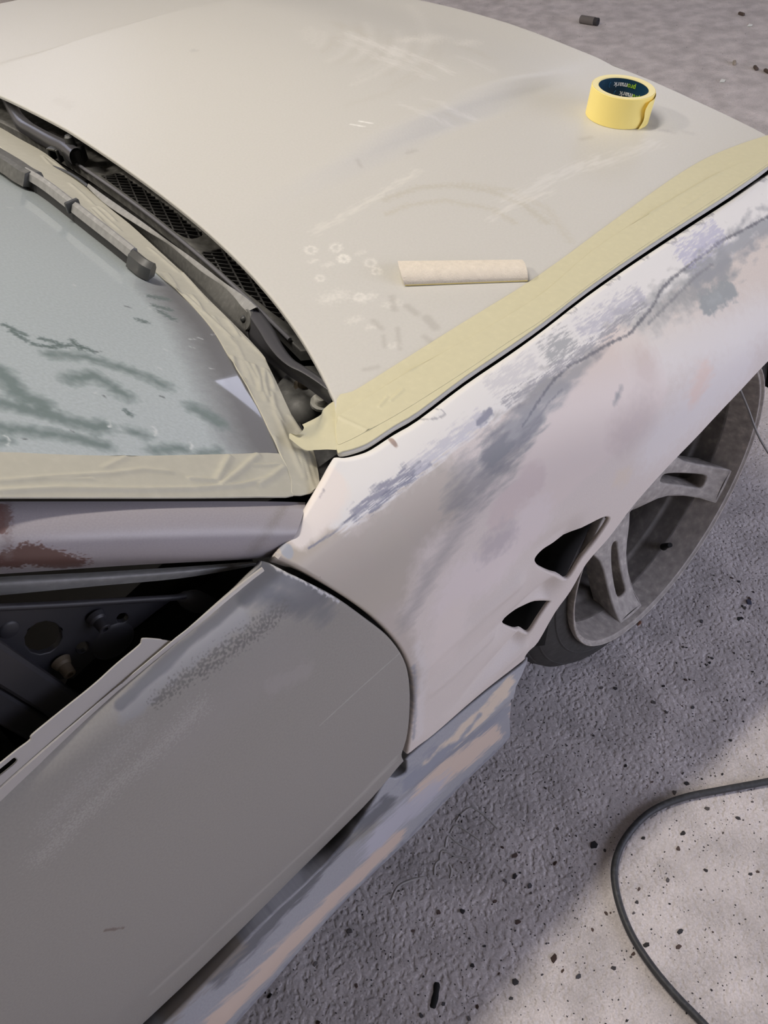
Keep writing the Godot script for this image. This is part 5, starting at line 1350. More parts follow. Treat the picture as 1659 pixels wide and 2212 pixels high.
func make_cowl() -> void:
	var ring := []
	for k in 21:
		var z := lerpf(-0.66, 2.0 * MID + 0.66, k / 20.0)
		ring.append(Vector2(trim_x(z) + 0.0015, z))
	for k in 21:
		var z := lerpf(2.0 * MID + 0.60, -0.60, k / 20.0)
		ring.append(Vector2(0.56 - 0.1 * (z - MID) * (z - MID), z))
	var ga := ring2([Vector2(0.4602, -1.2111), Vector2(0.4751, -1.2141), Vector2(0.4880, -1.2116), Vector2(0.4862, -1.1762), Vector2(0.4861, -1.1414), Vector2(0.4839, -1.0980), Vector2(0.4812, -1.0412), Vector2(0.4762, -0.9906), Vector2(0.4761, -0.9634), Vector2(0.4632, -0.9601), Vector2(0.4505, -0.9610), Vector2(0.4466, -0.9754), Vector2(0.4486, -1.0103), Vector2(0.4516, -1.0596), Vector2(0.4540, -1.1102), Vector2(0.4565, -1.1636), Vector2(0.4593, -1.2009)], 2)
	var gb := ring2([Vector2(0.4415, -0.9089), Vector2(0.4540, -0.9164), Vector2(0.4675, -0.9152), Vector2(0.4720, -0.9121), Vector2(0.4677, -0.8832), Vector2(0.4638, -0.8493), Vector2(0.4595, -0.8163), Vector2(0.4527, -0.7808), Vector2(0.4459, -0.7464), Vector2(0.4370, -0.7184), Vector2(0.4358, -0.7134), Vector2(0.4335, -0.7219), Vector2(0.4316, -0.7439), Vector2(0.4322, -0.7670), Vector2(0.4316, -0.7938), Vector2(0.4324, -0.8233), Vector2(0.4346, -0.8497), Vector2(0.4378, -0.8808)], 2)
	var cowl := part("scuttle_panel", panel(PackedVector2Array(ring), [ga, gb], 0.008, cowl_at, 0.002, 0.012, Rect2(), Vector3.DOWN), M.cowl, car)
	for g in [ga, gb]:
		part("grille", lattice(g), M.lattice, cowl)
	var t := Mb.new()
	var path := PackedVector3Array()
	for k in 41:
		var z := lerpf(-0.68, -1.34, k / 40.0)
		path.append(Vector3(trim_x(z), foot_y(z) + 0.001, z))
	add_tube(t, path, 0.0026, 8)
	part("trim_strip", t.mesh(), mat(Color(0.42, 0.42, 0.44), 0.3), cowl)
	var tr := PackedVector2Array([Vector2(0.20, -0.46), Vector2(0.30, -0.46), Vector2(0.44, -0.52), Vector2(0.52, -0.70), Vector2(0.60, -1.28), Vector2(0.52, -1.86), Vector2(0.44, -2.04), Vector2(0.20, -2.1), Vector2(0.33, -1.8), Vector2(0.36, -1.28), Vector2(0.30, -0.75)])
	var tro := part("drain_channel", panel(tr, [], 0.02, trough_at, 0.002, 0.01, Rect2(), Vector3.DOWN), M.dusty_black, car)
	# raised boss with its two fixings at the near end
	var hp: Vector3 = Vector3(0.3810, 0.7853, -0.6316)
	var h := Mb.new()
	var rows := []
	for i in 9:
		var row := []
		for k in 24:
			var a := TAU * k / 24.0
			var r := sin(i / 8.0 * PI / 2)
			row.append(hp + Vector3(cos(a) * 0.052 * (0.45 + 0.55 * r), 0.022 * cos(i / 8.0 * PI / 2) - 0.01, sin(a) * 0.034 * (0.45 + 0.55 * r)).rotated(Vector3.UP, 0.55))
		rows.append(row)
	add_grid(h, rows, true, true)
	add_face(h, rows[0], Vector3.UP)
	part("boss", h.mesh(), M.cowl, tro)
	var bolts: Array = [Vector3(0.3842, 0.7971, -0.6280), Vector3(0.3806, 0.7950, -0.5944)]
	for k in 2:
		var b := Mb.new()
		var tb := Transform3D(Basis(Vector3.RIGHT, 0.3), bolts[k])
		add_lathe(b, tb, [Vector2(0.0001, 0.009), Vector2(0.006, 0.009), Vector2(0.0068, 0.007), Vector2(0.0068, 0.0), Vector2(0.011, 0.0), Vector2(0.011, -0.004)], 12)
		part("bolt", b.mesh(), M.brass if k == 0 else M.white, tro)


func lattice(ring: PackedVector2Array) -> ArrayMesh:
	var m := Mb.new()
	var box := Rect2(ring[0], Vector2.ZERO)
	for p in ring:
		box = box.expand(p)
	var c := box.get_center()
	var fams := [[Vector2(-0.342, 0.94), 0.0150], [Vector2(0.80, 0.60), 0.0112]]
	for f in fams:
		var d: Vector2 = f[0].normalized()
		var nrm := Vector2(-d.y, d.x)
		for k in range(-40, 41):
			var o: Vector2 = c + nrm * (k * f[1])
			var segs := Geometry2D.intersect_polyline_with_polygon(PackedVector2Array([(o - d) * 100.0, (o + d) * 100.0]), scaled(ring, 100.0))
			for s in segs:
				var a: Vector2 = s[0] / 100.0
				var b: Vector2 = s[s.size() - 1] / 100.0
				if a.distance_to(b) < 0.002:
					continue
				var pa := cowl_at(a)
				var pb := cowl_at(b)
				var mid := (pa + pb) * 0.5 + Vector3(0, -0.006, 0)
				var z := (pb - pa).normalized()
				var bas := Basis(Vector3.UP.cross(z).normalized(), Vector3.UP, z)
				add_box(m, Transform3D(bas, mid), Vector3(0.0019, 0.012, pa.distance_to(pb) + 0.002))
	return m.mesh()


func scaled(r: PackedVector2Array, k: float) -> PackedVector2Array:
	var o := PackedVector2Array()
	for p in r:
		o.append(p * k)
	return o


func make_wipers() -> void:
	var u: Array = [Vector3(0.4048, 0.8638, -1.1225), Vector3(0.4033, 0.8631, -1.0791), Vector3(0.4026, 0.8607, -0.9779), Vector3(0.4007, 0.8587, -0.9121), Vector3(0.4009, 0.8573, -0.8741), Vector3(0.4005, 0.8558, -0.8370), Vector3(0.3986, 0.8537, -0.7884), Vector3(0.3994, 0.8524, -0.7615), Vector3(0.3998, 0.8513, -0.7384), Vector3(0.3978, 0.8501, -0.7171)]
	var r: Array = [Vector3(0.4014, 0.8609, -1.1235), Vector3(0.3944, 0.8597, -1.0584), Vector3(0.3962, 0.8574, -0.9676), Vector3(0.3989, 0.8556, -0.9106), Vector3(0.3968, 0.8541, -0.8692), Vector3(0.3945, 0.8523, -0.8262), Vector3(0.3954, 0.8505, -0.7849), Vector3(0.3923, 0.8492, -0.7571), Vector3(0.3882, 0.8482, -0.7375), Vector3(0.3863, 0.8474, -0.7224)]
	var l: Array = [Vector3(0.4093, 0.8443, -1.1560), Vector3(0.4037, 0.8431, -1.0813), Vector3(0.4002, 0.8411, -0.9908), Vector3(0.3942, 0.8392, -0.9291), Vector3(0.3901, 0.8375, -0.8791), Vector3(0.3844, 0.8357, -0.8340), Vector3(0.3786, 0.8338, -0.7906), Vector3(0.3740, 0.8318, -0.7488), Vector3(0.3747, 0.8308, -0.7287), Vector3(0.3754, 0.8301, -0.7162)]
	var m := Mb.new()
	var cols := []
	var su := spline3(u, 6)
	var sr := spline3(r, 6)
	var sl := spline3(l, 6)
	var drop := Vector3(0.002, -0.016, 0)
	var cols2 := []
	for i in su.size():
		cols.append([su[i] + drop, su[i], su[i].lerp(sr[i], 0.15) + Vector3(0, 0.001, 0), sr[i].lerp(su[i], 0.15) + Vector3(0, 0.0005, 0), sr[i]])
		cols2.append([sr[i], sr[i].lerp(sl[i], 0.12), sl[i], sl[i] + Vector3(0.002, -0.01, 0)])
	add_grid(m, cols)
	var m2 := Mb.new()
	add_grid(m2, cols2)
	var arm := part("wiper_arm", m.mesh(), M.dusty_pale, car, "dusty grey wiper arm")
	part("flank", m2.mesh(), M.dusty, arm, "darker speckled flank of the arm")
	# hinge pin and the curved head that runs to the pivot
	var hb := Mb.new()
	var piv: Vector3 = sr[sr.size() - 1].lerp(sl[sl.size() - 1], 0.5)
	var nrm := (sl[sl.size() - 1] - sr[sr.size() - 1]).cross(sr[sr.size() - 1] - sr[sr.size() - 4]).normalized()
	if nrm.y < 0.0:
		nrm = -nrm
	var back := (sr[sr.size() - 6] - sr[sr.size() - 1]).normalized()
	var bas := Basis(back, nrm, back.cross(nrm))
	add_lathe(hb, Transform3D(bas, piv + back * 0.006), [Vector2(0.0001, 0.0035), Vector2(0.0025, 0.003), Vector2(0.0042, 0.001), Vector2(0.0045, -0.003)], 20, false)
	part("rivet", hb.mesh(), M.plastic, arm)
	var ck := Mb.new()
	add_lathe(ck, Transform3D(bas, piv + back * 0.0045 - nrm * 0.003), [Vector2(0.0001, 0.0028), Vector2(0.0115, 0.0028), Vector2(0.0125, 0.0015), Vector2(0.0125, -0.008)], 28)
	part("hinge_cheek", ck.mesh(), M.dusty, arm)
	var hl: Array = [Vector3(0.3788, 0.8261, -0.7169), Vector3(0.3740, 0.8250, -0.6961), Vector3(0.3710, 0.8237, -0.6731), Vector3(0.3727, 0.8224, -0.6508), Vector3(0.3734, 0.8211, -0.6288), Vector3(0.3754, 0.8200, -0.6113), Vector3(0.3760, 0.8186, -0.5885), Vector3(0.3762, 0.8171, -0.5666)]
	var hm: Array = [Vector3(0.3846, 0.8460, -0.7141), Vector3(0.3778, 0.8446, -0.6882), Vector3(0.3699, 0.8431, -0.6623), Vector3(0.3647, 0.8416, -0.6373), Vector3(0.3640, 0.8404, -0.6171), Vector3(0.3674, 0.8393, -0.5996), Vector3(0.3695, 0.8379, -0.5778), Vector3(0.3698, 0.8363, -0.5544)]
	var hr: Array = [Vector3(0.4042, 0.8407, -0.7272), Vector3(0.3998, 0.8396, -0.7062), Vector3(0.3929, 0.8382, -0.6814), Vector3(0.3833, 0.8366, -0.6537), Vector3(0.3779, 0.8351, -0.6288), Vector3(0.3793, 0.8337, -0.6067), Vector3(0.3803, 0.8324, -0.5864), Vector3(0.3796, 0.8310, -0.5644)]
	var q := Mb.new()
	cols = []
	var s0 := spline3(hl, 6)
	var s1 := spline3(hm, 6)
	var s2 := spline3(hr, 6)
	for i in s0.size():
		cols.append(Array(spline3([s0[i] + Vector3(0, -0.01, 0), s0[i], s1[i].lerp(s0[i], 0.2), s1[i], s1[i].lerp(s2[i], 0.5) + Vector3(0, 0.0025, 0), s2[i], s2[i] + Vector3(0.001, -0.014, 0)], 3)))
	add_grid(q, cols)
	part("arm_head", q.mesh(), M.gloss, arm, "glossy dark head of the wiper arm")
	# thin rod from the arm to the blade
	var thin: Array = [Vector3(0.3886, 0.8590, -1.2746), Vector3(0.3925, 0.8590, -1.2534), Vector3(0.4026, 0.8588, -1.2096), Vector3(0.4062, 0.8585, -1.1749), Vector3(0.4052, 0.8579, -1.1302)]
	var tm := Mb.new()
	add_tube(tm, spline3(thin, 5), 0.0028, 8, 0.6)
	part("rod", tm.mesh(), M.plastic, arm)
	# blade
	var bl: Array = [Vector3(0.3149, 0.9189, -1.0780), Vector3(0.3200, 0.9140, -1.0364), Vector3(0.3203, 0.9102, -0.9737), Vector3(0.3208, 0.9064, -0.9236), Vector3(0.3222, 0.9013, -0.8739), Vector3(0.3231, 0.8970, -0.8359)]
	var path := spline3(bl, 6)
	var bm := Mb.new()
	blade_sweep(bm, path, [Vector2(-0.0065, 0.000), Vector2(-0.006, 0.006), Vector2(-0.0015, 0.0075), Vector2(-0.001, 0.012), Vector2(0.003, 0.013), Vector2(0.0065, 0.0095), Vector2(0.007, 0.001)])
	var blade := part("wiper_blade", bm.mesh(), M.dusty_pale, car)
	var rb := Mb.new()
	blade_sweep(rb, path, [Vector2(-0.003, 0.001), Vector2(-0.0012, -0.0105), Vector2(0.0, -0.0125), Vector2(0.0012, -0.0105), Vector2(0.003, 0.001)])
	part("rubber_lip", rb.mesh(), M.rubber, blade)
	var cap: Array = [Vector3(0.3226, 0.8963, -0.8355), Vector3(0.3231, 0.8938, -0.8152), Vector3(0.3274, 0.8901, -0.8064)]
	var cm := Mb.new()
	blade_sweep(cm, spline3(cap, 5), [Vector2(-0.009, -0.008), Vector2(-0.0085, 0.003), Vector2(-0.002, 0.010), Vector2(0.004, 0.012), Vector2(0.009, 0.006), Vector2(0.009, -0.008)], true)
	part("end_cap", cm.mesh(), M.plastic, blade)
	var con: Array = [Vector3(0.3113, 0.9322, -1.1382), Vector3(0.3152, 0.9289, -1.1079), Vector3(0.3165, 0.9271, -1.0822), Vector3(0.3202, 0.9242, -1.0658)]
	var cn := Mb.new()
	blade_sweep(cn, spline3([con[0] + (con[0] - con[1]) * 2.0] + con, 4), [Vector2(-0.0165, -0.016), Vector2(-0.016, -0.002), Vector2(-0.012, 0.003), Vector2(0.006, 0.0045), Vector2(0.013, 0.002), Vector2(0.0145, -0.014)], true)
	part("connector", cn.mesh(), M.dusty, blade)
	var clip := Mb.new()
	var cd := (path[14] - path[12]).normalized()
	var cb := Basis(cd, Vector3.UP, cd.cross(Vector3.UP).normalized()).orthonormalized()
	add_box(clip, Transform3D(cb, path[13] + Vector3(0, 0.008, 0)), Vector3(0.006, 0.013, 0.017), 0.001)
	part("joint_clip", clip.mesh(), M.plastic, blade)
	# the other arm, cut by the picture's border
	var lo: Array = [Vector3(0.4723, 0.8527, -1.5842), Vector3(0.4640, 0.8535, -1.5528), Vector3(0.4440, 0.8552, -1.4767), Vector3(0.4343, 0.8559, -1.4313), Vector3(0.4339, 0.8565, -1.3854), Vector3(0.4350, 0.8569, -1.3216), Vector3(0.4372, 0.8570, -1.2806), Vector3(0.4337, 0.8569, -1.2435)]
	var hi: Array = [Vector3(0.4853, 0.8532, -1.5651), Vector3(0.4737, 0.8543, -1.5179), Vector3(0.4598, 0.8554, -1.4647), Vector3(0.4526, 0.8562, -1.4070), Vector3(0.4527, 0.8567, -1.3584), Vector3(0.4553, 0.8569, -1.3171), Vector3(0.4578, 0.8570, -1.2879), Vector3(0.4563, 0.8570, -1.2547)]
	var lm := Mb.new()
	cols = []
	var a0 := spline3(lo, 6)
	var a1 := spline3(hi, 6)
	for i in a0.size():
		cols.append(Array(spline3([a0[i] + Vector3(0, -0.012, 0), a0[i], a0[i].lerp(a1[i], 0.25) + Vector3(0, 0.005, 0), a0[i].lerp(a1[i], 0.6) + Vector3(0, 0.0055, 0), a1[i], a1[i] + Vector3(0, -0.014, 0)], 3)))
	add_grid(lm, cols)
	var second := part("wiper_arm", lm.mesh(), M.gloss, car, "glossy black curved wiper arm ending at a capped nut")
	var nut: Vector3 = Vector3(0.4532, 0.8470, -1.2742)
	var nm := Mb.new()
	add_lathe(nm, Transform3D(Basis(), nut), [Vector2(0.0001, 0.010), Vector2(0.016, 0.010), Vector2(0.0175, 0.008), Vector2(0.0175, -0.012)], 28)
	part("pivot", nm.mesh(), M.plastic, second)
	var cp := Mb.new()
	add_lathe(cp, Transform3D(Basis(), nut + Vector3(0, 0.010, 0)), [Vector2(0.0001, 0.017), Vector2(0.005, 0.0165), Vector2(0.0075, 0.014), Vector2(0.0082, 0.0)], 6, true)
	part("nut", cp.mesh(), M.plastic, second)
	var cl := Mb.new()
	var cpos: Vector3 = Vector3(0.4368, 0.8430, -1.3035)
	var bb := Basis(Vector3.UP, 0.35)
	add_box(cl, Transform3D(bb, cpos + bb * Vector3(0, 0, -0.008)), Vector3(0.016, 0.02, 0.004), 0.001)
	add_box(cl, Transform3D(bb, cpos + bb * Vector3(0, 0, 0.010)), Vector3(0.016, 0.02, 0.004), 0.001)
	add_box(cl, Transform3D(bb, cpos + bb * Vector3(0, 0.009, 0.001)), Vector3(0.016, 0.004, 0.016), 0.001)
	part("hose_clip", cl.mesh(), M.plastic, second)


func blade_sweep(m: Mb, path: PackedVector3Array, prof: Array, caps := true) -> void:
	var rows := []
	var n := path.size()
	for i in n:
		var d := (path[mini(i + 1, n - 1)] - path[maxi(i - 1, 0)]).normalized()
		var side := d.cross(Vector3(0.45, 0.86, 0.2).normalized()).normalized()
		var up := side.cross(d)
		var row := []
		for p: Vector2 in prof:
			row.append(path[i] + side * p.x + up * p.y)
		rows.append(row)
	# faceted across, smooth along
	for k in prof.size() - 1:
		var two := []
		for r in rows:
			two.append([r[k], r[k + 1]])
		add_grid(m, two)
	if caps:
		add_face(m, rows[0], path[0] - path[1])
		add_face(m, rows[n - 1], path[n - 1] - path[n - 2])


func make_bracket() -> void:
	var pz := -0.475
	var place := func(q: Vector2) -> Vector3:
		return Vector3(q.x, q.y, pz)
	var ol := PackedVector2Array([Vector2(-0.0102, 0.9100), Vector2(0.0050, 0.8971), Vector2(0.0409, 0.8663), Vector2(0.0818, 0.8325), Vector2(0.1226, 0.7985), Vector2(0.1059, 0.7971), Vector2(0.0866, 0.7944), Vector2(0.0637, 0.7930), Vector2(0.0406, 0.7897), Vector2(0.0214, 0.7841), Vector2(0.0089, 0.7954), Vector2(-0.0019, 0.8280), Vector2(-0.0212, 0.8859)])
	var holes := [PackedVector2Array([Vector2(0.0326, 0.8431), Vector2(0.0301, 0.8344), Vector2(0.0244, 0.8288), Vector2(0.0171, 0.8280), Vector2(0.0104, 0.8320), Vector2(0.0061, 0.8397), Vector2(0.0052, 0.8490), Vector2(0.0079, 0.8573), Vector2(0.0134, 0.8625), Vector2(0.0203, 0.8635), Vector2(0.0269, 0.8599), Vector2(0.0314, 0.8524)]), PackedVector2Array([Vector2(0.0821, 0.8117), Vector2(0.0812, 0.8093), Vector2(0.0792, 0.8082), Vector2(0.0769, 0.8087), Vector2(0.0747, 0.8106), Vector2(0.0733, 0.8133), Vector2(0.0731, 0.8163), Vector2(0.0741, 0.8186), Vector2(0.0760, 0.8197), Vector2(0.0783, 0.8193), Vector2(0.0805, 0.8174), Vector2(0.0819, 0.8146)]), PackedVector2Array([Vector2(0.0444, 0.8097), Vector2(0.0436, 0.8067), Vector2(0.0416, 0.8048), Vector2(0.0391, 0.8045), Vector2(0.0367, 0.8060), Vector2(0.0351, 0.8087), Vector2(0.0346, 0.8120), Vector2(0.0355, 0.8150), Vector2(0.0374, 0.8168), Vector2(0.0399, 0.8171), Vector2(0.0423, 0.8157), Vector2(0.0440, 0.8130)])]
	var br := part("mirror_bracket", panel(ol, holes, 0.008, place, 0.0012, 0.004, Rect2(), Vector3(0, 0, -1)), M.bracket, car)
	var e := Mb.new()
	add_tube(e, spline3([Vector3(-0.0095, 0.9169, -0.4690), Vector3(0.0055, 0.9042, -0.4690), Vector3(0.0409, 0.8739, -0.4690), Vector3(0.0812, 0.8406, -0.4690), Vector3(0.1216, 0.8072, -0.4690), Vector3(0.1312, 0.8002, -0.4690)], 5), 0.0028, 8)
	part("top_edge", e.mesh(), M.bracket, br)
	var lump := Mb.new()
	add_tube(lump, spline3([Vector3(0.1259, 0.8019, -0.4710), Vector3(0.1343, 0.7900, -0.4710), Vector3(0.1450, 0.7759, -0.4710), Vector3(0.1541, 0.7687, -0.4710)], 5), PackedFloat32Array([0.003, 0.004, 0.005, 0.007, 0.008, 0.009, 0.0098, 0.010, 0.010, 0.0095, 0.0088, 0.008, 0.0072, 0.006, 0.005, 0.004]), 12)
	part("rubber_end", lump.mesh(), M.rubber, br)
	var st: Array = [Vector3(0.0595, 0.8355, -0.4750), Vector3(0.0199, 0.8129, -0.4750)]
	for k in 2:
		var s := Mb.new()
		var t := Transform3D(Basis(Vector3.RIGHT, PI / 2 + 0.25), st[k] + Vector3(0, 0, 0.001))
		add_lathe(s, t, [Vector2(0.0082, 0.0), Vector2(0.007, 0.004), Vector2(0.0055, 0.006), Vector2(0.005, 0.014), Vector2(0.0046, 0.0148), Vector2(0.0026, 0.0148), Vector2(0.0026, 0.005)], 20)
		part("stud", s.mesh(), M.bracket if k == 0 else M.brass, br)
	var ds: Array = [Vector3(0.0626, 0.7962, -0.4750), Vector3(0.0022, 0.8738, -0.4750)]
	for k in 2:
		var s := Mb.new()
		var rr := 0.019 if k == 0 else 0.008
		add_lathe(s, Transform3D(Basis(Vector3.RIGHT, PI / 2), ds[k]), [Vector2(0.0001, 0.0022), Vector2(rr * 0.8, 0.0022), Vector2(rr, 0.0)], 28, false)
		part("pressed_boss", s.mesh(), M.bracket, br)
	var ch: Array = [Vector3(-0.0251, 0.9099, -0.4550), Vector3(-0.0168, 0.8671, -0.4550), Vector3(-0.0074, 0.8281, -0.4550), Vector3(0.0056, 0.7804, -0.4550)]
	var c := Mb.new()
	blade_sweep_flat(c, ch)
	part("window_channel", c.mesh(), M.bracket, br)


func blade_sweep_flat(m: Mb, pts: Array) -> void:
	var d: Vector3 = (pts[3] - pts[0]).normalized()
	var z := Vector3(0, 0, 1)
	var up := z.cross(d).normalized()
	var a: Vector3 = pts[0]
	var len_: float = a.distance_to(pts[3])
	var b := Basis(d, up, z)
	add_box(m, Transform3D(b, a + d * len_ * 0.5), Vector3(len_, 0.026, 0.012), 0.003)
	add_box(m, Transform3D(b, a + d * len_ * 0.5 - up * 0.026 * signf(up.y)), Vector3(len_, 0.022, 0.008), 0.002)


func make_wheel() -> void:
	var w := holder("wheel", car)
	var n := Vector3(0.0444, 0.0302, 0.9986).normalized()
	var ex := (Vector3.RIGHT - n * n.x).normalized()
	w.transform = Transform3D(Basis(ex, n.cross(ex), n), Vector3(0.9104, 0.3445, -0.4277))
	# lathes turn about y: swing their axis onto the axle
	var ax := Transform3D(Basis(Vector3.RIGHT, PI / 2))
	var t := Mb.new()
	add_lathe(t, ax, [Vector2(0.252, -0.016), Vector2(0.263, -0.012), Vector2(0.272, -0.013), Vector2(0.292, -0.018), Vector2(0.310, -0.025), Vector2(0.323, -0.034), Vector2(0.332, -0.045), Vector2(0.338, -0.060), Vector2(0.3415, -0.080), Vector2(0.342, -0.12), Vector2(0.342, -0.20), Vector2(0.338, -0.24), Vector2(0.325, -0.27), Vector2(0.28, -0.285), Vector2(0.25, -0.275)], 96, false)
	var tyre := part("tyre", t.mesh(), M.tyre, w)
	for g in 3:
		var gr := Mb.new()
		add_lathe(gr, ax, [Vector2(0.3418, -0.108 - g * 0.035), Vector2(0.3432, -0.110 - g * 0.035), Vector2(0.3432, -0.116 - g * 0.035), Vector2(0.3418, -0.118 - g * 0.035)], 64, false)
		part("tread_rib", gr.mesh(), M.tyre, tyre)
	# cuts across the shoulder of the tread
	for k in 72:
		var a := TAU * k / 72.0
		var tb := Mb.new()
		var dr := Vector3(cos(a), sin(a), 0)
		add_box(tb, Transform3D(Basis(dr.cross(Vector3(0, 0, 1)), dr, Vector3(0, 0, 1)), dr * 0.3408 + Vector3(0, 0, -0.085)), Vector3(0.0022, 0.004, 0.036))
		if absf(wrapf(a - PI, -PI, PI)) < 1.5:
			part("tread_sipe", tb.mesh(), M.letter, tyre)
	# sidewall lettering
	write_round("ONTI HC CR 02", tyre, M.letter, 0.2785, -0.0150, deg_to_rad(172.5), 0.0115, 0.35)
	for g in 3:
		var sr := Mb.new()
		var q: Vector2 = [Vector2(0.284, -0.0155), Vector2(0.314, -0.0275), Vector2(0.330, -0.043)][g]
		add_lathe(sr, ax, [q + Vector2(-0.0015, 0.0), q + Vector2(0.0006, 0.0016), q + Vector2(0.002, -0.0015)], 96, false)
		part("sidewall_ring", sr.mesh(), M.tyre, tyre)
	# rim: lip, stepped outer edge, barrel
	var r := Mb.new()
	add_lathe(r, ax, [Vector2(0.258, -0.016), Vector2(0.2625, -0.008), Vector2(0.2622, -0.001), Vector2(0.2606, 0.0008), Vector2(0.2592, -0.0005), Vector2(0.2580, -0.004), Vector2(0.2560, -0.0045), Vector2(0.2545, -0.003), Vector2(0.2530, -0.005), Vector2(0.2500, -0.030), Vector2(0.2470, -0.052)], 96, false)
	part("rim", r.mesh(), M.rim, w)
	var ba := Mb.new()
	add_lathe(ba, ax, [Vector2(0.2470, -0.052), Vector2(0.2440, -0.056), Vector2(0.2425, -0.085), Vector2(0.238, -0.092), Vector2(0.230, -0.094), Vector2(0.228, -0.125), Vector2(0.224, -0.26), Vector2(0.235, -0.27)], 96, false)
	part("barrel", ba.mesh(), M.barrel, w, "darker inner barrel of the wheel")
	var bz := Mb.new()
	add_lathe(bz, ax, [Vector2(0.0001, -0.150), Vector2(0.185, -0.150), Vector2(0.188, -0.155), Vector2(0.188, -0.175), Vector2(0.226, -0.18)], 64)
	part("brake_disc", bz.mesh(), M.disc, w)
	# five double spokes
	for k in 5:
		var s := spoke_mesh()
		var o := part("spoke", s, M.rim, w)
		o.rotation.z = deg_to_rad(-28.5 - 72.0 * k)
	var h := Mb.new()
	add_lathe(h, ax, [Vector2(0.0001, -0.086), Vector2(0.034, -0.086), Vector2(0.036, -0.089), Vector2(0.036, -0.092), Vector2(0.100, -0.093), Vector2(0.106, -0.098), Vector2(0.106, -0.14)], 48)
	part("hub", h.mesh(), M.rim, w)
	for k in 5:
		var b := Mb.new()
		var a := deg_to_rad(10.0 + 72.0 * k)
		add_lathe(b, Transform3D(Basis(Vector3.RIGHT, PI / 2), Vector3(cos(a) * 0.056, sin(a) * 0.056, -0.092)), [Vector2(0.0001, 0.010), Vector2(0.008, 0.010), Vector2(0.0095, 0.0), Vector2(0.012, 0.0)], 6)
		part("wheel_bolt", b.mesh(), M.disc, w)
	var v := Mb.new()
	var va := deg_to_rad(-64.0)
	var vd := Vector3(cos(va), sin(va), 0)
	add_tube(v, PackedVector3Array([vd * 0.240 + Vector3(0, 0, -0.05), vd * 0.228 + Vector3(0, 0, -0.045), vd * 0.205 + Vector3(0, 0, -0.032)]), PackedFloat32Array([0.007, 0.0055, 0.0045]), 12)
	part("valve", v.mesh(), M.black, w)


# one Y-shaped pair of bars, along +x of the wheel's own plane
func spoke_mesh() -> ArrayMesh:
	var ol := PackedVector2Array()
	var half := [[0.080, 0.058], [0.110, 0.079], [0.117, 0.068], [0.126, 0.055], [0.140, 0.0435], [0.160, 0.0365], [0.195, 0.0335], [0.225, 0.0335], [0.2500, 0.0345]]
	for q in half:
		ol.append(Vector2(q[0], -q[1]))
	for k in range(half.size() - 1, -1, -1):
		ol.append(Vector2(half[k][0], half[k][1]))
	var slot := ring2([Vector2(0.122, 0.0), Vector2(0.126, 0.0075), Vector2(0.150, 0.0105), Vector2(0.185, 0.0120), Vector2(0.212, 0.0132), Vector2(0.219, 0.0095), Vector2(0.220, 0.0), Vector2(0.219, -0.0095), Vector2(0.212, -0.0132), Vector2(0.185, -0.0120), Vector2(0.150, -0.0105), Vector2(0.126, -0.0075)], 2)
	var place := func(q: Vector2) -> Vector3:
		var r := clampf(q.length() / 0.2560, 0.0, 1.0)
		return Vector3(q.x, q.y, -0.001 - 0.096 * pow(1.0 - r * r, 0.65) - 9.0 * pow(maxf(absf(q.y) - 0.022, 0.0), 2.0))
	return panel(ol, [slot], 0.006, place, 0.004, 0.040, Rect2(), Vector3(0, 0, -1))


func write_round(text: String, parent: Node, m: Material, radius: float, z: float, from: float, size: float, tilt: float) -> void:
	var a := from
	for ch in text:
		if ch != " ":
			var tm := letter_mesh(ch, size)
			var o := part("letter", tm, m, parent)
			var up := Vector3(cos(a), sin(a), 0)
			var nrm := Vector3(0, 0, 1).rotated(Vector3(0, 0, 1).cross(up).normalized(), tilt)
			var b := Basis(up.rotated(nrm.cross(up).normalized(), 0.0).cross(nrm).normalized(), up, nrm)
			b = Basis(nrm.cross(up).normalized() * -1.0, up, nrm)
			b.x = b.y.cross(b.z).normalized()
			b.y = b.z.cross(b.x).normalized()
			o.transform = Transform3D(b, up * radius + Vector3(0, 0, z))
		a -= size * 0.78 / radius


func letter_mesh(ch: String, size: float, depth := 0.001) -> TextMesh:
	var tm := TextMesh.new()
	tm.text = ch
	var f := SystemFont.new()
	f.font_names = PackedStringArray(["Droid Sans"])
	f.font_weight = 700
	tm.font = f
	tm.font_size = 32
	tm.pixel_size = size / 24.0
	tm.depth = depth
	return tm


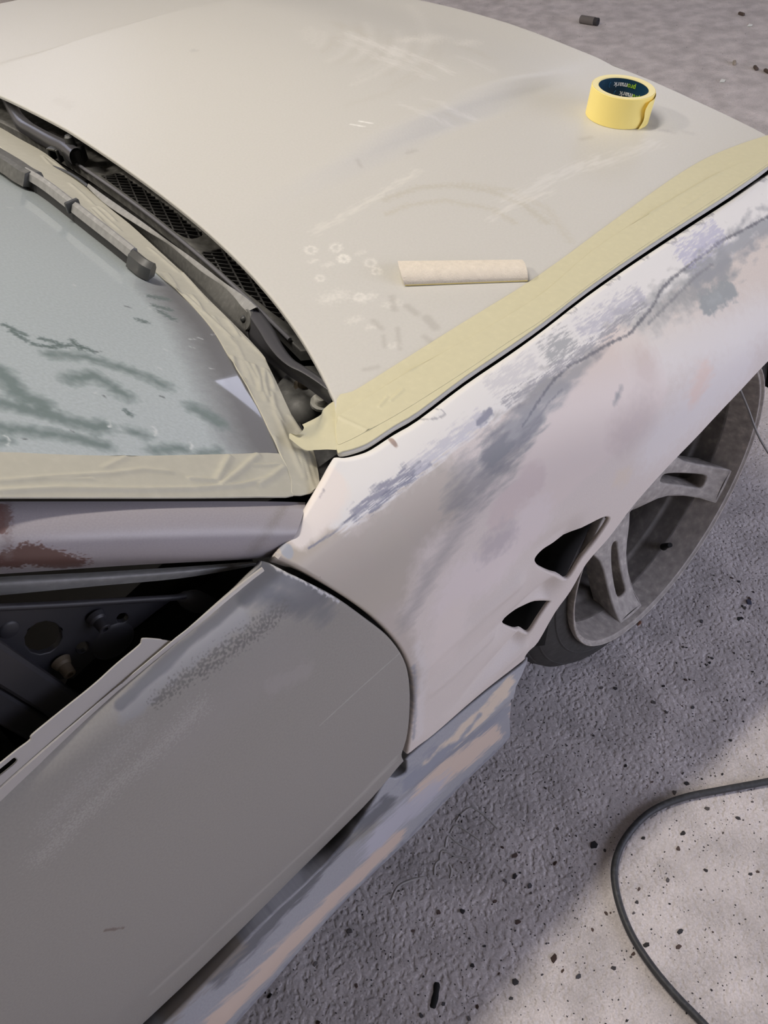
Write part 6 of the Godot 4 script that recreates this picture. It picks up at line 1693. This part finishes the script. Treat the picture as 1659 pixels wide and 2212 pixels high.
func make_unseen() -> void:
	# roof and the far pillar close the cabin
	var m := Mb.new()
	var rows := []
	for i in 13:
		var u := i / 12.0
		var row := []
		for k in 17:
			var z := lerpf(-1.94, -0.62, k / 16.0)
			var e := pow(absf(z - MID) / 0.66, 2.0)
			var x := lerpf(-0.31 - 0.05 * e, -1.9, u)
			row.append(Vector3(x, glass_y(-0.33, z) + 0.02 + 0.05 * sin(u * 2.4) - 0.25 * u * u - 0.02 * e, z))
		rows.append(row)
	add_grid(m, rows)
	part("roof", m.mesh(), M.primer, car)
	var f := Mb.new()
	add_box(f, Transform3D(Basis(), Vector3(-0.55, 0.24, MID)), Vector3(1.9, 0.08, 1.66), 0.02)
	add_box(f, Transform3D(Basis(), Vector3(0.82, 0.24, MID)), Vector3(0.84, 0.08, 1.05), 0.02)
	part("underbody", f.mesh(), M.black, car)
	var bk := Mb.new()
	add_box(bk, Transform3D(Basis(), Vector3(0.42, 0.50, MID)), Vector3(0.03, 0.50, 1.5))
	add_box(bk, Transform3D(Basis(), Vector3(0.83, 0.62, MID)), Vector3(0.8, 0.04, 1.26))
	part("bay_light_block", bk.mesh(), M.black, car)  # black boxes added under the bonnet to block light
	var gu := Mb.new()
	rows = []
	for k in 25:
		var gx := lerpf(0.30, 1.24, k / 24.0)
		var gz := gap_z(gx)
		var gy := hood_base(gx, gz)
		rows.append([Vector3(gx, gy - 0.011, gz - 0.03), Vector3(gx, gy - 0.016, gz - 0.004), Vector3(gx, gy - 0.030, gz + 0.012), Vector3(gx, gy - 0.10, gz + 0.014)])
	add_grid(gu, rows)
	part("black_gap_strip", gu.mesh(), M.black, car)  # black strip added below the bonnet gap, stands in for its shade
	# dashboard and dark trim seen through the dusty glass and the window slot
	var d := Mb.new()
	rows = []
	for i in 9:
		var row := []
		for k in 13:
			var z := lerpf(-2.04, -0.52, k / 12.0)
			row.append(Vector3(lerpf(glass_foot(z) - 0.015, -0.05, i / 8.0), foot_y(z) - 0.03 + 0.03 * sin(i / 8.0 * 2.2) - 0.16 * pow(i / 8.0, 4.0), z))
		rows.append(row)
	add_grid(d, rows)
	part("dashboard", d.mesh(), M.dash, car)
	var c := Mb.new()
	add_box(c, Transform3D(Basis(), Vector3(-0.7, 0.30, MID)), Vector3(2.0, 0.04, 1.62))
	add_box(c, Transform3D(Basis(), Vector3(0.20, 0.50, -0.545)), Vector3(0.5, 0.44, 0.02))
	add_box(c, Transform3D(Basis(), Vector3(-0.55, 0.53, -0.545)), Vector3(1.1, 0.44, 0.02))
	add_box(c, Transform3D(Basis(), Vector3(-1.7, 0.75, MID)), Vector3(0.04, 0.9, 1.6))
	part("cabin_trim", c.mesh(), M.black, car)
	# wheel housing
	var h := Mb.new()
	rows = []
	for i in 5:
		var row := []
		for k in 25:
			var a := PI * k / 24.0
			var zz := [-0.40, -0.42, -0.55, -0.72, -0.74][i] as float
			var rr := [0.345, 0.372, 0.375, 0.372, 0.02][i] as float
			row.append(Vector3(0.9104 + cos(a) * rr, minf(0.345 + sin(a) * rr, 0.72), zz))
		rows.append(row)
	add_grid(h, rows, true)
	part("wheel_housing", h.mesh(), M.black, car)

# ---------------------------------------------------------------- things on and around the car
# wrinkles of a tape: ridges along given lines
func ridge(q: Vector2, lines: Array) -> float:
	var h := 0.0
	for l in lines:
		var s := seg_dist(q, l[0], l[1])
		if s.x < l[2] * 2.5:
			h = maxf(h, l[3] * exp(-pow(s.x / l[2], 2.0)))
	return h


func make_loose_things() -> void:
	var rng := RandomNumberGenerator.new()
	rng.seed = 11
	# tape along the bonnet's edge
	var hin: Array = [Vector2(1.2430, -0.5922), Vector2(1.1791, -0.5991), Vector2(1.0942, -0.6023), Vector2(0.9962, -0.5944), Vector2(0.8394, -0.5734), Vector2(0.6793, -0.5526), Vector2(0.5460, -0.5456), Vector2(0.4085, -0.5390), Vector2(0.3832, -0.5388), Vector2(0.3653, -0.5398)]
	var hout: Array = [Vector2(0.3227, -0.4893), Vector2(0.3251, -0.4828), Vector2(0.3410, -0.4773), Vector2(0.3553, -0.4757), Vector2(0.3848, -0.4768), Vector2(0.4163, -0.4763), Vector2(0.4876, -0.4829), Vector2(0.5617, -0.4869), Vector2(0.6214, -0.4916), Vector2(0.7077, -0.5016), Vector2(0.8096, -0.5101), Vector2(0.9189, -0.5175), Vector2(1.0419, -0.5257), Vector2(1.1517, -0.5369)]
	var over := func(q: Vector2) -> Vector3:
		return Vector3(q.x, hood_y(q.x, q.y) + 0.0012, q.y)
	var t1 := thing("masking_tape", "cream masking tape strip along the bonnet edge, with a torn hanging tail", "masking tape")
	var ring: Array = hout + [Vector2(1.1956, -0.5415), Vector2(1.2622, -0.5901)] + hin
	part("strip", panel(ring2(ring, 3), [], 0.008, over, 0.0006, 0.0008, Rect2(), Vector3.DOWN), M.tape, t1)
	var l2: Array = [Vector2(1.1910, -0.5608), Vector2(1.0793, -0.5656), Vector2(0.9009, -0.5572), Vector2(0.7674, -0.5462), Vector2(0.6649, -0.5276), Vector2(0.5874, -0.5231), Vector2(0.5101, -0.5230), Vector2(0.4388, -0.5241), Vector2(0.3653, -0.5213), Vector2(0.3488, -0.5192)]
	var o2: Array = [Vector2(0.3276, -0.4945), Vector2(0.3333, -0.4898), Vector2(0.3631, -0.4873), Vector2(0.4077, -0.4857), Vector2(0.4896, -0.4876), Vector2(0.5640, -0.4918), Vector2(0.6269, -0.4944), Vector2(0.7160, -0.5043), Vector2(0.8445, -0.5154), Vector2(0.9498, -0.5226), Vector2(1.1568, -0.5400)]
	var cr := BONNET_CREASES
	var over2 := func(q: Vector2) -> Vector3:
		return Vector3(q.x, hood_y(q.x, q.y) + 0.0017 + ridge(q, cr), q.y)
	part("second_layer", panel(ring2(o2 + l2, 3), [], 0.0016, over2, 0.0004, 0.0004, Rect2(), Vector3.DOWN), M.tape, t1)
	var tail := [[Vector3(0.3661, 0.8350, -0.5427), Vector3(0.3589, 0.8360, -0.5424), Vector3(0.3461, 0.8380, -0.5379), Vector3(0.3355, 0.8420, -0.5293), Vector3(0.3121, 0.8480, -0.5252)], [Vector3(0.3548, 0.8350, -0.5289), Vector3(0.3471, 0.8360, -0.5293), Vector3(0.3355, 0.8380, -0.5261), Vector3(0.3258, 0.8420, -0.5218), Vector3(0.3094, 0.8480, -0.5195)], [Vector3(0.3426, 0.8350, -0.5139), Vector3(0.3339, 0.8360, -0.5173), Vector3(0.3243, 0.8380, -0.5164), Vector3(0.3138, 0.8420, -0.5151), Vector3(0.3001, 0.8480, -0.5169)], [Vector3(0.3317, 0.8346, -0.5000), Vector3(0.3230, 0.8360, -0.5038), Vector3(0.3137, 0.8380, -0.5066), Vector3(0.3037, 0.8420, -0.5107), Vector3(0.2961, 0.8480, -0.5239)], [Vector3(0.3214, 0.8332, -0.4876), Vector3(0.3142, 0.8351, -0.4930), Vector3(0.3048, 0.8380, -0.4974), Vector3(0.2952, 0.8420, -0.5020), Vector3(0.2915, 0.8480, -0.5185)]]
	part("torn_tail", smooth_strip(tail, 5, 5), M.tape, t1)
	# tape along the foot of the windscreen
	var tin: Array = [Vector2(0.3667, -1.3688), Vector2(0.3556, -1.2855), Vector2(0.3484, -1.1742), Vector2(0.3481, -1.0913), Vector2(0.3465, -1.0124), Vector2(0.3406, -0.9474), Vector2(0.3420, -0.8825), Vector2(0.3400, -0.8275), Vector2(0.3394, -0.7757), Vector2(0.3359, -0.7357), Vector2(0.3287, -0.6948), Vector2(0.3165, -0.6536), Vector2(0.3064, -0.6159), Vector2(0.2950, -0.5737), Vector2(0.2807, -0.5315), Vector2(0.2746, -0.5132), Vector2(0.2703, -0.4978), Vector2(0.2637, -0.4828), Vector2(0.2551, -0.4678)]
	var tout: Array = [Vector2(0.4136, -1.5132), Vector2(0.4181, -1.3957), Vector2(0.4228, -1.3076), Vector2(0.4067, -1.1638), Vector2(0.3939, -1.0540), Vector2(0.3909, -0.9906), Vector2(0.3831, -0.9145), Vector2(0.3765, -0.8377), Vector2(0.3691, -0.7821), Vector2(0.3646, -0.7247), Vector2(0.3593, -0.6649), Vector2(0.3470, -0.6258), Vector2(0.3304, -0.5815), Vector2(0.3213, -0.5556), Vector2(0.3174, -0.5372), Vector2(0.3111, -0.5140), Vector2(0.2965, -0.4869), Vector2(0.2816, -0.4707)]
	tin.reverse()
	var lines := []
	for k in 34:
		var i := rng.randi_range(2, tout.size() - 3)
		var a: Vector2 = tout[i]
		var b: Vector2 = tin[tin.size() - 1 - i]
		var d: Vector2 = (tout[i + 1] - tout[i]).normalized()
		var c := a.lerp(b, rng.randf())
		var e := c + d.rotated(rng.randf_range(-0.10, 0.22)) * rng.randf_range(0.03, 0.09)
		var mid := c.lerp(e, 0.5) + d.orthogonal() * rng.randf_range(-0.002, 0.002)
		var hh := rng.randf_range(0.0006, 0.0018)
		lines.append([c, mid, 0.0026, hh])
		lines.append([mid, e, 0.0026, hh])
	var on_pane := func(q: Vector2) -> Vector3:
		var p := on_glass(q)
		return p + Vector3(0.5, 0.85, 0.1) * (0.0012 + ridge(q, lines))
	var t2 := thing("masking_tape", "wrinkled masking tape strip along the windscreen foot beside the wiper arm", "masking tape")
	part("strip", panel(ring2(tout + tin, 3), [], 0.0014, on_pane, 0.0006, 0.0008, Rect2(), Vector3.DOWN), M.tape_grey, t2)
	var sd: Array = [Vector2(0.0634, -0.5298), Vector2(0.0908, -0.5260), Vector2(0.1205, -0.5224), Vector2(0.1532, -0.5195), Vector2(0.1896, -0.5178), Vector2(0.2296, -0.5159), Vector2(0.2746, -0.5132), Vector2(0.2710, -0.4988), Vector2(0.2637, -0.4828), Vector2(0.2551, -0.4678), Vector2(0.2233, -0.4700), Vector2(0.1629, -0.4763), Vector2(0.0989, -0.4840), Vector2(0.0443, -0.4907)]
	var wr := []
	for s in TAPE_WRINKLES:
		wr.append(s)
	var on_pane2 := func(q: Vector2) -> Vector3:
		var p := on_glass(q)
		return p + Vector3(0.5, 0.85, 0.1) * (0.0009 + ridge(q, wr))
	var t3 := thing("masking_tape", "creased masking tape strip along the pillar side of the windscreen", "masking tape")
	part("strip", panel(ring2(sd + [Vector2(-0.03, -0.499), Vector2(-0.015, -0.535)], 3), [], 0.0014, on_pane2, 0.0006, 0.0008, Rect2(), Vector3.DOWN), M.tape_grey, t3)
	make_roll(Vector3(1.1000, 0.8221, -0.7660))
	make_sandpaper()
	make_debris()
	# cable
	var c := Mb.new()
	add_tube(c, spline3([Vector3(0.8534, 0.0075, -0.0758), Vector3(0.8112, 0.0075, -0.1014), Vector3(0.7452, 0.0075, -0.1441), Vector3(0.6912, 0.0075, -0.1777), Vector3(0.6438, 0.0075, -0.1976), Vector3(0.6035, 0.0075, -0.2040), Vector3(0.5576, 0.0075, -0.2008), Vector3(0.5197, 0.0075, -0.1868), Vector3(0.4929, 0.0075, -0.1641), Vector3(0.4709, 0.0075, -0.1342), Vector3(0.4547, 0.0075, -0.1008), Vector3(0.4439, 0.0075, -0.0602), Vector3(0.4383, 0.0075, -0.0169), Vector3(0.4367, 0.0075, 0.0294), Vector3(0.4321, 0.0075, 0.0896)], 10), 0.0056, 14)
	var cab := part("cable", c.mesh(), M.cable, self)
	tag(cab, "dusty black cable curving across the concrete floor", "cable")
	var w := Mb.new()
	add_tube(w, spline3([Vector3(0.9497, 0.5908, -0.4000), Vector3(0.9644, 0.5525, -0.3850), Vector3(0.9769, 0.5019, -0.3600), Vector3(1.0074, 0.4393, -0.3300)], 6), 0.0016, 8)
	tag(part("wire", w.mesh(), M.steel, self), "thin stiff wire hanging out of the wheel arch across the rim", "wire")


const TAPE_WRINKLES := [
	[Vector2(0.0508, -0.5039), Vector2(0.0855, -0.5044), 0.002, 0.0013],
	[Vector2(0.0855, -0.5044), Vector2(0.1267, -0.5039), 0.002, 0.0013],
	[Vector2(0.1267, -0.5039), Vector2(0.1484, -0.5056), 0.002, 0.0013],
	[Vector2(0.1484, -0.5056), Vector2(0.1675, -0.5010), 0.002, 0.0013],
	[Vector2(0.0467, -0.4955), Vector2(0.0800, -0.4941), 0.0023, 0.002],
	[Vector2(0.0800, -0.4941), Vector2(0.1338, -0.4872), 0.0023, 0.002],
	[Vector2(0.1338, -0.4872), Vector2(0.1752, -0.4834), 0.0023, 0.002],
	[Vector2(0.1752, -0.4834), Vector2(0.2153, -0.4828), 0.0023, 0.002],
	[Vector2(0.2153, -0.4828), Vector2(0.2444, -0.4867), 0.0023, 0.002],
	[Vector2(0.2002, -0.4911), Vector2(0.2248, -0.5120), 0.0029, 0.0022],
	[Vector2(0.1997, -0.4845), Vector2(0.2256, -0.4976), 0.0029, 0.0024],
	[Vector2(0.2256, -0.4976), Vector2(0.2518, -0.5121), 0.0029, 0.0024],
	[Vector2(0.2320, -0.4820), Vector2(0.2508, -0.4891), 0.0029, 0.0022],
	[Vector2(0.2508, -0.4891), Vector2(0.2669, -0.4970), 0.0029, 0.0022],
	[Vector2(0.1217, -0.5098), Vector2(0.1419, -0.5184), 0.0023, 0.001],
	[Vector2(0.2331, -0.5020), Vector2(0.2638, -0.5005), 0.0017, 0.0012],
	[Vector2(0.1779, -0.4934), Vector2(0.1990, -0.4893), 0.002, 0.0016],
	[Vector2(0.0790, -0.5034), Vector2(0.1080, -0.5000), 0.0017, 0.0008],
]

const BONNET_CREASES := [
	[Vector2(0.6904, -0.5406), Vector2(0.7478, -0.5487), 0.0024, 0.0016],
	[Vector2(0.7478, -0.5487), Vector2(0.7994, -0.5547), 0.0024, 0.0016],
	[Vector2(0.7994, -0.5547), Vector2(0.8822, -0.5652), 0.0024, 0.0016],
	[Vector2(0.8990, -0.5572), Vector2(0.9537, -0.5618), 0.0024, 0.0012],
	[Vector2(0.9537, -0.5618), Vector2(1.0338, -0.5654), 0.0024, 0.0012],
	[Vector2(1.0338, -0.5654), Vector2(1.0734, -0.5633), 0.0024, 0.0012],
	[Vector2(0.4341, -0.5288), Vector2(0.4527, -0.5246), 0.0024, 0.0014],
	[Vector2(0.4527, -0.5246), Vector2(0.4845, -0.5303), 0.0024, 0.0014],
	[Vector2(0.3508, -0.5175), Vector2(0.3597, -0.4901), 0.0022, 0.001],
	[Vector2(0.3597, -0.4901), Vector2(0.3722, -0.4642), 0.0022, 0.001],
	[Vector2(0.3251, -0.4835), Vector2(0.3483, -0.4837), 0.0019, 0.001],
	[Vector2(0.3483, -0.4837), Vector2(0.3853, -0.4787), 0.0019, 0.001],
	[Vector2(0.3910, -0.5052), Vector2(0.4045, -0.5093), 0.0019, 0.001],
	[Vector2(0.4050, -0.5038), Vector2(0.4243, -0.5077), 0.0019, 0.001],
	[Vector2(0.9412, -0.5383), Vector2(1.0140, -0.5446), 0.0019, 0.0008],
]


func make_roll(at: Vector3) -> void:
	var o := thing("tape_roll", "yellow masking tape roll with blue printed core standing on the bonnet", "tape roll", at)
	var n := Vector3((hood_y(at.x - 0.01, at.z) - hood_y(at.x + 0.01, at.z)) / 0.02, 1.0, (hood_y(at.x, at.z - 0.01) - hood_y(at.x, at.z + 0.01)) / 0.02).normalized()
	var x := (Vector3.RIGHT - n * n.x).normalized()
	o.basis = Basis(x, n, x.cross(n))
	var ro := 0.047
	var ri := 0.0372
	var h := 0.043
	var m := Mb.new()
	add_lathe(m, Transform3D(), [Vector2(ri + 0.0015, 0.0), Vector2(ro - 0.0006, 0.0), Vector2(ro, 0.0006), Vector2(ro, h - 0.0006), Vector2(ro - 0.0006, h)], 96)
	part("wound_tape", m.mesh(), M.yellow, o)
	var e := Mb.new()
	add_lathe(e, Transform3D(), [Vector2(ri + 0.001, h - 0.0008), Vector2(ri + 0.0014, h), Vector2(ro - 0.0008, h + 0.0001)], 96)
	part("wound_edge", e.mesh(), M.tape_side, o, "pale side of the wound tape")
	var c := Mb.new()
	add_lathe(c, Transform3D(), [Vector2(ri + 0.0014, 0.001), Vector2(ri, 0.001), Vector2(ri, h - 0.0015), Vector2(ri + 0.0012, h - 0.0012)], 96)
	var core := part("core", c.mesh(), M.core, o, "blue card core printed with repeated lettering")
	var e2 := Mb.new()
	add_lathe(e2, Transform3D(), [Vector2(ri - 0.0003, h - 0.0015), Vector2(ri - 0.0001, h - 0.0006), Vector2(ri + 0.0012, h - 0.0006)], 96)
	part("core_rim", e2.mesh(), M.tape_side, core)
	# print inside the core, upside down as in the picture
	for row in 2:
		var a := deg_to_rad(-7.0 if row == 0 else 11.0)
		var y := h - 0.0105 - row * 0.0125
		core_word("promark", core, a, y, ri - 0.0004)
		core_word("promark", core, a + 2.1, y, ri - 0.0004)
		core_word("promark", core, a - 2.1, y, ri - 0.0004)
	# the loose end
	var f := Mb.new()
	var rows := []
	for i in 13:
		var row := []
		for k in 9:
			var u := k / 8.0
			var v := i / 12.0
			var ang := deg_to_rad(96.0 + 8.0 * v + 4.0 * sin(v * 7.0) * (1.0 - u)) - 0.95 * u
			var lift := 0.0012 + 0.0045 * pow(1.0 - u, 2.0) * (0.5 + 0.5 * sin(v * 4.0 + 1.0)) + 0.0025 * pow(1.0 - u, 3.0) * v
			row.append(Vector3(cos(ang) * (ro + lift), (h - 0.004) * (1.0 - v) - 0.003 * v * (1.0 - u), sin(ang) * (ro + lift)))
		rows.append(row)
	add_grid(f, rows)
	part("loose_end", f.mesh(), M.yellow, o)


func core_word(text: String, parent: Node, from: float, y: float, r: float) -> void:
	var a := from
	var k := 0
	var wide := {"p": 0.0050, "r": 0.0036, "o": 0.0050, "m": 0.0074, "a": 0.0047, "k": 0.0046}
	for ch in text:
		var tm := letter_mesh(ch, 0.0068, 0.0002)
		var o := part("letter", tm, M.print_green if k < 3 else M.print_white, parent)
		var out := Vector3(cos(a), 0, sin(a))
		var wd: float = wide[ch]
		# face the axis, standing on its head
		var z := -out
		var yy := Vector3.DOWN
		o.transform = Transform3D(Basis(yy.cross(z), yy, z), out * r + Vector3(0, y, 0))
		var nxt: float = wide[text[k + 1]] if k + 1 < text.length() else wd
		a += (wd + nxt) * 0.5 / r * DIR
		k += 1
	var br := Mb.new()
	var pts := PackedVector3Array()
	for i in 9:
		var s := deg_to_rad(-80.0 + 160.0 * i / 8.0)
		var aa := a + (0.0035 + 0.0028 * cos(s)) / r * DIR
		pts.append(Vector3(cos(aa) * r, y - 0.0038 * sin(s) - 0.0005, sin(aa) * r))
	add_tube(br, pts, 0.0005, 6)
	part("emblem", br.mesh(), M.print_cyan, parent)


const DIR := -1.0


func make_sandpaper() -> void:
	var ends: Array = [Vector3(0.5442, 0.8429, -0.6341), Vector3(0.6613, 0.8284, -0.5527)]
	var a: Vector3 = ends[0]
	var b: Vector3 = ends[1]
	var o := thing("sandpaper", "folded cream sandpaper lying across the bonnet beside the tape strip", "sandpaper", a)
	var d := b - a
	var n := Vector3.UP
	var w := d.cross(n).normalized()
	if w.z > 0.0:
		w = -w
	var m := Mb.new()
	var inner := Mb.new()
	var rows := []
	var rows2 := []
	for i in 25:
		var u := i / 24.0
		var row := []
		var r2 := []
		# a folded sheet: flat underside, bulging top that closes towards the front edge
		var prof := [Vector2(0.002, 0.0012), Vector2(-0.0005, 0.002), Vector2(0.0005, 0.0065), Vector2(0.005, 0.0120), Vector2(0.012, 0.0150), Vector2(0.020, 0.0155), Vector2(0.028, 0.0140), Vector2(0.034, 0.0125)]
		for p: Vector2 in prof:
			var k: float = lerpf(1.0, 0.88, u)
			var skew := 0.004 * (p.y / 0.015) * (-1.0 if i == 0 else 0.0)
			row.append(d * u + w * (p.x * k) + n * (p.y * k + 0.0006) + d.normalized() * skew)
			r2.append(d * u + w * (p.x * k + 0.001) + n * (maxf(p.y * k - 0.0012, 0.0004)))
		rows.append(row)
		rows2.append(r2)
	add_grid(m, rows)
	add_grid(inner, rows2, true)
	part("grit_side", m.mesh(), M.paper, o)
	part("backing", inner.mesh(), M.yellow, o, "yellow paper backing")
	var fl := Mb.new()
	add_grid(fl, [[w * 0.001 + n * 0.0006, w * 0.034 + n * 0.0006], [d + w * 0.001 + n * 0.0006, d + w * 0.030 + n * 0.0006]])
	part("lower_fold", fl.mesh(), M.paper, o)


func make_debris() -> void:
	var rng := RandomNumberGenerator.new()
	rng.seed = 77
	var st: Array = [Vector3(3.4989, 0.0000, -2.7021), Vector3(3.5144, 0.0000, -2.6142)]
	var o := thing("pipe_stub", "short grey pipe stub with a dark end lying on the floor beyond the bonnet", "pipe", st[0])
	var d: Vector3 = st[1] - st[0]
	var t := Transform3D(Basis(d.normalized(), Vector3.UP.cross(d.normalized()).normalized(), Vector3.UP), Vector3.ZERO)
	t = Transform3D(Basis(Vector3.UP, d.normalized(), Vector3.UP.cross(d.normalized())), Vector3(0, 0.017, 0))
	var m := Mb.new()
	add_lathe(m, t, [Vector2(0.012, 0.0), Vector2(0.017, 0.0), Vector2(0.0175, 0.002), Vector2(0.0175, d.length() * 0.78), Vector2(0.016, d.length() * 0.80)], 24)
	part("body", m.mesh(), M.concrete, o)
	var e := Mb.new()
	add_lathe(e, t, [Vector2(0.0165, d.length() * 0.78), Vector2(0.0165, d.length()), Vector2(0.010, d.length()), Vector2(0.0001, d.length() * 0.9)], 24)
	part("end", e.mesh(), M.stone, o, "dark end of the stub")
	var chips: Array = [Vector3(3.4705, 0.0000, -1.8742), Vector3(3.4728, 0.0000, -1.7782), Vector3(3.4686, 0.0000, -1.7260), Vector3(3.9958, 0.0000, -2.1765)]
	var says := ["pale wood chip on the floor, closest to the bonnet of the four", "brown wood chip on the floor, second from the pale one", "brown wood chip at the right border, third from the pale one", "dark wood chip near the top border, apart from the other chips"]
	for k in 4:
		var c := Mb.new()
		add_box(c, Transform3D(Basis(Vector3.UP, 0.6 + k * 0.25), Vector3(0, 0.006, 0)), Vector3(0.034, 0.012, 0.013), 0.003)
		var q := part("wood_chip", c.mesh(), M.wood if k else M.wood_pale, self)
		q.position = chips[k]
		tag(q, says[k], "wood chip", "wood chips beyond the bonnet")
	var fl: Array = [Vector3(3.2860, 0.0000, -1.8074), Vector3(3.8921, 0.0000, -2.0666)]
	for k in 2:
		var c := Mb.new()
		add_face(c, [Vector3(-0.016, 0.003, -0.006), Vector3(0.004, 0.009, -0.009), Vector3(0.017, 0.004, 0.002), Vector3(-0.002, 0.002, 0.009)], Vector3.UP)
		add_face(c, [Vector3(-0.016, 0.0, -0.006), Vector3(0.004, 0.0, -0.009), Vector3(0.017, 0.0, 0.002), Vector3(-0.002, 0.0, 0.009)], Vector3.DOWN)
		var q := part("paper_scrap", c.mesh(), M.white, self)
		q.position = fl[k]
		tag(q, ["small white scrap on the floor just beyond the tape roll side of the bonnet", "small white scrap on the floor near the dark wood chip"][k], "scrap", "white scraps")
	var ss: Array = [Vector3(0.3514, 0.0000, -0.1647), Vector3(1.1147, 0.0000, -0.3260), Vector3(0.5241, 0.0000, -0.2301), Vector3(1.0681, 0.0000, -0.3176)]
	var look := ["dark reddish stone on the concrete below the cable's curve", "bluish grey stone on the concrete in front of the wheel", "flat black fragment on the concrete close beside the cable", "small black splinter on the concrete beside the bluish stone"]
	var size := [0.0075, 0.0075, 0.0085, 0.006]
	var tone := [mat(Color(0.25, 0.19, 0.18), 0.8), mat(Color(0.30, 0.31, 0.38), 0.8), mat(Color(0.10, 0.10, 0.11), 0.7), mat(Color(0.11, 0.11, 0.11), 0.7)]
	for k in 4:
		var q := part("stone", chip_mesh(rng), tone[k], self)
		var sc: float = size[k]
		q.transform = Transform3D(Basis(Vector3.UP, k * 1.3).scaled(Vector3(sc * 1.2, sc * (1.6 if k < 2 else 0.7), sc)), ss[k])
		tag(q, look[k], "stone")
	var cu := part("copper_flake", chip_mesh(rng), mat(Color(0.52, 0.36, 0.28), 0.6), self)
	cu.transform = Transform3D(Basis(Vector3.UP, 0.9).scaled(Vector3(0.010, 0.006, 0.005)), Vector3(0.9259, 0.0000, -0.4420))
	tag(cu, "copper coloured flake on the floor against the wheel's lower edge", "flake")
	var rp: Array = [Vector3(0.2021, 0.0000, -0.2585), Vector3(0.1889, 0.0000, -0.2478), Vector3(0.1740, -0.0000, -0.2390)]
	var rm := Mb.new()
	add_tube(rm, spline3(rp, 5), PackedFloat32Array([0.003, 0.0045, 0.005, 0.0045, 0.004, 0.0045, 0.005, 0.005, 0.0045, 0.0045, 0.003]), 8, 0.4)
	tag(part("rubber_scrap", rm.mesh(), M.black, self), "black rubber strip lying on the dark concrete below the side skirt", "scrap")
